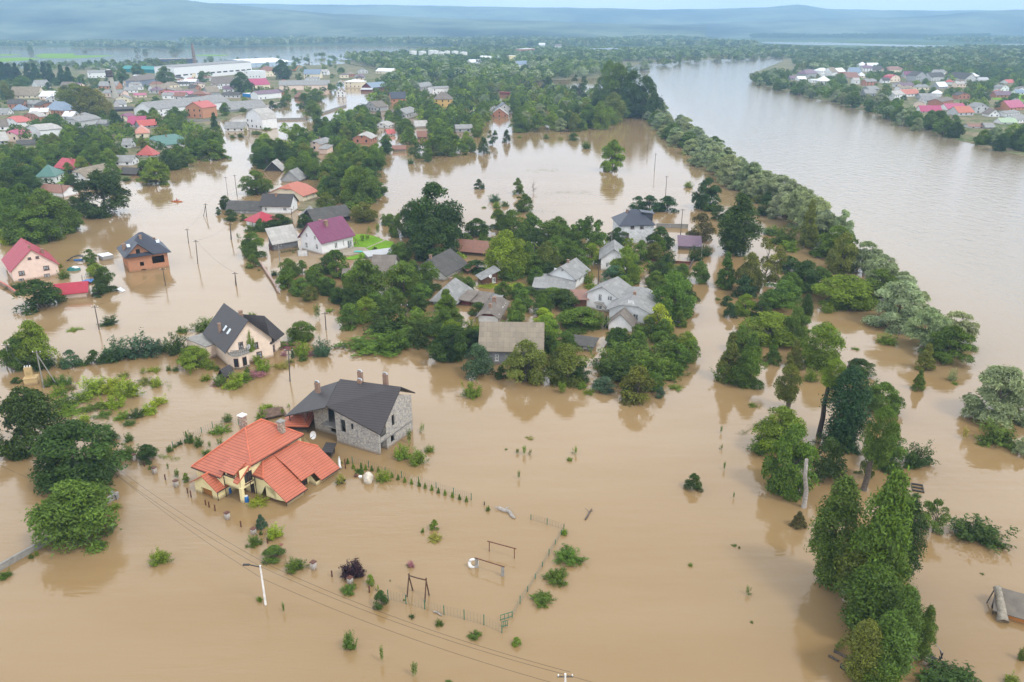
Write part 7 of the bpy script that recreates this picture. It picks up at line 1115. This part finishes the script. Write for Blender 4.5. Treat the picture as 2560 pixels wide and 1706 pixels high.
zone(S_([(1400, 790), (1470, 760), (1580, 790), (1590, 840), (1540, 880), (1440, 900), (1390, 850)]), 5, (3, 4.5), {('round', 'dark'): 3, ('broad', 'mid'): 3, ('round', 'mid'): 3, ('bush', 'mid'): 3}, 45, 16, tol=.2)
zone(S_([(1720, 190), (1780, 172), (1830, 190), (1950, 215), (2060, 260), (2200, 305), (2353, 345), (2353, 360), (2190, 322), (2060, 288), (1940, 243), (1800, 212)]), 8, (7, 11), {('willow', 'silver'): 3, ('broad', 'mid'): 4, ('broad', 'dark'): 3, ('willow', 'mid'): 2}, 170, 7, tol=.2)
zone(S_([(1830, 195), (1790, 170), (1900, 165), (2353, 170), (2353, 345), (2200, 300), (2060, 255), (1950, 212)]), 9, (6, 10.5), VM, 420, 8, tol=.10)
zone(S_([(1505, 285), (1560, 290), (1640, 345), (1720, 400), (1800, 450), (1870, 500), (1935, 560), (1990, 600), (1960, 625), (1880, 565), (1790, 505), (1700, 450), (1620, 395), (1540, 335), (1505, 305)]), 6, (5.5, 8.5), {('willow', 'silver'): 6, ('willow', 'mid'): 1}, 46, 21, k=.24, tol=.5, wr=(1.15, 1.5))
zone(S_([(1990, 610), (2070, 660), (2140, 740), (2230, 830), (2200, 870), (2100, 790), (2020, 700)]), 6, (5, 7.5), {('willow', 'silver'): 6, ('willow', 'mid'): 1}, 4, 22, k=.26, tol=.5, wr=(1.1, 1.5))
zone(S_([(1395, 250), (1500, 215), (1525, 262), (1560, 300), (1640, 340), (1700, 385), (1640, 350), (1560, 320), (1500, 285)]), 6, (5, 8), {('willow', 'silver'): 5, ('broad', 'mid'): 1}, 40, 9, tol=.3)
zone(S_([(1450, 150), (1530, 146), (1590, 140), (1780, 130), (1800, 136), (1600, 148), (1500, 158), (1440, 175)]), 9, (9, 13), GM, 60, 10)
zone(S_([(620, 400), (700, 440), (760, 470), (840, 470), (860, 440), (840, 500), (760, 510), (690, 470)]), 6, (4, 6), VM, 24, 11, tol=.05)
# the 300 largest of each kind become things of their own, the rest one distant wood
CAND.sort(key=lambda c: -c[2] / depth(c[1])); used = {}; REST = []
for q in [c for c in COL.objects if c.parent is None]: used[q.name.split('.')[0]] = used.get(q.name.split('.')[0], 0) + 1
for X, Y, h, w, kind, col in CAND:
    nm = NM[kind]; px = PX(X, Y, 0)
    if used.get(nm, 0) < 295 and h / depth(Y) * FPX > 9: used[nm] = used.get(nm, 0) + 1; plant(X, Y, h, w, kind, col, px[0], px[1])
    else: REST.append((X, Y, h, w, col))
LOWP = []
for s in range(5):
    rng = np.random.default_rng(900 + s); n = 150; nl = 9; c = unit(rng, nl) * np.array([.27, .27, .25]); c[:, 2] += .55; k = rng.integers(0, nl, n); d = unit(rng, n); d[:, 2] = np.where(d[:, 2] < -.3, -d[:, 2], d[:, 2]); p_ = c[k] + d * .2; p_[:, 2] = np.maximum(p_[:, 2], .02); LOWP.append(quads(p_, d * .8 + rng.normal(size=d.shape) * .4 + np.array([0, 0, .3]), .085 * (.7 + .6 * rng.random(n)), 1.2, (.8 + .4 * rng.random(nl))[k] * (.8 + .4 * rng.random(n)), rng))
def wood(name, items, label):
    V_, T_, C_ = [], [], []; rng = random.Random(5)
    for it in items:
        X, Y, h, w, col = it[:5]; z0 = it[5] if len(it) > 5 else 0; v, t = LOWP[rng.randrange(5)]; pxh = h / depth(Y) * FPX; a = rng.uniform(0, 6.28); vv = v.reshape(-1, 4, 3); tt = t.reshape(-1, 4); st = 1 if pxh > 11 else 3 if pxh > 6 else 6
        if st > 1: o_ = rng.randrange(st); vv = vv[o_::st]; tt = tt[o_::st]; cen = vv.mean(1, keepdims=True); vv = cen + (vv - cen) * (1.7 if st == 3 else 2.3)
        vv = vv.reshape(-1, 3); R = np.array([[math.cos(a), -math.sin(a), 0], [math.sin(a), math.cos(a), 0], [0, 0, 1]]); V_.append((vv @ R.T) * np.array([w, w, h]) + np.array([X, Y, z0])); T_.append(tt.ravel()); c = np.array(GC[col]) * rng.uniform(.8, 1.2); C_.append(np.tile(c, (len(vv), 1)))
    if not V_: return
    o = link(name, raw_mesh(name, np.concatenate(V_), np.concatenate(T_), WOODS, np.concatenate(C_))); tag(o, label, 'wood', None, 'stuff'); return o
def belt(poly, sp, hr, seed, cols=('mid', 'dark', 'olive', 'silver'), wts=(5, 4, 2, 3)):
    rng = random.Random(seed); out = []; W_ = [G(p) for p in poly]; xs = [p[0] for p in W_]; ys = [p[1] for p in W_]; A = abs(sum(W_[i][0] * W_[i - 1][1] - W_[i - 1][0] * W_[i][1] for i in range(len(W_)))) / 2; n = int(A / sp ** 2); t = 0
    ph = [rng.uniform(0, 6.28) for _ in range(6)]
    while len(out) < n and t < n * 6:
        t += 1; X = rng.uniform(min(xs), max(xs)); Y = rng.uniform(min(ys), max(ys))
        if not inside(W_, X, Y): continue
        q = math.sin(X * .011 + ph[0]) * math.sin(Y * .006 + ph[1]) + .5 * math.sin(X * .027 + ph[2] + Y * .012)
        if Y > 1900 and q < -.55: n -= 1; continue       # clearings
        h = rng.uniform(*hr) * (1 + .18 * q); w = h * rng.uniform(.9, 1.4)
        if (Y < 1900 or math.hypot(X, Y) < 2600) and hides(X, Y, w, h, .25): n -= 1; continue
        out.append((X, Y, h, w, rng.choices(cols, wts[:len(cols)])[0]))
    return out
far = belt([(0, 107), (340, 109), (460, 117), (450, 123), (340, 120), (0, 117)], 13, (8, 13), 1) + belt([(-200, 84), (250, 83), (460, 84), (460, 108), (330, 95), (100, 95), (-100, 97)], 34, (14, 22), 2, ('dark', 'deep', 'mid')) + belt([(440, 84), (900, 83), (1100, 83), (1000, 113), (850, 112), (560, 120), (460, 116)], 24, (13, 20), 3)
far += belt([(1000, 83), (1500, 84), (1700, 86), (1700, 100), (1880, 116), (1900, 121), (1130, 119), (1000, 112)], 20, (13, 20), 4) + belt([(1860, 86), (2150, 85), (2480, 90), (2460, 101), (2200, 98), (1880, 97)], 20, (14, 20), 5, ('dark', 'deep')) + belt([(1900, 126), (2100, 127), (2300, 129), (2750, 127), (2750, 160), (2080, 160), (1930, 146)], 11.5, (9, 14), 6) + belt([(2300, 101), (2750, 99), (2750, 109), (2400, 109)], 22, (12, 18), 12)
near = belt([(940, 172), (860, 150), (1000, 141), (1140, 128), (1560, 126), (1900, 127), (1920, 141), (1720, 146), (1560, 158), (1500, 190), (1420, 200), (1250, 225), (1100, 205), (1010, 225), (960, 200)], 10.5, (8, 14), 7, ('mid', 'dark', 'light', 'silver'), (5, 3, 2, 3)) + belt([(0, 166), (300, 163), (560, 165), (700, 163), (780, 156), (690, 172), (300, 178), (0, 178)], 22, (6, 10), 8) + belt([(1980, 158), (2750, 158), (2750, 188), (2360, 184), (2000, 178)], 10, (8, 12), 9)
wood('far_wood', far, 'distant blue green woods around the far villages'); wood('wood', near + REST, 'dense mixed wood between the town and the river')
for i, (c, x0, y0, x1, y1, n, col) in enumerate([('M2', 1260, 78, 1490, 68, 60, 'light'), ('M2', 1400, 228, 1720, 224, 70, 'mid'), ('M2', 1340, 345, 1460, 360, 16, 'olive'), ('L3', 420, 700, 560, 620, 26, 'olive'), ('L1', 1080, 850, 1220, 870, 30, 'light'), ('L1', 560, 620, 780, 640, 30, 'olive'), ('L1', 1130, 330, 1160, 400, 12, 'light')]):
    rng = np.random.default_rng(i); V_, T_ = [], []
    for k in range(n):
        s = rng.random(); g = G(kp(c, x0 + (x1 - x0) * s + rng.normal() * 9, y0 + (y1 - y0) * s + rng.normal() * 7)); v, t = bush_data(40 + k % 7, n=60, shoots=6); V_.append(v * np.array([1.2, 1.2, .5]) * rng.uniform(.4, 1.2) + np.array([g[0], g[1], -.02])); T_.append(t)
    o = link('weeds', raw_mesh('weeds', np.concatenate(V_), np.concatenate(T_), LEAF)); o.color = (*GC[col], 1); tag(o, 'patch of weeds and reeds breaking the water surface', 'weeds', None, 'stuff')
# ---------------- haze ----------------
hm = bpy.data.materials.new('haze'); hm.use_nodes = True; t_ = hm.node_tree; t_.nodes.remove(t_.nodes['Principled BSDF']); pv = t_.nodes.new('ShaderNodeVolumePrincipled'); pv.inputs['Density'].default_value = HAZE; pv.inputs['Color'].default_value = (.42, .69, 1.0, 1); pv.inputs['Anisotropy'].default_value = 0.0; t_.links.new(pv.outputs[0], t_.nodes['Material Output'].inputs['Volume'])
m = MB(); m.box((0, 4600, 139), (17000, 9500, 282)); o = m.build('haze', hm, None, uv=False); tag(o, None, None, None, 'stuff')
finish_labels()
